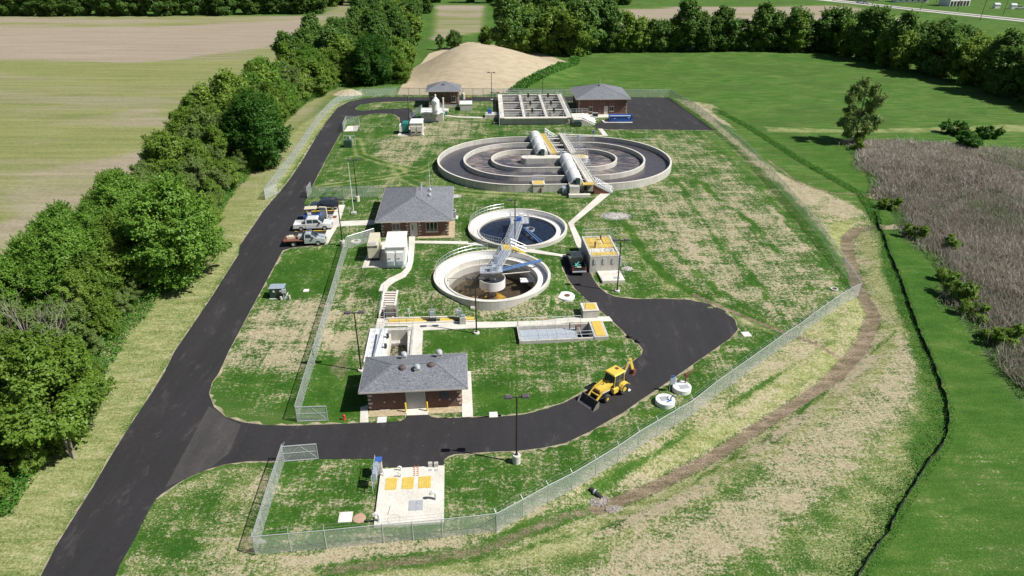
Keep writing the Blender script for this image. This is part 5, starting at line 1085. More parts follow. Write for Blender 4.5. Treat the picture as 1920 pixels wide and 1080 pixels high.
# round concrete wells
def well(label, px, py, r, h, mt='white_coat'):
    t = thing('concrete_well', label, 'well', W(px, py), R(10), 'round white well covers'); MB().lathe([(r, -.4), (r, h - .03), (r - .03, h), (.001, h)], 0, 0, 40).build('ring', M[mt], t, smooth=True); return t
t = well('round white well cover with a brown hatch, beside the narrow road', 1061, 556.5, 1.12, .22); MB().lathe([(.34, .22), (.34, .30), (.001, .32)], .15, -.1, 18).build('hatch', M['brown'], t)
t = well('round white well cover by the perimeter fence, nearer one with blue valves', 1246.5, 756, .98, .5); MB().box(-.45, .25, -.25, .45, .503, .54).build('hatch', M['galv'], t); m = MB().tube([(.45, -.3, .5), (.45, -.3, .9), (.7, -.2, .95)], .07, 7).tube([(.3, .1, .5), (.3, .1, .75)], .06, 7).tube([(.0, -.5, .55), (.5, -.35, .55)], .07, 7); each(m, 'valve', M['blue'], t)
t = well('round white well cover by the perimeter fence, farther one with a brown jib crane', 1277.5, 731, .98, .5); MB().box(-.3, .65, -.55, .15, .503, .54).build('hatch', M['galv'], t); MB().tube([(-.55, .45, .5), (-.55, .45, 1.1), (-.4, .45, 1.2)], .09, 7).build('vent_pipe', M['white'], t)
cr = MB().tube([(.55, .45, .5), (.55, .45, 1.7)], .07, 7).tube([(.55, .45, 1.55), (1.75, .75, 1.85)], .06, 6).tube([(.55, .45, .9), (.95, .55, 1.6)], .04, 5).box(.4, .7, .3, .6, 1.3, 1.65); cr.build('jib_crane', M['brown'], t)
t = thing('control_cabinet', 'narrow grey and blue control cabinet on posts left of the farther round well', 'cabinet', W(1257, 733), R(12)); each(MB().tube([(-.12, 0, 0), (-.12, 0, 1.9)], .04, 5).tube([(.2, 0, 0), (.2, 0, 1.9)], .04, 5), 'post', M['galv'], t); MB().box(-.22, .3, -.16, -.045, .9, 1.7).build('housing', M['bluemat'], t); MB().box(-.1, .2, -.14, -.05, 1.72, 2.0).build('top_box', M['blue'], t)
for (px, py), lab in (((1181, 632), 'small dark bag lying at the inner grass edge of the loop road, upper one'), ((1197, 641), 'small dark bag lying at the inner grass edge of the loop road, lower one')):
    t = tag(MB().lathe([(.25, 0), (.36, .1), (.33, .28), (.15, .36), (.001, .37)], 0, 0, 12).build('bag', M['black'], None, smooth=True), lab, 'bag', 'dark bags beside the loop road'); t.location = W(px, py)

# ---------------------------------------------------------------- generators, sheds, transformers
struct(sheet('pad', WL([(678.5, 504), (757, 502.5), (763, 458), (735, 452), (697, 458)]), .12, M['concrete'], 2, .3))
t = thing('generator', 'tall beige generator enclosure standing left of the white shed', 'generator', W(691, 489, .1), R(5.5))
MB().box(-.05, 1.5, -.05, 4.6, 0, .35).build('base_tank', M['black'], t); MB().box(0, 1.45, 0, 4.5, .353, 2.35).build('enclosure', M['beige'], t, .04)
MB().box(.2, 1.25, .12, .75, 2.353, 2.45).build('roof_vent', M['trim'], t); MB().box(.28, 1.17, .18, .68, 2.453, 2.47).build('vent_grille', M['galv'], t)
m = MB()
for i in range(3): m.box(-.03, -.003, .5 + i * 1.3, 1.5 + i * 1.3, .7, 2.0)
each(m, 'side_door', M['beige'], t)
def lettering(txt, size, mt, parent, loc, rot, name='lettering'):
    cu = bpy.data.curves.new(name, 'FONT'); cu.body = txt; cu.size = size; cu.extrude = .006; cu.align_x = 'CENTER'; cu.offset = .012
    tmp = bpy.data.objects.new('tmp', cu); C.objects.link(tmp); bpy.context.view_layer.update(); me = bpy.data.meshes.new_from_object(tmp.evaluated_get(bpy.context.evaluated_depsgraph_get())); bpy.data.objects.remove(tmp)
    me.materials.clear(); me.materials.append(mt); o = bpy.data.objects.new(name, me); C.objects.link(o); o.location = loc; o.rotation_euler = rot; o.parent = parent; return o
lettering('KOHLER', .34, M['ink'], t, (.72, -.012, 1.95), (R(90), 0, 0))
t = thing('equipment_shed', 'white shed with ribbed roof and two hooded air intakes, right of the beige generator', 'shed', W(725, 502, .1), R(4.5))
MB().box(0, 2.6, 0, 5.3, 0, 2.95).build('wall', M['white_coat'], t); rb = MB().box(-.08, 2.72, -.12, 5.4, 2.953, 3.05).build('roof', M['white'], t)
m = MB()
for i in range(13): m.box(-.08, 2.72, -.1 + i * .44, -.02 + i * .44, 3.052, 3.10)
each(m, 'roof_rib', M['white'], rb)
for x in (.2, 1.45):
    h = MB().extr([(-.28, .5), (0, .5), (0, 2.3), (-.28, 2.0)], 0, 0.01); mm = MB(); mm.hexa([(x, -.35, .45), (x + .95, -.35, .45), (x + .95, -.003, .45), (x, -.003, .45)], [(x, -.2, 2.3), (x + .95, -.2, 2.3), (x + .95, -.003, 2.35), (x, -.003, 2.35)]); o = mm.build('intake_hood', M['white_coat'], t)
    MB().box(x + .08, x + .87, -.40, -.352, .5, 1.1).build('intake_grille', M['bluemat'], o)
    MB().box(x + .1, x + .5, -.335, -.30, 1.45, 1.5).build('label_plate', M['ink'], o)
struct(sheet('pad', WL([(745.5, 256), (796, 255), (791, 243), (755, 240)]), .25, M['concrete'], 2, .4))
t = thing('generator', 'teal generator cabinet with a white radiator box, at the end of the small rear drive', 'generator', W(749, 250, .25), R(3)); MB().box(.75, 2.0, 0, 2.6, .3, 2.25).build('enclosure', M['teal'], t, .05); MB().box(0, .72, .1, 2.4, .2, 1.7).build('radiator_box', M['white'], t, .03); MB().box(.1, 2.0, 0, 2.6, 0, .28).build('base_tank', M['black'], t)
t = thing('equipment_shed', 'pale grey shed with two hooded intakes at the rear, right of the teal generator', 'shed', W(770, 253.5, .25), R(3)); MB().box(0, 2.7, 0, 4.2, 0, 2.6).build('wall', M['concrete'], t); MB().box(-.08, 2.8, -.1, 4.3, 2.6, 2.7).build('roof', M['white'], t)
for x in (.15, 1.5): h = MB().hexa([(x, -.3, .4), (x + 1, -.3, .4), (x + 1, -.003, .4), (x, -.003, .4)], [(x, -.2, 1.9), (x + 1, -.2, 1.9), (x + 1, -.003, 1.95), (x, -.003, 1.95)]).build('intake_hood', M['concrete_old'], t); MB().box(x + .1, x + .9, -.34, -.303, .6, .85).build('intake_grille', M['black'], h)
t = thing('transformer', 'dark green transformer box beside the main asphalt road on the front left lawn', 'transformer', W(507, 561), R(4))
MB().box(-.1, 1.95, -.1, 1.5, -.2, .1).build('pad', M['concrete'], t); MB().extr([(0, .1), (1.85, .1), (1.85, 1.35), (1.6, 1.45), (.2, 1.45), (0, 1.35)], 0, 1.3).build('cabinet', M['green_box'], t, .03); each(MB().box(.45, .7, -.012, -.002, .95, 1.2).box(1.3, 1.5, -.012, -.002, 1.0, 1.2), 'warning_label', M['white'], t); MB().box(-.03, 1.88, -.04, 1.34, 1.453, 1.5).build('lid', M['bluemat'], t)
t = thing('meter_post', 'grey meter post with conduits standing right of the front left transformer', 'post', W(536, 562), R(4)); each(MB().tube([(-.2, 0, 0), (-.2, 0, 1.7)], .07, 6).tube([(.1, .1, 0), (.1, .1, 1.9)], .06, 6), 'conduit', M['bluemat'], t); MB().box(-.35, .2, -.12, .05, 1.0, 1.5).build('meter_box', M['alu'], t); each(MB().lathe([(.16, 0), (.16, .45), (.1, .5)], -.55, 0, 10).lathe([(.13, 0), (.13, .5), (.1, .55)], .45, .2, 10), 'bollard', M['trim'], t)
t = thing('transformer', 'dark green transformer with grey meter rack beside the upper part of the main road', 'transformer', W(645, 277), R(4)); MB().extr([(0, 0), (1.6, 0), (1.6, 1.3), (1.4, 1.45), (.2, 1.45), (0, 1.3)], 0, 1.3).build('cabinet', M['green_box'], t, .04)
rk = railing_mb([(-.2, 1.9, 0), (2.2, 1.9, 0)], 2.1, .6, .045, rails=(1, .6)); rk.build('rack', M['galv'], t); MB().box(1.0, 1.4, 1.7, 1.85, 1.2, 1.9).build('meter_box', M['white'], t)
# silo platform
t = thing('silo_platform', 'raised concrete platform with handrails and a dark stair, carrying the white silo', 'platform', W(790, 229), R(3)); z = 2.1
MB().box(0, 5.3, 0, 5.2, -.5, z).build('wall', M['wall'], t); MB().box(-.08, 5.38, -.08, 5.28, z + .003, z + .12).build('top_slab', M['white_coat'], t)
m = MB()
for i in range(9): m.box(-.35 - i * .32, -.05 - i * .32, 3.2, 4.4, z - .12 - i * .22, z - .07 - i * .22)
each(m, 'step', M['bluemat'], t)
rr = MB(); railing_mb([(0, 4.6, z), (0, 0, z + .1), (5.2, 0, z + .1), (5.2, 5.1, z + .1)], 1.07, 1.4, .028, rr); railing_mb([(-.1, 3.2, z), (-3, 3.2, .2)], 1.0, 1.2, .03, rr); railing_mb([(-.1, 4.4, z), (-3, 4.4, .2)], 1.0, 1.2, .03, rr); rr.build('handrail', M['alu'], t)
MB().box(-1.4, -.05, .1, 1.4, .0, 1.2).build('dark_cabinet', M['green_box'], t)
m = MB()
for i in range(3): m.box(1.1 + i * 1.35, 1.25 + i * 1.35, -.1, -.004, .5 + 1.0, .8 + 1.0)
each(m, 'drain', M['concrete_dark'], t)
p = W(818.5, 215, 2.2)
t = thing('silo', 'white cylindrical silo with a cone top, in front of the square brick building', 'silo', (p.x - .2, p.y + 1.0, RISE + 2.22), R(3))
MB().lathe([(.85, .25), (.9, .3), (.9, 3.1), (.2, 3.9), (.2, 4.5), (.001, 4.55)], 0, 0, 24, False).build('shell', M['white'], t, smooth=True)
each(MB().lathe([(.25, 0), (.25, .1)], -.92, 0, 8).lathe([(.25, 0), (.25, .1)], .92, 0, 8), 'foot', M['galv'], t); each(MB().tube([(0, -.85, 2.6), (0, -1.0, 2.6)], .3, 10).tube([(.15, -.85, .7), (.15, -1.0, .7)], .3, 10), 'manway', M['bluemat'], t)
MB().lathe([(.9, 0), (.93, .25), (.85, .3)], 0, 0, 24, False).build('skirt', M['white'], t)
t = thing('vent_stack', 'slim white vent pipe standing right of the white silo', 'pipe', (p.x + 1.6, p.y + 1.2, RISE + 2.22)); MB().tube([(0, 0, 0), (0, 0, 3.4)], .16, 10).tube([(0, 0, 3.4), (0, 0, 3.7)], .22, 10).build('stack', M['white'], t); MB().box(-.3, .3, -.3, .3, 0, .1).build('base', M['galv'], t)
t = thing('blower', 'white blower with a green valve against the right end of the silo platform', 'equipment', W(833, 216)); MB().tube([(0, 0, 1.2), (1.1, 0, 1.2)], .45, 14).build('motor', M['white'], t, smooth=True); each(MB().box(-.5, -.1, -.3, .3, 0, 1.3).box(.4, .8, -.3, .3, 0, .9), 'valve', M['teal'], t)
# small fenced enclosure pad
struct(sheet('pad', WL([(645, 247), (670, 246), (673, 236), (652, 237)]), .1, M['concrete'], 1.5, .2))

# ---------------------------------------------------------------- street lamps and poles
def lamp(label, px, py, heads=2, tall=True, yaw=R(4.6), h=7.2):
    t = thing('street_lamp', label, 'street lamp', W(px, py), yaw, 'dark two headed lamp posts' if heads == 2 else None)
    bh = .9 if tall else .22
    MB().lathe([(.36, -.2), (.36, bh - .04), (.33, bh), (.001, bh)], 0, 0, 24).build('base', M['concrete'], t, smooth=True)
    MB().lathe([(.14, bh), (.14, bh + .12), (.09, bh + .14), (.065, h), (.001, h)], 0, 0, 10, False).build('pole', M['darkbronze'], t)
    MB().box(-.11, .11, -.11, .11, bh, bh + .05).build('base_plate', M['darkbronze'], t)
    for s in ((-1, 1) if heads == 2 else (-1,)):
        hd = MB().extr([(s * .35, h - .06), (s * 1.08, h - .06), (s * 1.08, h + .02), (s * .95, h + .11), (s * .45, h + .11)][::s], -.21, .21).build('lamp_head', M['head'], t)
        MB().bar((0, 0, h - .05), (s * .36, 0, h), .08).build('arm', M['darkbronze'], hd)
        MB().box(min(s * .45, s * 1.0), max(s * .45, s * 1.0), -.15, .15, h - .075, h - .062).build('lens', M['glass'], hd)
    return t
lamp('tall street lamp on a high white base beside the front loop road, nearest the camera', 968.5, 867)
lamp('street lamp standing left of the front brick building at its rear corner', 677.4, 695, tall=False)
lamp('street lamp by the grey flatbed truck, at the parking lot walkway', 642.8, 461)
lamp('street lamp right of the dark pickup, beside the small square slab', 1157, 546, tall=False)
lamp('street lamp between the drained tank and the long concrete path', 893.5, 625, tall=False)
lamp('street lamp on a white base beside the flagpole', 670.8, 377)
lamp('single headed lamp between the round tanks', 965.5, 463, heads=1, tall=False)
lamp('small distant street lamp next to the rear grey shed', 767.8, 238, tall=False)
lamp('distant street lamp behind the left rear corner of the aeration basin', 921.8, 187, tall=False)
lamp('distant street lamp behind the middle of the aeration basin', 1017, 187, tall=False)
lamp('distant street lamp at the left front corner of the aeration basin, by the blue box', 928.5, 231, tall=False)
t = thing('flagpole', 'slim white flagpole on a block base near the parked vehicles', 'flagpole', W(663.5, 401)); MB().lathe([(.07, .3), (.06, 3), (.035, 8.4), (.001, 8.4)], 0, 0, 8, False).build('pole', M['white'], t); MB().box(-.4, .4, -.35, .35, -.2, .35).build('base', M['concrete_old'], t, .04); MB().lathe([(.001, 8.4), (.08, 8.48), (.001, 8.56)], 0, 0, 8, False).build('finial', M['galv'], t)
t = thing('round_plaque', 'round pale disc with a small reddish device in the fenced corner by the beige generator', 'marker', W(668, 453.5)); MB().lathe([(.75, -.1), (.75, .14), (.001, .15)], 0, 0, 28).build('disc', M['concrete'], t); MB().box(-.18, .25, -.1, .12, .15, .35).build('device', M['brown'], t)
for (px, py), lab in (((643.5, 384), 'thin white sign post at the top of the parking walkway'), ((655, 398), 'low white bracket in the grass left of the flagpole')):
    t = thing('sign_post', lab, 'post', W(px, py)); MB().tube([(0, 0, 0), (0, 0, 1.0)], .04, 5).build('post', M['white'], t); MB().box(-.35, .35, -.03, .03, .55, .62).build('crossbar', M['white'], t)

# ---------------------------------------------------------------- fences
def fence(label, px, name='chain_link_fence', h=1.95, arms=True, step=3.0, pts=None, cat='fence', group='chain link fence runs', dark=False, out=-1):
    P = pts or WL(px); base = P[0].copy(); t = thing(name, label, cat, base, 0, group)
    q = bridge_path(P, step); q = [Vector((p.x - base.x, p.y - base.y, tz(p.x, p.y) - base.z)) for p in q]
    pm = M['darkbronze'] if dark else M['galv']
    # shared post mesh
    pme = None
    for p in q:
        if pme is None:
            m = MB().tube([(0, 0, -.2), (0, 0, h + .04)], .038, 6)
            o = m.build('post', pm, t); pme = o.data
        else: o = bpy.data.objects.new('post', pme); C.objects.link(o); o.parent = t
        o.location = p
    qq = [q[0]]
    for a, b in zip(q[:-1], q[1:]): qq.append(b)
    up = Vector((0, 0, h))
    MB().tube([p + up for p in qq], .034, 5).build('top_rail', pm, t)
    me = bpy.data.meshes.new('mesh_panel'); vs = []; s = 0.0; us = [0.0]
    for i, p in enumerate(qq):
        vs += [p + Vector((0, 0, .03)), p + up]
        if i: us.append(us[-1] + (qq[i] - qq[i - 1]).length)
    me.from_pydata(vs, [], [(2 * i, 2 * i + 2, 2 * i + 3, 2 * i + 1) for i in range(len(qq) - 1)]); uv = me.uv_layers.new(name='UVMap')
    for poly in me.polygons:
        i = poly.index
        for k, li in enumerate(poly.loop_indices): uv.data[li].uv = ((us[i], .0), (us[i + 1], 0), (us[i + 1], h), (us[i], h))[k]
    me.materials.append(M['wire']); o = bpy.data.objects.new('mesh_panel', me); C.objects.link(o); o.parent = t
    if arms:
        am = MB(); ends = []
        for i, p in enumerate(qq):
            d = (qq[min(i + 1, len(qq) - 1)] - qq[max(i - 1, 0)]); d.z = 0; d.normalize(); n = Vector((-d.y, d.x, 0)) * out
            e = p + Vector((0, 0, h + .3)) + n * .3; ends.append((p + up, e)); am.bar(p + up, e, .03)
        for k in (.45, .98): am.tube([a.lerp(b, k) for a, b in ends], .009, 3)
        am.build('barbed_wire', pm, t)
    return t
fence('left perimeter fence along the tree belt, following the main road', [(521, 363), (498, 375.5), (552, 301), (600, 229), (622, 204), (640, 191), (680, 181.5), (745, 178)], arms=True, out=1)
fence('rear perimeter fence with dark posts in front of the sand mound', [(745, 178), (830, 179), (925, 179.5)], dark=True, arms=False)
fence('rear perimeter fence behind the aeration basin and the rear parking area', [(925, 179.5), (1060, 181), (1255, 181.5)], arms=False)
fence('right perimeter fence running from the rear parking corner to the sharp right corner', [(1255, 181.5), (1303, 210), (1396, 283), (1477, 373), (1540, 450), (1590, 525), (1610, 556)])
fence('front right perimeter fence from the sharp right corner down past the round wells', [(1610, 556), (1497, 632), (1423, 684), (1340, 744), (1296, 780), (1196, 840), (1158, 867), (1072, 920), (980, 970), (931, 997)])
fence('front perimeter fence along the bottom of the picture below the concrete slab', [(931, 997), (830, 1008), (720, 1018), (613, 1029), (480, 1041)])
fence('short front left perimeter fence from the corner up to the road gate', [(480, 1041), (507, 950), (534, 866)], out=-1)
fence('inner fence running down the lawn from the parking lot to the front road', [(652, 467), (630, 545), (608, 620), (580, 715), (558, 791)], out=1)
fence('short inner fence beside the round plaque, ending at the beige generator', [(652, 467), (703, 451)], arms=False)
fence('faint cross fence behind the dark parked car, from the road to the office building', [(577, 371), (645, 371), (718, 369)], arms=False)
for lab, a, b in (('open gate leaf of steel tubes and mesh lying across the front loop road', (534, 866), (597, 861)), ('small closed gate at the lower end of the inner fence', (558, 791), (615, 789))):
    P = WL([a, b]); t = fence(lab, None, 'fence_gate', 1.75, False, 2.0, P, 'gate', 'chain link gates')
    L = P[1] - P[0]; m = MB().bar((0, 0, .08), L + Vector((0, 0, .08)), .06).bar((0, 0, .95), L + Vector((0, 0, .95)), .05).bar((0, 0, 1.75), L + Vector((0, 0, 1.75)), .07).bar((0, 0, .1), L * .5 + Vector((0, 0, 1.7)), .035).bar(L + Vector((0, 0, .1)), L * .5 + Vector((0, 0, 1.7)), .035); m.build('gate_frame', M['alu'], t)
fence('three sided fenced enclosure around a small concrete pad by the main road', [(644, 248), (650, 233), (674, 233), (675, 246)], arms=False)
P = WL([(577, 372), (584, 361)]); fence('narrow open gate leaf standing at the road edge behind the parking lot', None, 'fence_gate', 1.9, False, 2, P, 'gate', 'chain link gates')
t = thing('warning_sign', 'blank pale sign plate on the front left corner of the perimeter fence', 'sign', W(481, 1040) + Vector((.15, .06, 0)), R(4)); MB().box(.1, .75, -.05, -.03, 1.15, 1.5).build('plate', M['white'], t); MB().box(.35, .42, -.03, .0, 1.0, 1.5).build('bracket', M['galv'], t)
# silt fence
sp = WL([(1596, 300), (1618, 340), (1643, 372)], 0); SILT = [(1640, 400), (1648, 428), (1665, 470), (1690, 530), (1722, 618), (1752, 690), (1775, 752), (1779, 790), (1772, 830), (1742, 868), (1712, 915), (1688, 955), (1665, 1000), (1635, 1042), (1600, 1100)]
q = bridge_path(WL(SILT), .7); rnd = random.Random(4); base = q[0]; t = thing('silt_fence', 'low black fabric silt fence snaking between the weeds and the mown grass on the right', 'silt fence', base)
m = MB(); k = len(q); fr = []; bk = []
for i, p in enumerate(q):
    o_ = Vector((rnd.uniform(-.04, .04), rnd.uniform(-.04, .04), 0)); p = Vector((p.x, p.y, tz(p.x, p.y))) - base + o_; h = .42 + rnd.uniform(-.12, .06); fr += [p + Vector((-.02, 0, -.05)), p + Vector((-.02 + rnd.uniform(-.12, .05), 0, h))]; bk += [p + Vector((.02, 0, -.05)), p + Vector((.02 + rnd.uniform(-.12, .05), 0, h))]
m.add(fr, [(2 * i, 2 * i + 2, 2 * i + 3, 2 * i + 1) for i in range(k - 1)]); m.build('fabric', M['silt'], t)
st = None
for i in range(0, k, 5):
    if st is None: o = MB().box(-.03, .03, -.03, .03, -.1, .75).build('stake', M['deadwood'], t); st = o.data
    else: o = bpy.data.objects.new('stake', st); C.objects.link(o); o.parent = t
    p = q[i]; o.location = Vector((p.x, p.y, tz(p.x, p.y))) - base

# ---------------------------------------------------------------- vehicles
def wheels(t, xs2, w, r, tw=.24, rim=None):
    for x in xs2:
        for s in (-1, 1):
            y = s * (w / 2 - tw / 2); n = 20; m = MB()
            prof = [(r * .55, -tw / 2), (r * .92, -tw / 2), (r, -tw * .3), (r, tw * .3), (r * .92, tw / 2), (r * .55, tw / 2)]; vs = []
            for j in range(n):
                a = 2 * math.pi * j / n; vs += [(x + p * math.cos(a), y + d, r + p * math.sin(a)) for p, d in prof]
            k = len(prof); fs = [(j * k + i, j * k + i + 1, ((j + 1) % n) * k + i + 1, ((j + 1) % n) * k + i) for j in range(n) for i in range(k - 1)]
            m.add(vs, fs); o = m.build('wheel', M['black'], t, smooth=True)
            MB().tube([(x, y - tw * .38, r), (x, y + tw * .38, r)], r * .57, 14).build('rim', rim or M['alu'], o)
def at_vehicle(name, label, cat, rear, front, L, off=0.0):
    a = W(*rear); b = W(*front); d = (b - a); d.z = 0; c = a + d.normalized() * 0 ; rz = math.atan2(d.y, d.x)
    return thing(name, label, cat, (a + b) / 2, rz)
def paint_mat(name, c):
    m, n = mat(name, c, .3); n.b.inputs['Coat Weight'].default_value = .5; n.b.inputs['Coat Roughness'].default_value = .1
    f = n.noise(n.coord(), 2.5, 4, .6); n.l(n.ramp(f, [(.3, c), (.75, tuple(x * .82 + .03 for x in c))]), n.b.inputs['Base Color']); return m
def pickup(t, pm, crew=True, bed='box', w=1.95, canopy=None):
    cb = -1.05 if crew else -.15; cf = 1.0
    MB().extr([(cb, .42), (2.62, .42), (2.78, .55), (2.78, .98), (2.6, 1.08), (1.55, 1.18), (cb, 1.15)], -w / 2, w / 2, [0, 0, .05, .08, .1, .03, 0]).build('body', pm, t, .03)
    MB().extr([(cb + .02, 1.151), (1.62, 1.181), (.85, 1.83), (.6, 1.9), (cb + .3, 1.9), (cb + .06, 1.75)], -w / 2 + .04, w / 2 - .04, [0, 0, .16, .2, .2, .17]).build('cab', pm, t, .02)
    MB().add([(1.60, -w / 2 + .12, 1.21), (1.60, w / 2 - .12, 1.21), (.88, w / 2 - .26, 1.83), (.88, -w / 2 + .26, 1.83)], [(0, 1, 2, 3)]).build('windscreen', M['car_glass'], t)
    wins = [(cb + .22, .0 if crew else cf), (.06, cf + .12)] if crew else [(cb + .2, cf + .05)]
    for s in (-1, 1):
        for a, b in wins:
            y0 = s * (w / 2 - .04 + .004); y1 = s * (w / 2 - .185 + .004); b2 = b - .35 if b > .8 else b
            MB().add([(a, y0 - s * .01, 1.24), (b, y0 - s * .01, 1.24), (b2, y1, 1.76), (a + .04, y1, 1.76)], [(0, 1, 2, 3)] if s < 0 else [(3, 2, 1, 0)]).build('side_window', M['car_glass'], t)
        MB().box(1.0, 1.2, s * (w / 2 + .08) - .09, s * (w / 2 + .08) + .09, 1.2, 1.4).build('mirror', M['black'], t)
        MB().box(2.76, 2.80, s * .72 - .18, s * .72 + .18, .72, .92).build('headlight', M['white'], t)
    MB().box(2.775, 2.79, -.5, .5, .62, .95).build('grille', M['black'], t); MB().box(2.70, 2.92, -w / 2 + .05, w / 2 - .05, .38, .58).build('front_bumper', M['galv'], t, .03)
    if bed == 'box':
        x0, x1 = -2.85, cb - .03; m = MB(); m.box(x0, x1, -w / 2, -w / 2 + .09, .5, 1.14).box(x0, x1, w / 2 - .09, w / 2, .5, 1.14).box(x0, x0 + .08, -w / 2 + .09, w / 2 - .09, .5, 1.12).box(x0 + .08, x1, -w / 2 + .09, w / 2 - .09, .5, .62).box(x1 - .05, x1, -w / 2 + .09, w / 2 - .09, .62, 1.14); m.build('bed', pm, t)
        MB().box(-2.98, -2.852, -w / 2 + .02, w / 2 - .02, .42, .62).build('rear_bumper', M['galv'], t, .02)
        for s in (-1, 1): MB().box(-2.875, -2.853, s * (w / 2 - .12) - .08, s * (w / 2 - .12) + .08, .75, 1.08).build('tail_light', M['red'], t)
    wheels(t, (1.78, -1.75), w + .04, .40)
t = at_vehicle('pickup_truck', 'white four door pickup truck parked between the small cart and the grey flatbed', 'pickup truck', (557, 430), (621, 427.5), 5.8); pickup(t, paint_mat('white_car_paint', (.72, .72, .72)))
t.scale = (1.0,) * 3
t = at_vehicle('flatbed_truck', 'silver grey truck with a rusty flat bed, nearest the camera in the parking lot', 'truck', (546, 458.5), (605, 455.5), 5.8); pickup(t, paint_mat('silver_car_paint', (.42, .46, .47)), crew=False, bed=None)
MB().box(-3.1, -.3, -1.05, 1.05, .88, .98).build('flat_bed', M['brown'], t); f = MB()
for x in (-2.9, -1.6): f.box(x, x + .1, -1.0, 1.0, .6, .878)
f.box(-3.0, -.4, -.4, -.3, .55, .8).box(-3.0, -.4, .3, .4, .55, .8); each(f, 'frame_rail', M['black'], t)
h = MB().box(-.32, -.24, -1.0, 1.0, .98, 1.75); h.build('headboard', M['black'], t); MB().box(-1.1, -.4, -.5, .5, .98, 1.45).build('toolbox', M['alu'], t, .05)
t2 = thing('cargo_pile', 'tan bags and boxes piled on the rusty bed of the flatbed truck', 'cargo', t.matrix_basis @ Vector((-2.2, .1, .985)), t.rotation_euler[2]); each(MB().box(-.5, .0, -.4, .1, 0, .35).box(.02, .5, -.3, .2, 0, .3).box(-.3, .3, .22, .6, 0, .25), 'box', M['beige'], t2)
t = at_vehicle('parked_car', 'dark navy estate car parked at the far end of the parking lot', 'car', (630, 390.5), (589, 391.5), 4.8); nv = paint_mat('navy_car_paint', (.015, .02, .045)); w = 1.85
MB().extr([(-2.3, .4), (2.25, .4), (2.35, .6), (2.25, .92), (1.2, 1.02), (-2.3, 1.02)], -w / 2, w / 2, [0, 0, .1, .12, .03, 0]).build('body', nv, t, .05)
MB().extr([(-2.28, 1.021), (1.15, 1.021), (.45, 1.62), (.2, 1.68), (-1.9, 1.68), (-2.2, 1.5)], -w / 2 + .04, w / 2 - .04, [0, 0, .2, .22, .22, .18]).build('cabin', nv, t, .03)
MB().add([(1.10, -w / 2 + .15, 1.06), (1.10, w / 2 - .15, 1.06), (.48, w / 2 - .28, 1.6), (.48, -w / 2 + .28, 1.6)], [(0, 1, 2, 3)]).build('windscreen', M['car_glass'], t)
for s in (-1, 1):
    for a, b in ((-2.0, -1.1), (-1.0, -.1), (0, .85)): MB().add([(a, s * (w / 2 - .045), 1.09), (b, s * (w / 2 - .045), 1.09), (b - (.3 if b > .5 else 0), s * (w / 2 - .20), 1.56), (a + .03, s * (w / 2 - .20), 1.56)], [(0, 1, 2, 3)]).build('side_window', M['car_glass'], t)
    MB().box(-2.33, -2.29, s * .75 - .1, s * .75 + .1, .7, 1.0).build('tail_light', M['red'], t); MB().box(2.3, 2.36, s * .65 - .14, s * .65 + .14, .68, .84).build('headlight', M['white'], t)
    MB().box(-2.2, 2.2, s * (w / 2 + .004) - .01, s * (w / 2 + .004) + .01, .42, .58).build('lower_trim', M['beige'], t)
wheels(t, (1.4, -1.4), w + .04, .36)
t = at_vehicle('pickup_truck', 'black pickup truck seen from behind on the narrow road, teal pipes in its bed', 'pickup truck', (1084.5, 514), (1074, 484), 5.6); pickup(t, paint_mat('black_car_paint', (.02, .028, .028)), crew=True); t.scale = (1.0,) * 3
t2 = thing('pipe_load', 'teal pipes lying in the bed of the black pickup', 'pipes', t.matrix_basis @ Vector((-1.9, 0, .63)), t.rotation_euler[2]); each(MB().tube([(-.3, .5, .45), (.75, -.2, .5)], .07, 8).tube([(-.2, .1, .1), (.7, .3, .35)], .07, 8).tube([(.2, .6, .2), (.3, -.4, .3)], .05, 6), 'pipe', mottled('teal_pipe', (.08, .42, .36), (.12, .52, .45), 3, .5), t2)
t2 = thing('wooden_crate', 'pale wooden crate in the bed of the black pickup near its tailgate', 'crate', t.matrix_basis @ Vector((-2.45, .1, .63)), t.rotation_euler[2]); each(MB().box(-.3, .35, -.45, .1, 0, .3).box(-.3, .3, .12, .4, 0, .22), 'crate_box', M['beige'], t2)
# small utility cart with canopy
t = at_vehicle('utility_cart', 'small utility cart with a tan canopy, parked between the dark car and the white pickup', 'cart', (574, 411), (600, 409.5), 2.8)
MB().extr([(-1.4, .35), (1.3, .35), (1.4, .6), (1.2, .85), (.5, .6), (.35, .45), (-.1, .45), (-.2, .75), (-1.4, .8)], -.65, .65).build('body', M['blue'], t, .03); MB().box(-.75, -.15, -.55, .55, .8, 1.25).build('seat', M['white'], t, .05)
MB().box(-1.1, .8, -.68, .68, 1.85, 1.93).build('canopy', M['beige'], t, .02); f = MB()
for x, y in ((-1.0, -.6), (-1.0, .6), (.7, -.6), (.7, .6)): f.tube([(x, y, .6), (x, y, 1.85)], .03, 5)
each(f, 'canopy_post', M['black'], t); wheels(t, (.95, -.95), 1.35, .27, .2)
t = thing('display_board', 'upright grey board with a tan top edge standing behind the small cart', 'board', W(607, 409), R(-6)); MB().box(-.55, .45, 0, .12, .1, 1.75).build('board', M['concrete_old'], t); MB().box(-.6, .5, -.05, .35, 1.753, 1.85).build('top_board', M['beige'], t); MB().box(.46, .62, -.02, .15, 0, 1.85).build('edge_post', M['white'], t)
# backhoe
t = at_vehicle('backhoe_loader', 'yellow backhoe loader with its front bucket lowered, parked on the loop road', 'backhoe', (1158, 729), (1131.5, 743.5), 7); t.scale = (.93,) * 3; Y = mottled('worn_yellow_paint', (.62, .42, .04), (.80, .60, .12), 1.6, .45); BK = M['black']
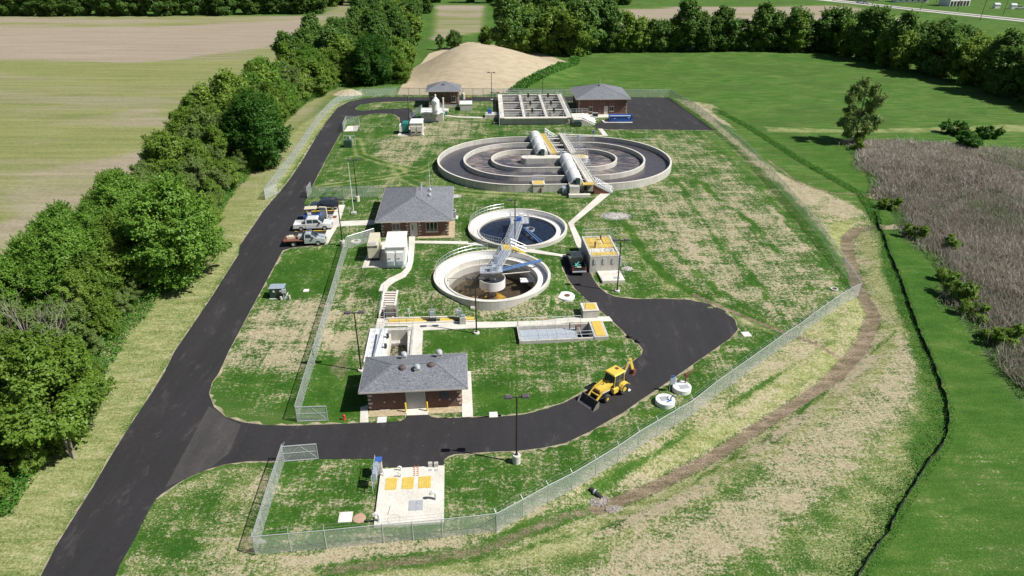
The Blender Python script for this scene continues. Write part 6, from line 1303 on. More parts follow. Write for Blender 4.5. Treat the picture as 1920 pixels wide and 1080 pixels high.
# body: chassis, hood, cab
MB().extr([(-1.5, .55), (2.2, .55), (2.25, .95), (-1.5, .95)], -.42, .42).build('chassis', BK, t, .02)
hd = MB().extr([(.35, .95), (2.15, .95), (2.25, 1.25), (2.1, 1.45), (.35, 1.72)], -.46, .46, [0, 0, .04, .05, 0]).build('hood', Y, t, .03)
MB().box(2.16, 2.27, -.38, .38, .9, 1.4).build('radiator_grille', M['brown'], t); MB().tube([(1.2, -.1, 1.5), (1.2, -.1, 1.85)], .05, 8).build('exhaust', BK, t)
MB().extr([(-1.25, 1.05), (.35, 1.05), (.45, 1.7), (.2, 2.62), (-1.15, 2.62)], -.72, .72, [0, 0, 0, .08, .08]).build('cab_glass', M['car_glass'], t)
cr = MB().extr([(-1.38, 2.62), (.42, 2.62), (.3, 2.78), (-1.25, 2.80)], -.8, .8, [0, 0, .12, .12]).build('cab_roof', Y, t, .05); f = MB()
for s in (-1, 1):
    for a, b in (((.4, 1.1), (.22, 2.62)), ((-.45, 1.1), (-.5, 2.62)), ((-1.22, 1.1), (-1.15, 2.62))): f.bar((a[0], s * .74, a[1]), (b[0], s * .70, b[1]), .08)
each(f, 'cab_pillar', Y, t); MB().box(-1.0, -.7, -.3, .1, 2.803, 2.87).build('roof_hatch', M['brown'], cr)
MB().box(-.2, .55, -.95, -.47, .55, 1.15).box(-.2, .55, .47, .95, .55, 1.15).build('side_tank', Y, t, .03)
for s in (-1, 1):
    pr = [(-1.0 + .78 * math.cos(a), .72 + .78 * math.sin(a)) for a in [R(x) for x in (10, 35, 60, 90, 120, 150)]]; MB().extr(pr + [(-1.0 + .70 * math.cos(a), .72 + .70 * math.sin(a)) for a in [R(x) for x in (150, 120, 90, 60, 35, 10)]], s * .98 - .27, s * .98 + .27).build('mudguard', Y, t)
def bw(x, r, tw, y):
    n = 22; vs = []; prof = [(r * .5, -tw / 2), (r * .93, -tw / 2), (r, -tw * .3), (r, tw * .3), (r * .93, tw / 2), (r * .5, tw / 2)]; k = 6
    for j in range(n):
        a = 2 * math.pi * j / n; g = 1.0 if j % 2 else .965; vs += [(x + p * g * math.cos(a), y + d, r + p * g * math.sin(a)) for p, d in prof]
    o = MB().add(vs, [(j * k + i, j * k + i + 1, ((j + 1) % n) * k + i + 1, ((j + 1) % n) * k + i) for j in range(n) for i in range(k - 1)]).build('wheel', mottled('dusty_tyre', (.03, .028, .026), (.08, .075, .07), 5, .9), t)
    MB().tube([(x, y - tw * .3, r), (x, y + tw * .3, r)], r * .52, 16).build('rim', Y, o)
for s in (-1, 1): bw(-1.0, .72, .46, s * .98); bw(1.55, .48, .34, s * .92)
# loader arms and bucket
for s in (-1, 1):
    MB().bar((.5, s * .62, 1.75), (2.0, s * .62, 1.35), .14, .2).bar((2.0, s * .62, 1.35), (3.15, s * .62, .45), .14, .2).build('loader_arm', Y, t); MB().tube([(.9, s * .62, 1.1), (2.2, s * .62, 1.15)], .05, 8).build('cylinder', M['alu'], t)
MB().bar((2.45, -.62, .95), (2.45, .62, .95), .16).build('cross_tube', Y, t)
bk = MB().extr([(3.15, .95), (3.05, .5), (3.15, .12), (3.45, .02), (4.05, .02), (4.05, .06), (3.5, .08), (3.25, .2), (3.18, .5), (3.27, .93)], -1.18, 1.18).build('front_bucket', mottled('worn_bucket_steel', (.035, .035, .04), (.09, .085, .08), 3, .6), t)
for s in (-1, 1): MB().extr([(3.1, .9), (3.05, .45), (3.15, .1), (3.5, .03), (4.05, .03), (3.55, .7)], s * 1.19 - .02, s * 1.19 + .02).build('bucket_side', M['concrete_dark'], bk)
# hoe: boom up and back
MB().bar((-1.55, 0, .7), (-1.55, 0, 1.4), .5, .3).build('swing_post', Y, t); MB().bar((-1.6, 0, 1.2), (-2.3, 0, 2.5), .22, .34).bar((-2.3, 0, 2.5), (-2.9, 0, 3.2), .2, .28).build('boom', Y, t)
MB().bar((-2.75, 0, 3.35), (-3.35, 0, 1.75), .2, .36).build('dipper_arm', Y, t); MB().tube([(-1.75, .14, 1.5), (-2.6, .14, 2.9)], .06, 8).tube([(-2.35, 0, 2.85), (-2.85, 0, 3.45)], .05, 8).build('hoe_cylinder', M['alu'], t)
MB().extr([(-3.2, 1.75), (-3.65, 1.7), (-3.75, 1.3), (-3.45, .95), (-3.1, 1.05), (-3.35, 1.3)], -.3, .3).build('hoe_bucket', M['brown'], t)
for s in (-1, 1): MB().bar((-1.5, s * .5, .9), (-1.75, s * 1.05, .25), .14).box(-1.95, -1.55, s * 1.05 - .18, s * 1.05 + .18, .1, .2).build('stabiliser', M['white'], t)
# ---------------------------------------------------------------- piles, riprap, culvert
def pile(name, label, px, py, r, h, mt, n=260, sz=.12, seed=1, cat='pile'):
    rnd = random.Random(seed); c = W(px, py); m = MB(); base = []
    t = thing(name, label, cat, c, 0)
    k = 20; rings = []
    pr = [(r * 1.0, -.05), (r * .7, h * .45), (r * .35, h * .85), (.01, h)]
    vs = []
    for q, z in pr:
        for j in range(k): a = 2 * math.pi * j / k; f = 1 + rnd.uniform(-.18, .18); vs.append((q * f * math.cos(a), q * f * .7 * math.sin(a), z * (1 + rnd.uniform(-.1, .1))))
    m.add(vs, [(i * k + j, i * k + (j + 1) % k, (i + 1) * k + (j + 1) % k, (i + 1) * k + j) for i in range(3) for j in range(k)]); m.build('heap', M[mt], t)
    s = MB()
    for i in range(n):
        a = rnd.uniform(0, 6.28); q = r * math.sqrt(rnd.random()) * 1.15; z = max(0, h * (1 - q / r)); x, y = q * math.cos(a), q * .7 * math.sin(a); e = sz * rnd.uniform(.5, 1.4)
        s.hexa([(x + e * dx_ * rnd.uniform(.7, 1.2), y + e * dy_ * rnd.uniform(.7, 1.2), z - e) for dx_, dy_ in ((-1, -1), (1, -1), (1, 1), (-1, 1))], [(x + e * dx_ * rnd.uniform(.3, .8), y + e * dy_ * rnd.uniform(.3, .8), z + e * rnd.uniform(.4, .9)) for dx_, dy_ in ((-1, -1), (1, -1), (1, 1), (-1, 1))])
    o = s.build('stones', M[mt], t); o['kind'] = 'stuff'
    return t
pile('gravel_pile', 'flat pale gravel patch in the lawn right of the large oval tank', 1155, 405, 2.2, .15, 'gravel', 400, .09, 1)
pile('gravel_pile', 'small pale gravel heap right of the office building roof', 852, 368, 1.2, .25, 'gravel', 200, .08, 2)
pile('gravel_pile', 'small white stone heap between the tall grated box and the small square slab', 1177, 504, .75, .3, 'gravel', 120, .08, 3)
pile('soil_pile', 'low brown soil heap at the far left rear corner behind the fence', 652, 176, 4.2, 1.3, 'straw_base', 60, .2, 4)
pile('riprap', 'grey stones around the culvert outlet at the start of the drainage swale', 1121, 938, .85, .10, 'riprap', 260, .075, 5, 'stones')
pile('riprap', 'lower patch of grey stones just below the culvert outlet', 1152, 956, .6, .08, 'riprap', 180, .075, 6, 'stones')
a = W(1114, 921, .18); b = W(1128, 934, .08); t = thing('culvert_pipe', 'dark culvert pipe end sticking out of the bank above the stones', 'pipe', a); MB().tube([(-.3, .3, .05), b - a], .2, 14, caps=False).build('pipe', M['black'], t); MB().tube([(0, 0, 0), (.12, -.1, -.02)], .24, 14, caps=False).build('collar', M['galv'], t)
# ---------------------------------------------------------------- trees
rng = np.random.default_rng(7)
def leaf_quads(P, Nrm, size, rg, aspect=.75, droop=0.0):
    """leaf-clump quads at points P, facing roughly Nrm"""
    n = len(P); r = rg.normal(size=(n, 3)); nn = Nrm + r * .55; nn /= np.linalg.norm(nn, axis=1)[:, None] + 1e-9
    a = np.cross(nn, rg.normal(size=(n, 3))); a /= np.linalg.norm(a, axis=1)[:, None] + 1e-9; b = np.cross(nn, a)
    s = size * rg.uniform(.6, 1.35, n)[:, None]; a = a * s; b = b * s * aspect; k = nn * s * .18
    V = np.stack([P - a, P - b * .9 + k, P + a, P + b * .9 + k], 1).reshape(-1, 3); Q = np.arange(4 * n).reshape(-1, 4); return V, Q
def crown_mesh(name, lobes, nleaf, size, mt, rg, inner=.25, centre=None):
    L = np.array([l[:3] for l in lobes]); Rr = np.array([l[3] for l in lobes]); w = Rr ** 2; w /= w.sum()
    idx = rg.choice(len(L), nleaf, p=w); d = rg.normal(size=(nleaf, 3)); d /= np.linalg.norm(d, axis=1)[:, None]
    c = centre if centre is not None else L.mean(0); out = L[idx] - c; out /= np.linalg.norm(out, axis=1)[:, None] + 1e-6
    d = d + out * .55; d[:, 2] += .15; d /= np.linalg.norm(d, axis=1)[:, None]
    rad = Rr[idx] * np.where(rg.random(nleaf) < inner, rg.uniform(.3, .85, nleaf), rg.uniform(.82, 1.10, nleaf))
    rad *= rg.uniform(.8, 1.3, nleaf) * (1 + .22 * np.sin(d[:, 0] * 7 + idx) * np.cos(d[:, 1] * 6 + idx * 2.1) + .12 * np.sin(d[:, 2] * 13 + idx))
    tw = rg.random(nleaf) < .22; td = out + rg.normal(0, .45, (nleaf, 3)) + np.array([0, 0, .35]); tseed = rg.integers(0, 7, nleaf); ph = idx * 7 + tseed; td = out + .8 * np.stack([np.sin(ph * 12.99), np.sin(ph * 78.2), np.abs(np.sin(ph * 37.7)) * .9], 1); td /= np.linalg.norm(td, axis=1)[:, None]
    P = L[idx] + d * rad[:, None] * np.array([1, 1, .82]); PT = L[idx] + td * (Rr[idx] * rg.uniform(.8, 1.75, nleaf))[:, None] + rg.normal(0, size * .55, (nleaf, 3)); P = np.where(tw[:, None], PT, P); P[:, 2] = np.maximum(P[:, 2], .15)
    up = d.copy(); up[:, 2] += .95; up[:, 0] += .15; V, Q = leaf_quads(P, up, size, rg); me = np_mesh(name, V, Q, mt)
    a = me.attributes.new('tone', 'FLOAT', 'POINT'); lobe_t = rg.uniform(0, .7, len(L)); tone = np.repeat(np.clip(lobe_t[idx] + rg.uniform(0, .4, nleaf), 0, 1), 4); a.data.foreach_set('value', tone.astype(np.float32)); return me
def make_tree(name, H, Rc, nleaf, size, mt, seed, low=.18, lobes_n=40, trunk_r=.22, stems=1, airy=.0, wide=1.0, conic=.0):
    rg = np.random.default_rng(seed); rnd = random.Random(seed); zc = H * (low + (1 - low) * .5); hz = H * (1 - low) * .5; lobes = []
    for i in range(lobes_n):
        u = rnd.uniform(-1, 1); th = rnd.uniform(0, 6.283); rr = math.sqrt(max(0, 1 - u * u)) * (rnd.random() ** .35)
        f = 1 - conic * max(0, u); x = Rc * rr * math.cos(th) * .84 * f * wide; y = Rc * rr * math.sin(th) * .84 * f; z = zc + u * hz * .88
        r = Rc * rnd.uniform(.15, .34) * (1 - airy * .35) * (1 - .35 * conic * max(0, u)); lobes.append((x, y, z, r))
    cm = crown_mesh('crown', lobes, nleaf, size, mt, rg, centre=np.array([0, 0, zc - hz * .2]))
    m = MB(); tops = sorted(lobes, key=lambda l: -l[2])
    for s in range(stems):
        ox_, oy_ = (0, 0) if stems == 1 else (rnd.uniform(-.5, .5), rnd.uniform(-.4, .4)); tip = tops[s % 4]; pts = [(ox_, oy_, -.3)]
        for k in range(1, 5): q = k / 4; pts.append((ox_ + (tip[0] * .45 - ox_) * q + rnd.uniform(-.15, .15), oy_ + (tip[1] * .45 - oy_) * q + rnd.uniform(-.15, .15), H * .78 * q))
        m.tube(pts, trunk_r / stems ** .5, 8, trunk_r * .25)
        for l in rnd.sample(lobes, min(len(lobes), 11)):
            b = Vector(pts[1]).lerp(Vector(pts[3]), min(.95, max(0, (l[2] * .75 / H - .2) / .6))); e = Vector(l[:3]); mid = b.lerp(e, .5) + Vector((0, 0, -.1 * (e - b).length)); m.tube([b, mid, e], trunk_r * .34, 5, trunk_r * .08)
    t = bpy.data.objects.new(name, None); C.objects.link(t)
    co = bpy.data.objects.new('crown', cm); C.objects.link(co); co.parent = t
    m.build('trunk', M['bark'], t); t.location = (0, -200, 0); return t
K = {}
K['big'] = make_tree('broadleaf_tree', 12.5, 5.2, 84000, .145, M['leaf_a'], 11, .10, 80, .30)
K['big2'] = make_tree('broadleaf_tree', 11.5, 4.4, 66000, .14, M['leaf_y'], 12, .12, 68, .26, wide=1.1)
K['dark'] = make_tree('broadleaf_tree', 13.0, 5.6, 80000, .155, M['leaf_c'], 13, .06, 84, .32)
K['mid'] = make_tree('broadleaf_tree', 9.0, 3.6, 42000, .13, M['leaf_y'], 14, .08, 54, .18, stems=2)
K['pale'] = make_tree('airy_tree', 9.5, 3.6, 26000, .115, M['leaf_b'], 15, .15, 46, .16, stems=3, airy=.9)
K['pale2'] = make_tree('airy_tree', 8.0, 3.4, 30000, .12, M['leaf_b'], 16, .06, 46, .14, stems=2, airy=.6)
K['tall'] = make_tree('slender_tree', 13.5, 2.9, 26000, .16, M['leaf_y'], 17, .28, 40, .17, stems=3, airy=.5)
K['bush'] = make_tree('bush', 2.6, 1.9, 11000, .10, M['leaf_y'], 18, .0, 14, .06, stems=3)
K['bushd'] = make_tree('bush', 2.4, 2.4, 9000, .14, M['leaf_c'], 19, .0, 14, .06, stems=3)
K['f1'] = make_tree('distant_tree', 14, 5.6, 16000, .33, M['leaf_far'], 21, .03, 60, .30)
K['f2'] = make_tree('distant_tree', 16, 5.0, 15000, .33, M['leaf_far'], 22, .05, 58, .30, conic=.3)
K['f3'] = make_tree('distant_tree', 12, 4.8, 14000, .31, M['leaf_y'], 23, .02, 50, .26)
K['f4'] = make_tree('distant_tree', 11, 3.2, 5200, .34, M['leaf_far'], 24, .12, 34, .18, stems=2, airy=.8)
used = set(); rt = random.Random(99)
def place_tree(kind, pos, s, label, group=None, cat='tree', sz=None, rz=None):
    src = K[kind]; z = tz(pos[0], pos[1]); sc = (s, s, s * (sz or 1)); rz = rt.uniform(0, 6.28) if rz is None else rz
    if kind not in used: used.add(kind); o = src; o.location = (pos[0], pos[1], z); o.rotation_euler = (0, 0, rz); o.scale = sc; o['label'] = label
    else: o = dup(src, (pos[0], pos[1], z), rz, label, None, sc)
    if 'group' in o.keys(): del o['group']
    if group: o['group'] = group
    o['category'] = cat; return o
GB = 'trees of the belt between the ploughed field and the road'
# named trees of the belt: kind, ground pixel, scale, label
for kind, px, py, s, lab in [
    ('dark', 490, 312, 1.02, 'large round dark green tree hanging over the left fence beside the main road'),
    ('big', 345, 528, 1.05, 'tall green tree with two bare trunks at the belt edge, opposite the parking lot'),
    ('pale', 392, 318, 1.15, 'pale airy tree directly left of the large round dark green tree'),
    ('pale', 545, 208, 1.2, 'pale tree with visible stems at the bend of the belt above the dark tree'),
    ('big2', 120, 838, .98, 'bright green tree with a leaning bare trunk at the lower left edge'),
    ('dark', 700, 158, 1.0, 'dark tree standing left of the sand mound at the end of the belt')]:
    p = W(px, py); place_tree(kind, (p.x, p.y), s, lab, GB)
edge = [(-70, 1000), (30, 975), (95, 880), (150, 805), (215, 700), (262, 622), (318, 555), (352, 500), (405, 440), (442, 372), (478, 330), (505, 285), (530, 240), (580, 195), (640, 165), (700, 158), (755, 160)]
E_ = [W(*p) for p in edge]; lab_t = {'big': 'one of the tall bushy green trees packed in the belt left of the road', 'big2': 'one of the medium bright green trees packed in the belt left of the road', 'mid': 'one of the lower green trees filling the belt left of the main road', 'pale': 'one of the pale thin leaved trees in the belt left of the road', 'pale2': 'one of the rounded pale green trees in the belt left of the main road', 'dark': 'one of the dark green full crowned trees in the belt left of the main road', 'tall': 'one of the slender tall trees in the belt left of the road'}
path = bridge_path(E_, 1.0); rb = random.Random(5)
dist = 0; row_off = [(2.4, 4.2, .62), (6.6, 4.6, .80), (11.2, 4.8, .82), (15.8, 5.2, .70)]
for off, st, base_s in row_off:
    i = rb.uniform(0, 3)
    while i < len(path) - 2:
        p = path[int(i)]; q = path[min(int(i) + 2, len(path) - 1)]; d = (q - p); d.z = 0; d.normalize(); n = Vector((-d.y, d.x, 0)); far = p.y > 150
        pos = p + n * (off + rb.uniform(-1.2, 1.2)) + d * rb.uniform(-1, 1); y = pos.y
        if y < 95: kinds = ['mid', 'big2', 'pale2', 'big', 'pale', 'tall'] if off > 3 else ['mid', 'pale2', 'mid']
        elif y < 150: kinds = ['mid', 'big2', 'pale2', 'pale', 'tall', 'pale']
        else: kinds = ['f3', 'big2', 'pale', 'tall', 'mid', 'big', 'f3']
        k = rb.choice(kinds); s = base_s * rb.uniform(.82, 1.15) * (.9 if y < 95 else 1.0 if y < 150 else 1.08)
        if off < 3 and y < 150: s *= .8
        if y < 62: s *= .9
        place_tree(k, (pos.x, pos.y), s, lab_t.get(k, 'one of the dense green trees in the far part of the belt'), GB)
        i += st * rb.uniform(.8, 1.2)
# belt continues behind, towards the top of the picture
for i in range(70):
    t_ = rb.random(); y = 212 + 210 * t_; xc = -52 - 10 * t_; pos = (xc + rb.uniform(-17, 16) * (1 - .1 * t_), y)
    k = rb.choice(['f1', 'f3', 'f3', 'f2']); place_tree(k, pos, rb.uniform(.7, .95), 'one of the dense green trees in the wood left of the sand mound', 'trees of the wood behind the belt')
# tree lines behind the meadow
def line_of(px, n, kinds, lo, hi, jit, label, group, seed, deep=0.0):
    r = random.Random(seed); P = [W(*p) for p in px]; q = bridge_path(P, 1.0)
    for i in range(n):
        p = q[int((i + r.uniform(.1, .9)) / n * (len(q) - 1))]; place_tree(r.choice(kinds), (p.x + r.uniform(-jit, jit), p.y + r.uniform(-jit * .5, jit) + deep * r.random()), r.uniform(lo, hi), label, group)
line_of([(940, 102), (1040, 104), (1150, 104)], 15, ['f2', 'f1', 'f3'], 1.0, 1.3, 3, 'one of the tall dark trees crowded behind the right end of the sand mound', 'tall dark trees behind the mound', 31, 14)
line_of([(1155, 98), (1300, 95), (1420, 95), (1560, 96)], 24, ['f4', 'f1', 'f3', 'f2'], .75, 1.15, 3, 'one of the trees in the line along the back of the green meadow', 'trees in the line behind the meadow', 32)
line_of([(1190, 98), (1400, 96), (1560, 97)], 26, ['bushd', 'f4'], .4, 1.0, 2, 'one of the low bushes under the tree line behind the meadow', 'bushes under the tree line', 33)
line_of([(1560, 98), (1640, 118), (1740, 140), (1830, 162), (1930, 188), (2060, 225)], 36, ['f1', 'f2', 'f3', 'f4'], .8, 1.1, 4, 'one of the trees in the diagonal row along the right of the meadow', 'trees in the diagonal row', 34, 9)
line_of([(1600, 95), (1720, 112), (1830, 135), (1960, 160)], 22, ['f1', 'f4', 'f3'], .7, 1.0, 5, 'one of the trees in the diagonal row along the right of the meadow', 'trees in the diagonal row', 35, 12)
for k, px, py, s, lab in [('f3', 912, 88, .62, 'single cone shaped tree standing in the pale field left of the tall dark trees'), ('f1', 852, 92, .5, 'small round tree at the upper left edge of the sand mound'), ('f4', 826, 94, .55, 'thin small tree at the upper left edge of the sand mound'), ('f3', 1475, 95, .78, 'broad round topped tree in the middle of the tree line behind the meadow'), ('f2', 1310, 95, .85, 'tall dark pointed tree left of the round topped tree behind the meadow')]:
    p = W(px, py); place_tree(k, (p.x, p.y), s, lab)
line_of([(-320, 31), (0, 31), (300, 30), (600, 26)], 62, ['f1', 'f2'], .85, 1.1, 4, 'one of the dark trees in the forest edge beyond the ploughed field', 'forest trees beyond the ploughed field', 36, 5)
line_of([(-380, 22), (0, 22), (300, 21), (620, 16)], 56, ['f1', 'f2'], .95, 1.2, 8, 'one of the dark trees in the forest edge beyond the ploughed field', 'forest trees beyond the ploughed field', 37, 20)
line_of([(600, 14), (760, 6), (830, 4)], 14, ['f1', 'f3'], .8, 1.0, 8, 'one of the dark far trees at the top, left of the pale field', 'far wood trees', 38, 20)
line_of([(830, 7), (940, 6), (1030, 30), (1150, 14), (1180, 6)], 24, ['f1', 'f2'], .85, 1.1, 6, 'one of the trees in the far wood behind the pale field', 'far wood trees behind the pale field', 39, 12)
line_of([(1300, -8), (1500, -10), (1750, -12), (2100, -8)], 34, ['f1', 'f3'], .6, .9, 12, 'one of the far trees beyond the highway', 'far trees beyond the highway', 40, 40)
# lone tree and meadow shrubs
p = W(1602, 268); place_tree('pale2', (p.x, p.y), 1.25, 'single tall tree standing in the meadow at the corner of the reed marsh', None, sz=1.3)
for px, py, s, lab in [(1500, 264 - 8, 1.0, None)]: pass
for k, px, py, s, lab in [('bushd', 1790, 252, 1.1, 'dark spreading shrub above the reed marsh, upper left of the three'), ('bushd', 1850, 258, 1.0, 'dark spreading shrub above the reed marsh, right of the three'), ('bushd', 1815, 276, 1.25, 'dark spreading shrub above the reed marsh, lowest of the three'),
    ('bush', 1664, 390, .85, 'small bright green bush at the reed edge, topmost near the narrow ditch'), ('bush', 1711, 443, .9, 'small bright green bush at the reed edge, second from the top'), ('bush', 1776, 532, .75, 'small bright green bush at the reed edge, upper of the close pair'), ('bush', 1797, 556, 1.15, 'larger bright green bush at the reed edge, lower of the close pair'), ('bush', 1826, 598, .85, 'small bright green bush at the reed edge, lowest with a dark shadow'), ('bush', 1788, 466, .8, 'faint green bush growing inside the reeds'), ('bush', 1870, 640, 1.0, 'loose green bush inside the lower part of the reeds'), ('bush', 1604, 280, .9, 'bright bush at the foot of the single tall meadow tree')]:
    p = W(px, py); place_tree(k, (p.x, p.y), s, lab, None, 'bush')
p = W(60, 780); dead = thing('dead_tree', 'bare dead tree with pale branches among the green trees at lower left', 'tree', W(110, 770), 0)
def branch(m, p, d, L, r, depth, rnd):
    pts = [p]; q = Vector(p); dd = Vector(d)
    for i in range(4): dd = (dd + Vector((rnd.uniform(-.22, .22), rnd.uniform(-.22, .22), rnd.uniform(-.08, .16)))).normalized(); q = q + dd * L / 4; pts.append(q.copy())
    m.tube(pts, r, 5, r * .4)
    if depth:
        for i in range(5 if depth > 1 else 4): a = pts[rnd.randint(1, 4)]; branch(m, a, (dd + Vector((rnd.uniform(-1, 1), rnd.uniform(-1, 1), rnd.uniform(-.2, .6)))).normalized(), L * .55, r * .45, depth - 1, rnd)
m = MB(); rd = random.Random(8); branch(m, Vector((0, 0, 0)), Vector((-.1, .1, 1)), 6.5, .13, 0, rd)
for i in range(7): branch(m, Vector((-.4, .4, 3.0 + i * .45)), Vector((rd.uniform(-1, 1), rd.uniform(-1, 1), rd.uniform(.1, .7))).normalized(), 4.2, .06, 2, rd)
m.build('trunk', M['deadwood'], dead); dead.location.z += 1.5
t = tag(MB().tube([(0, 0, -.2), (-.25, .15, 1.6), (-.3, .4, 4.5)], .17, 8, .12).tube([(.35, -.3, -.2), (.1, .2, 1.5), (.0, .5, 3.5)], .12, 8, .08).build('bare_trunk', M['deadwood']), 'pair of pale bare leaning trunks at the belt edge, lower left', 'tree trunk'); t.location = W(136, 856)
# ---------------------------------------------------------------- undergrowth, weeds and reeds (uncountable)
def strip_points(px, n, half, rg, side=None, pts=None):
    P = pts or WL(px); seg = [((b - a).length) for a, b in zip(P[:-1], P[1:])]; tot = sum(seg); out = []
    cum = np.cumsum([0] + seg); u = rg.uniform(0, tot, n); i = np.clip(np.searchsorted(cum, u) - 1, 0, len(seg) - 1)
    A = np.array([p[:2] for p in P]); f = (u - cum[i]) / np.array(seg)[i]; pos = A[i] * (1 - f)[:, None] + A[i + 1] * f[:, None]; d = A[i + 1] - A[i]; d /= np.linalg.norm(d, axis=1)[:, None]; nr = np.column_stack([-d[:, 1], d[:, 0]])
    o = rg.uniform(half[0], half[1], n) if side is None else np.abs(rg.normal(0, 1, n)) * side; return pos + nr * o[:, None]
def weeds(name, label, xy, size, h, mt, rg, clump=1.2):
    n = len(xy); hh = h * (.25 + .75 * np.clip(.5 + .5 * np.sin(xy[:, 0] * clump) * np.cos(xy[:, 1] * clump * .9 + 1) + rg.normal(0, .2, n), 0.05, 1.3)) * rg.random(n) ** .6
    z = terr(xy[:, 0], xy[:, 1]) + hh; P = np.column_stack([xy, z]); nr = np.tile([0, 0, 1.0], (n, 1)) + rg.normal(0, .4, (n, 3)); V, Q = leaf_quads(P, nr, size, rg, .6)
    me = np_mesh(name, V, Q, mt); a = me.attributes.new('tone', 'FLOAT', 'POINT'); a.data.foreach_set('value', np.repeat(rg.uniform(0, .9, n), 4).astype(np.float32)); o = bpy.data.objects.new(name, me); C.objects.link(o); return stuff(o, label, 'weeds')
rg = np.random.default_rng(3)
weeds('undergrowth', 'leafy undergrowth along the foot of the tree belt', strip_points(None, 60000, (.6, 7.5), rg, pts=E_), .14, 1.7, M['weed'], rg, .8)
sl = WL(SILT); weeds('weed_strip', 'rank green weeds growing along the black silt fence', strip_points(None, 9000, (0, 0), rg, side=-1.1, pts=sl), .07, .30, M['weed'], rg, 1.6)
weeds('weed_strip', 'thin weeds on the mown side of the silt fence', strip_points(None, 3500, (0, .6), rg, pts=sl), .06, .22, M['weed'], rg, 1.6)
weeds('weed_strip', 'dark weeds along the narrow ditch above the silt fence', strip_points([(1340, 205), (1400, 236), (1500, 300), (1570, 340), (1618, 366), (1645, 420)], 14000, (-.9, .9), rg), .10, .45, M['weed'], rg, 1.2)
weeds('weed_strip', 'green fringe of grass along the left edge of the reed marsh', strip_points([(1592, 275), (1620, 305), (1662, 372), (1718, 440), (1770, 505), (1805, 565), (1845, 630), (1890, 695), (1935, 750)], 14000, (-1.1, 1.0), rg), .09, .4, M['weed'], rg, 1.1)
weeds('weed_strip', 'low weeds at the right foot of the sand mound', strip_points([(960, 173), (985, 157), (1012, 142), (1045, 128), (1075, 119), (1078, 110)], 7000, (-2, 1.5), rg), .3, 1.0, M['weed'], rg, .5)
MARSH = WL([(1592, 266), (1622, 302), (1664, 372), (1722, 442), (1772, 502), (1803, 562), (1843, 622), (1883, 682), (1935, 748), (2080, 800), (2250, 600), (2200, 300), (1920, 290), (1700, 267)])
def in_poly(x, y, P):
    ins = np.zeros(x.shape, bool); n = len(P)
    for i in range(n):
        x0, y0 = P[i][0], P[i][1]; x1, y1 = P[(i + 1) % n][0], P[(i + 1) % n][1]; ins ^= ((y0 > y) != (y1 > y)) & (x < (x1 - x0) * (y - y0) / (y1 - y0 + 1e-12) + x0)
    return ins
xl, xh = min(p.x for p in MARSH), max(p.x for p in MARSH); yl, yh = min(p.y for p in MARSH), max(p.y for p in MARSH)
N0 = 420000; X = rg.uniform(xl, xh, N0); Yy = rg.uniform(yl, yh, N0); k = in_poly(X + rg.normal(0, 1.0, N0) + 1.2 * np.sin(Yy * .35), Yy + rg.normal(0, 1.2, N0), MARSH); X, Yy = X[k], Yy[k]; k = rg.random(len(X)) < np.clip(1.25 - (Yy - 60) / 150, .3, 1); X, Yy = X[k][:190000], Yy[k][:190000]; n = len(X)
hh = rg.uniform(.35, 1.15, n) * (1 + .25 * np.sin(X * .5) * np.cos(Yy * .4)); z0 = terr(X, Yy); lean = rg.normal(0, .55, (n, 2)); w_ = rg.uniform(.035, .075, n) * np.where(Yy > 110, 1.5, 1.0); an = rg.uniform(0, 6.28, n); cx_, sx_ = np.cos(an) * w_, np.sin(an) * w_
b0 = np.column_stack([X - cx_, Yy - sx_, z0]); b1 = np.column_stack([X + cx_, Yy + sx_, z0]); t1 = np.column_stack([X + lean[:, 0] * hh + cx_ * .3, Yy + lean[:, 1] * hh + sx_ * .3, z0 + hh]); t0 = np.column_stack([X + lean[:, 0] * hh - cx_ * .3, Yy + lean[:, 1] * hh - sx_ * .3, z0 + hh])
me = np_mesh('reeds', np.stack([b0, b1, t1, t0], 1).reshape(-1, 3), np.arange(4 * n).reshape(-1, 4), M['reed']); a = me.attributes.new('tone', 'FLOAT', 'POINT'); pale = np.clip(rg.normal(.42, .2, n) + .5 * np.exp(-((Yy - yh + 6) / 14) ** 2) + .3 * (np.sin(X * .13 + 2) * np.cos(Yy * .11) > .55), 0, 1); a.data.foreach_set('value', np.repeat(pale, 4).astype(np.float32))
o = bpy.data.objects.new('reeds', me); C.objects.link(o); stuff(o, 'grey brown dry cattail reeds filling the marsh on the right', 'reeds')
k = rg.random(n) < .10 + .5 * np.exp(-((Yy - yl) / 22) ** 2) + .45 * (np.sin(X * .16 + 1) * np.cos(Yy * .12) > .45); weeds('marsh_growth', 'fresh green growth between the dry reeds of the marsh', np.column_stack([X[k], Yy[k]]), .10, 1.3, M['weed'], rg, .12)
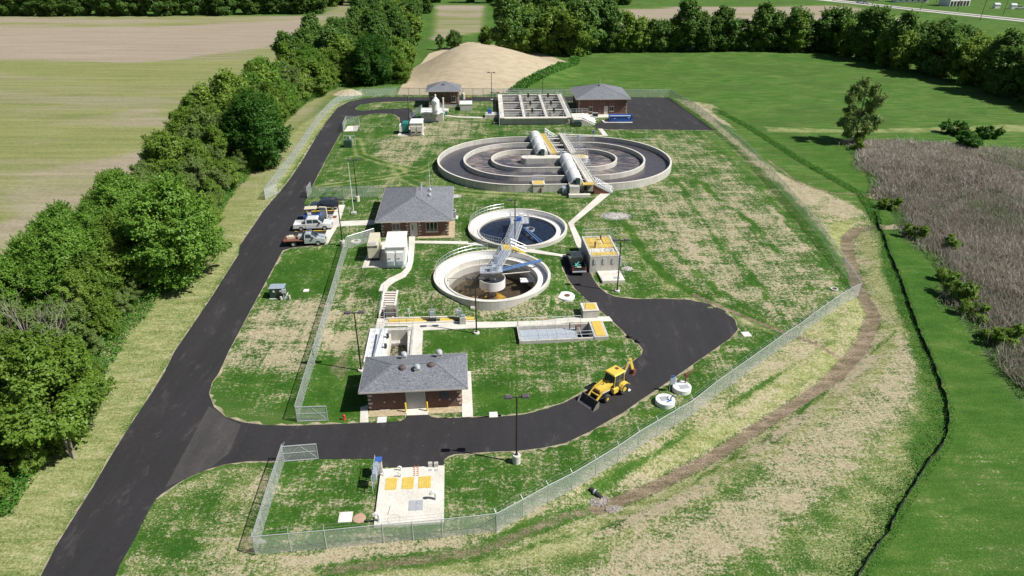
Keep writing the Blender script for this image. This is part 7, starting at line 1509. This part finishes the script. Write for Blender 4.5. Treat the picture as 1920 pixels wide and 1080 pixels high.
# ---------------------------------------------------------------- highway, houses, poles, cars far away
struct(sheet('highway', WL([(1520, -6), (1600, 3), (1700, 14), (1800, 24), (1920, 36), (2100, 56), (2100, 62), (1920, 41.5), (1800, 29), (1700, 18.5), (1595, 7), (1500, -3)]), .1, M['concrete_old'], 20, 0))
struct(sheet('highway_lane', WL([(1560, .8), (1700, 15.6), (1800, 25.8), (1920, 38), (2100, 58.3), (2100, 59.6), (1920, 39.2), (1800, 26.8), (1700, 16.6), (1560, 1.6)]), .16, M['asphalt_worn'], 20, 0))
def house(label, px, py, w, d, h, rise, wall, roof, rz=.15, win=5, two=False):
    t = thing('farmhouse', label, 'house', W(px, py), rz, None); MB().box(0, w, 0, d, -.5, h).build('wall', wall, t)
    MB().extr([(-.6, h), (w + .6, h), (w + .6, h + .2), (w / 2 if False else w + .6, h + .2), (-.6, h + .2)][:3] + [(-.6, h + .2)], -.6, d + .6).build('eaves', M['white'], t)
    r = MB(); r.add([(-.6, -.6, h + .21), (w + .6, -.6, h + .21), (w + .6, d + .6, h + .21), (-.6, d + .6, h + .21), (-.6, d / 2, h + rise), (w + .6, d / 2, h + rise)], [(0, 1, 5, 4), (2, 3, 4, 5), (3, 0, 4), (1, 2, 5)]); r.build('roof', roof, t)
    for i in range(win): x = w * (i + .7) / (win + .4); MB().box(x - .5, x + .5, -.06, -.004, 1, 2.3).build('window', M['glass'], t)
    return t
hw = W(1780, 12)
t = thing('white_building', 'large white two level building with dark ground floor openings beyond the highway', 'building', hw, .25); MB().box(0, 15, 0, 9, -.5, 7.5).build('wall', M['white'], t); MB().add([(-.5, -.5, 7.51), (15.5, -.5, 7.51), (15.5, 9.5, 7.51), (-.5, 9.5, 7.51), (-.5, 4.5, 10), (15.5, 4.5, 10)], [(0, 1, 5, 4), (2, 3, 4, 5), (3, 0, 4), (1, 2, 5)]).build('roof', M['alu'], t)
for i in range(6): MB().box(.5 + i * 2.4, 2.3 + i * 2.4, -.08, -.004, .1, 2.9).build('ground_floor_opening', M['black'], t)
for x in (2.5, 3.4, 8.2, 11.4): MB().box(x, x + .6, -.08, -.004, 4.8, 6.0).build('window', M['glass'], t)
house('low white house with a grey roof beyond the highway, left of the large white building', 1680, 4.5, 20, 9, 3, 3, M['white'], M['shingle'], -.12)
house('low pale house with a grey roof beyond the highway, at the top edge', 1600, 1, 18, 9, 3, 3, M['trim'], M['shingle'], -.1)
for px, py, lab in ((1865, 16, 'small white shed on the grass right of the large white building, left of two'), (1896, 17, 'small white shed on the grass right of the large white building, right of two')):
    t = thing('garden_shed', lab, 'shed', W(px, py), 0, 'small sheds beyond the highway'); MB().box(0, 3, 0, 2.5, -.2, 2.2).build('wall', M['white'], t); MB().add([(-.2, -.2, 2.21), (3.2, -.2, 2.21), (3.2, 2.7, 2.21), (-.2, 2.7, 2.21), (-.2, 1.25, 3.1), (3.2, 1.25, 3.1)], [(0, 1, 5, 4), (2, 3, 4, 5), (3, 0, 4), (1, 2, 5)]).build('roof', M['galv'], t)
def far_car(label, px, py, c, rz=-.12):
    t = thing('distant_car', label, 'car', W(px, py, .15), rz, 'far cars along the highway'); MB().extr([(-2.3, .3), (2.3, .3), (2.3, .8), (1.2, .95), (-2.3, .95)], -.9, .9).build('body', c, t, .05); MB().extr([(-1.8, .951), (1.0, .951), (.4, 1.45), (-1.4, 1.45)], -.8, .8, [0, 0, .15, .15]).build('cabin', M['car_glass'], t); wheels(t, (1.4, -1.4), 1.85, .33)
far_car('dark far car on the highway at the left end of its visible part', 1612, 5.5, M['bluemat']); far_car('silver far car on the highway just right of the dark one', 1622, 7, M['alu']); far_car('dark far car parked in front of the low white house beyond the highway', 1727, 4, M['green_box']); far_car('white far car on the grass at the upper right corner', 1912, 16.5, M['white'])
for px, py in ((1634, 14), (1725, 20), (1795, 20), (1837, 39), (1755, 6), (1880, 30)):
    t = thing('utility_pole', {1634: 'far leaning utility pole at the left start of the highway', 1725: 'far utility pole at the highway left of the large white building', 1795: 'far utility pole in front of the large white building', 1837: 'nearest tall utility pole this side of the highway, right of the white building', 1755: 'thin far utility pole beyond the highway near the low white house', 1880: 'thin far utility pole right of the two small sheds'}[px], 'utility pole', W(px, py), 0, 'utility poles along the highway')
    MB().tube([(0, 0, -.3), (.5, 0, 10)], .16, 6, .11).build('pole', M['bark'], t); MB().bar((-.6, 0, 9.3), (1.5, 0, 9.3), .14).build('crossarm', M['bark'], t)
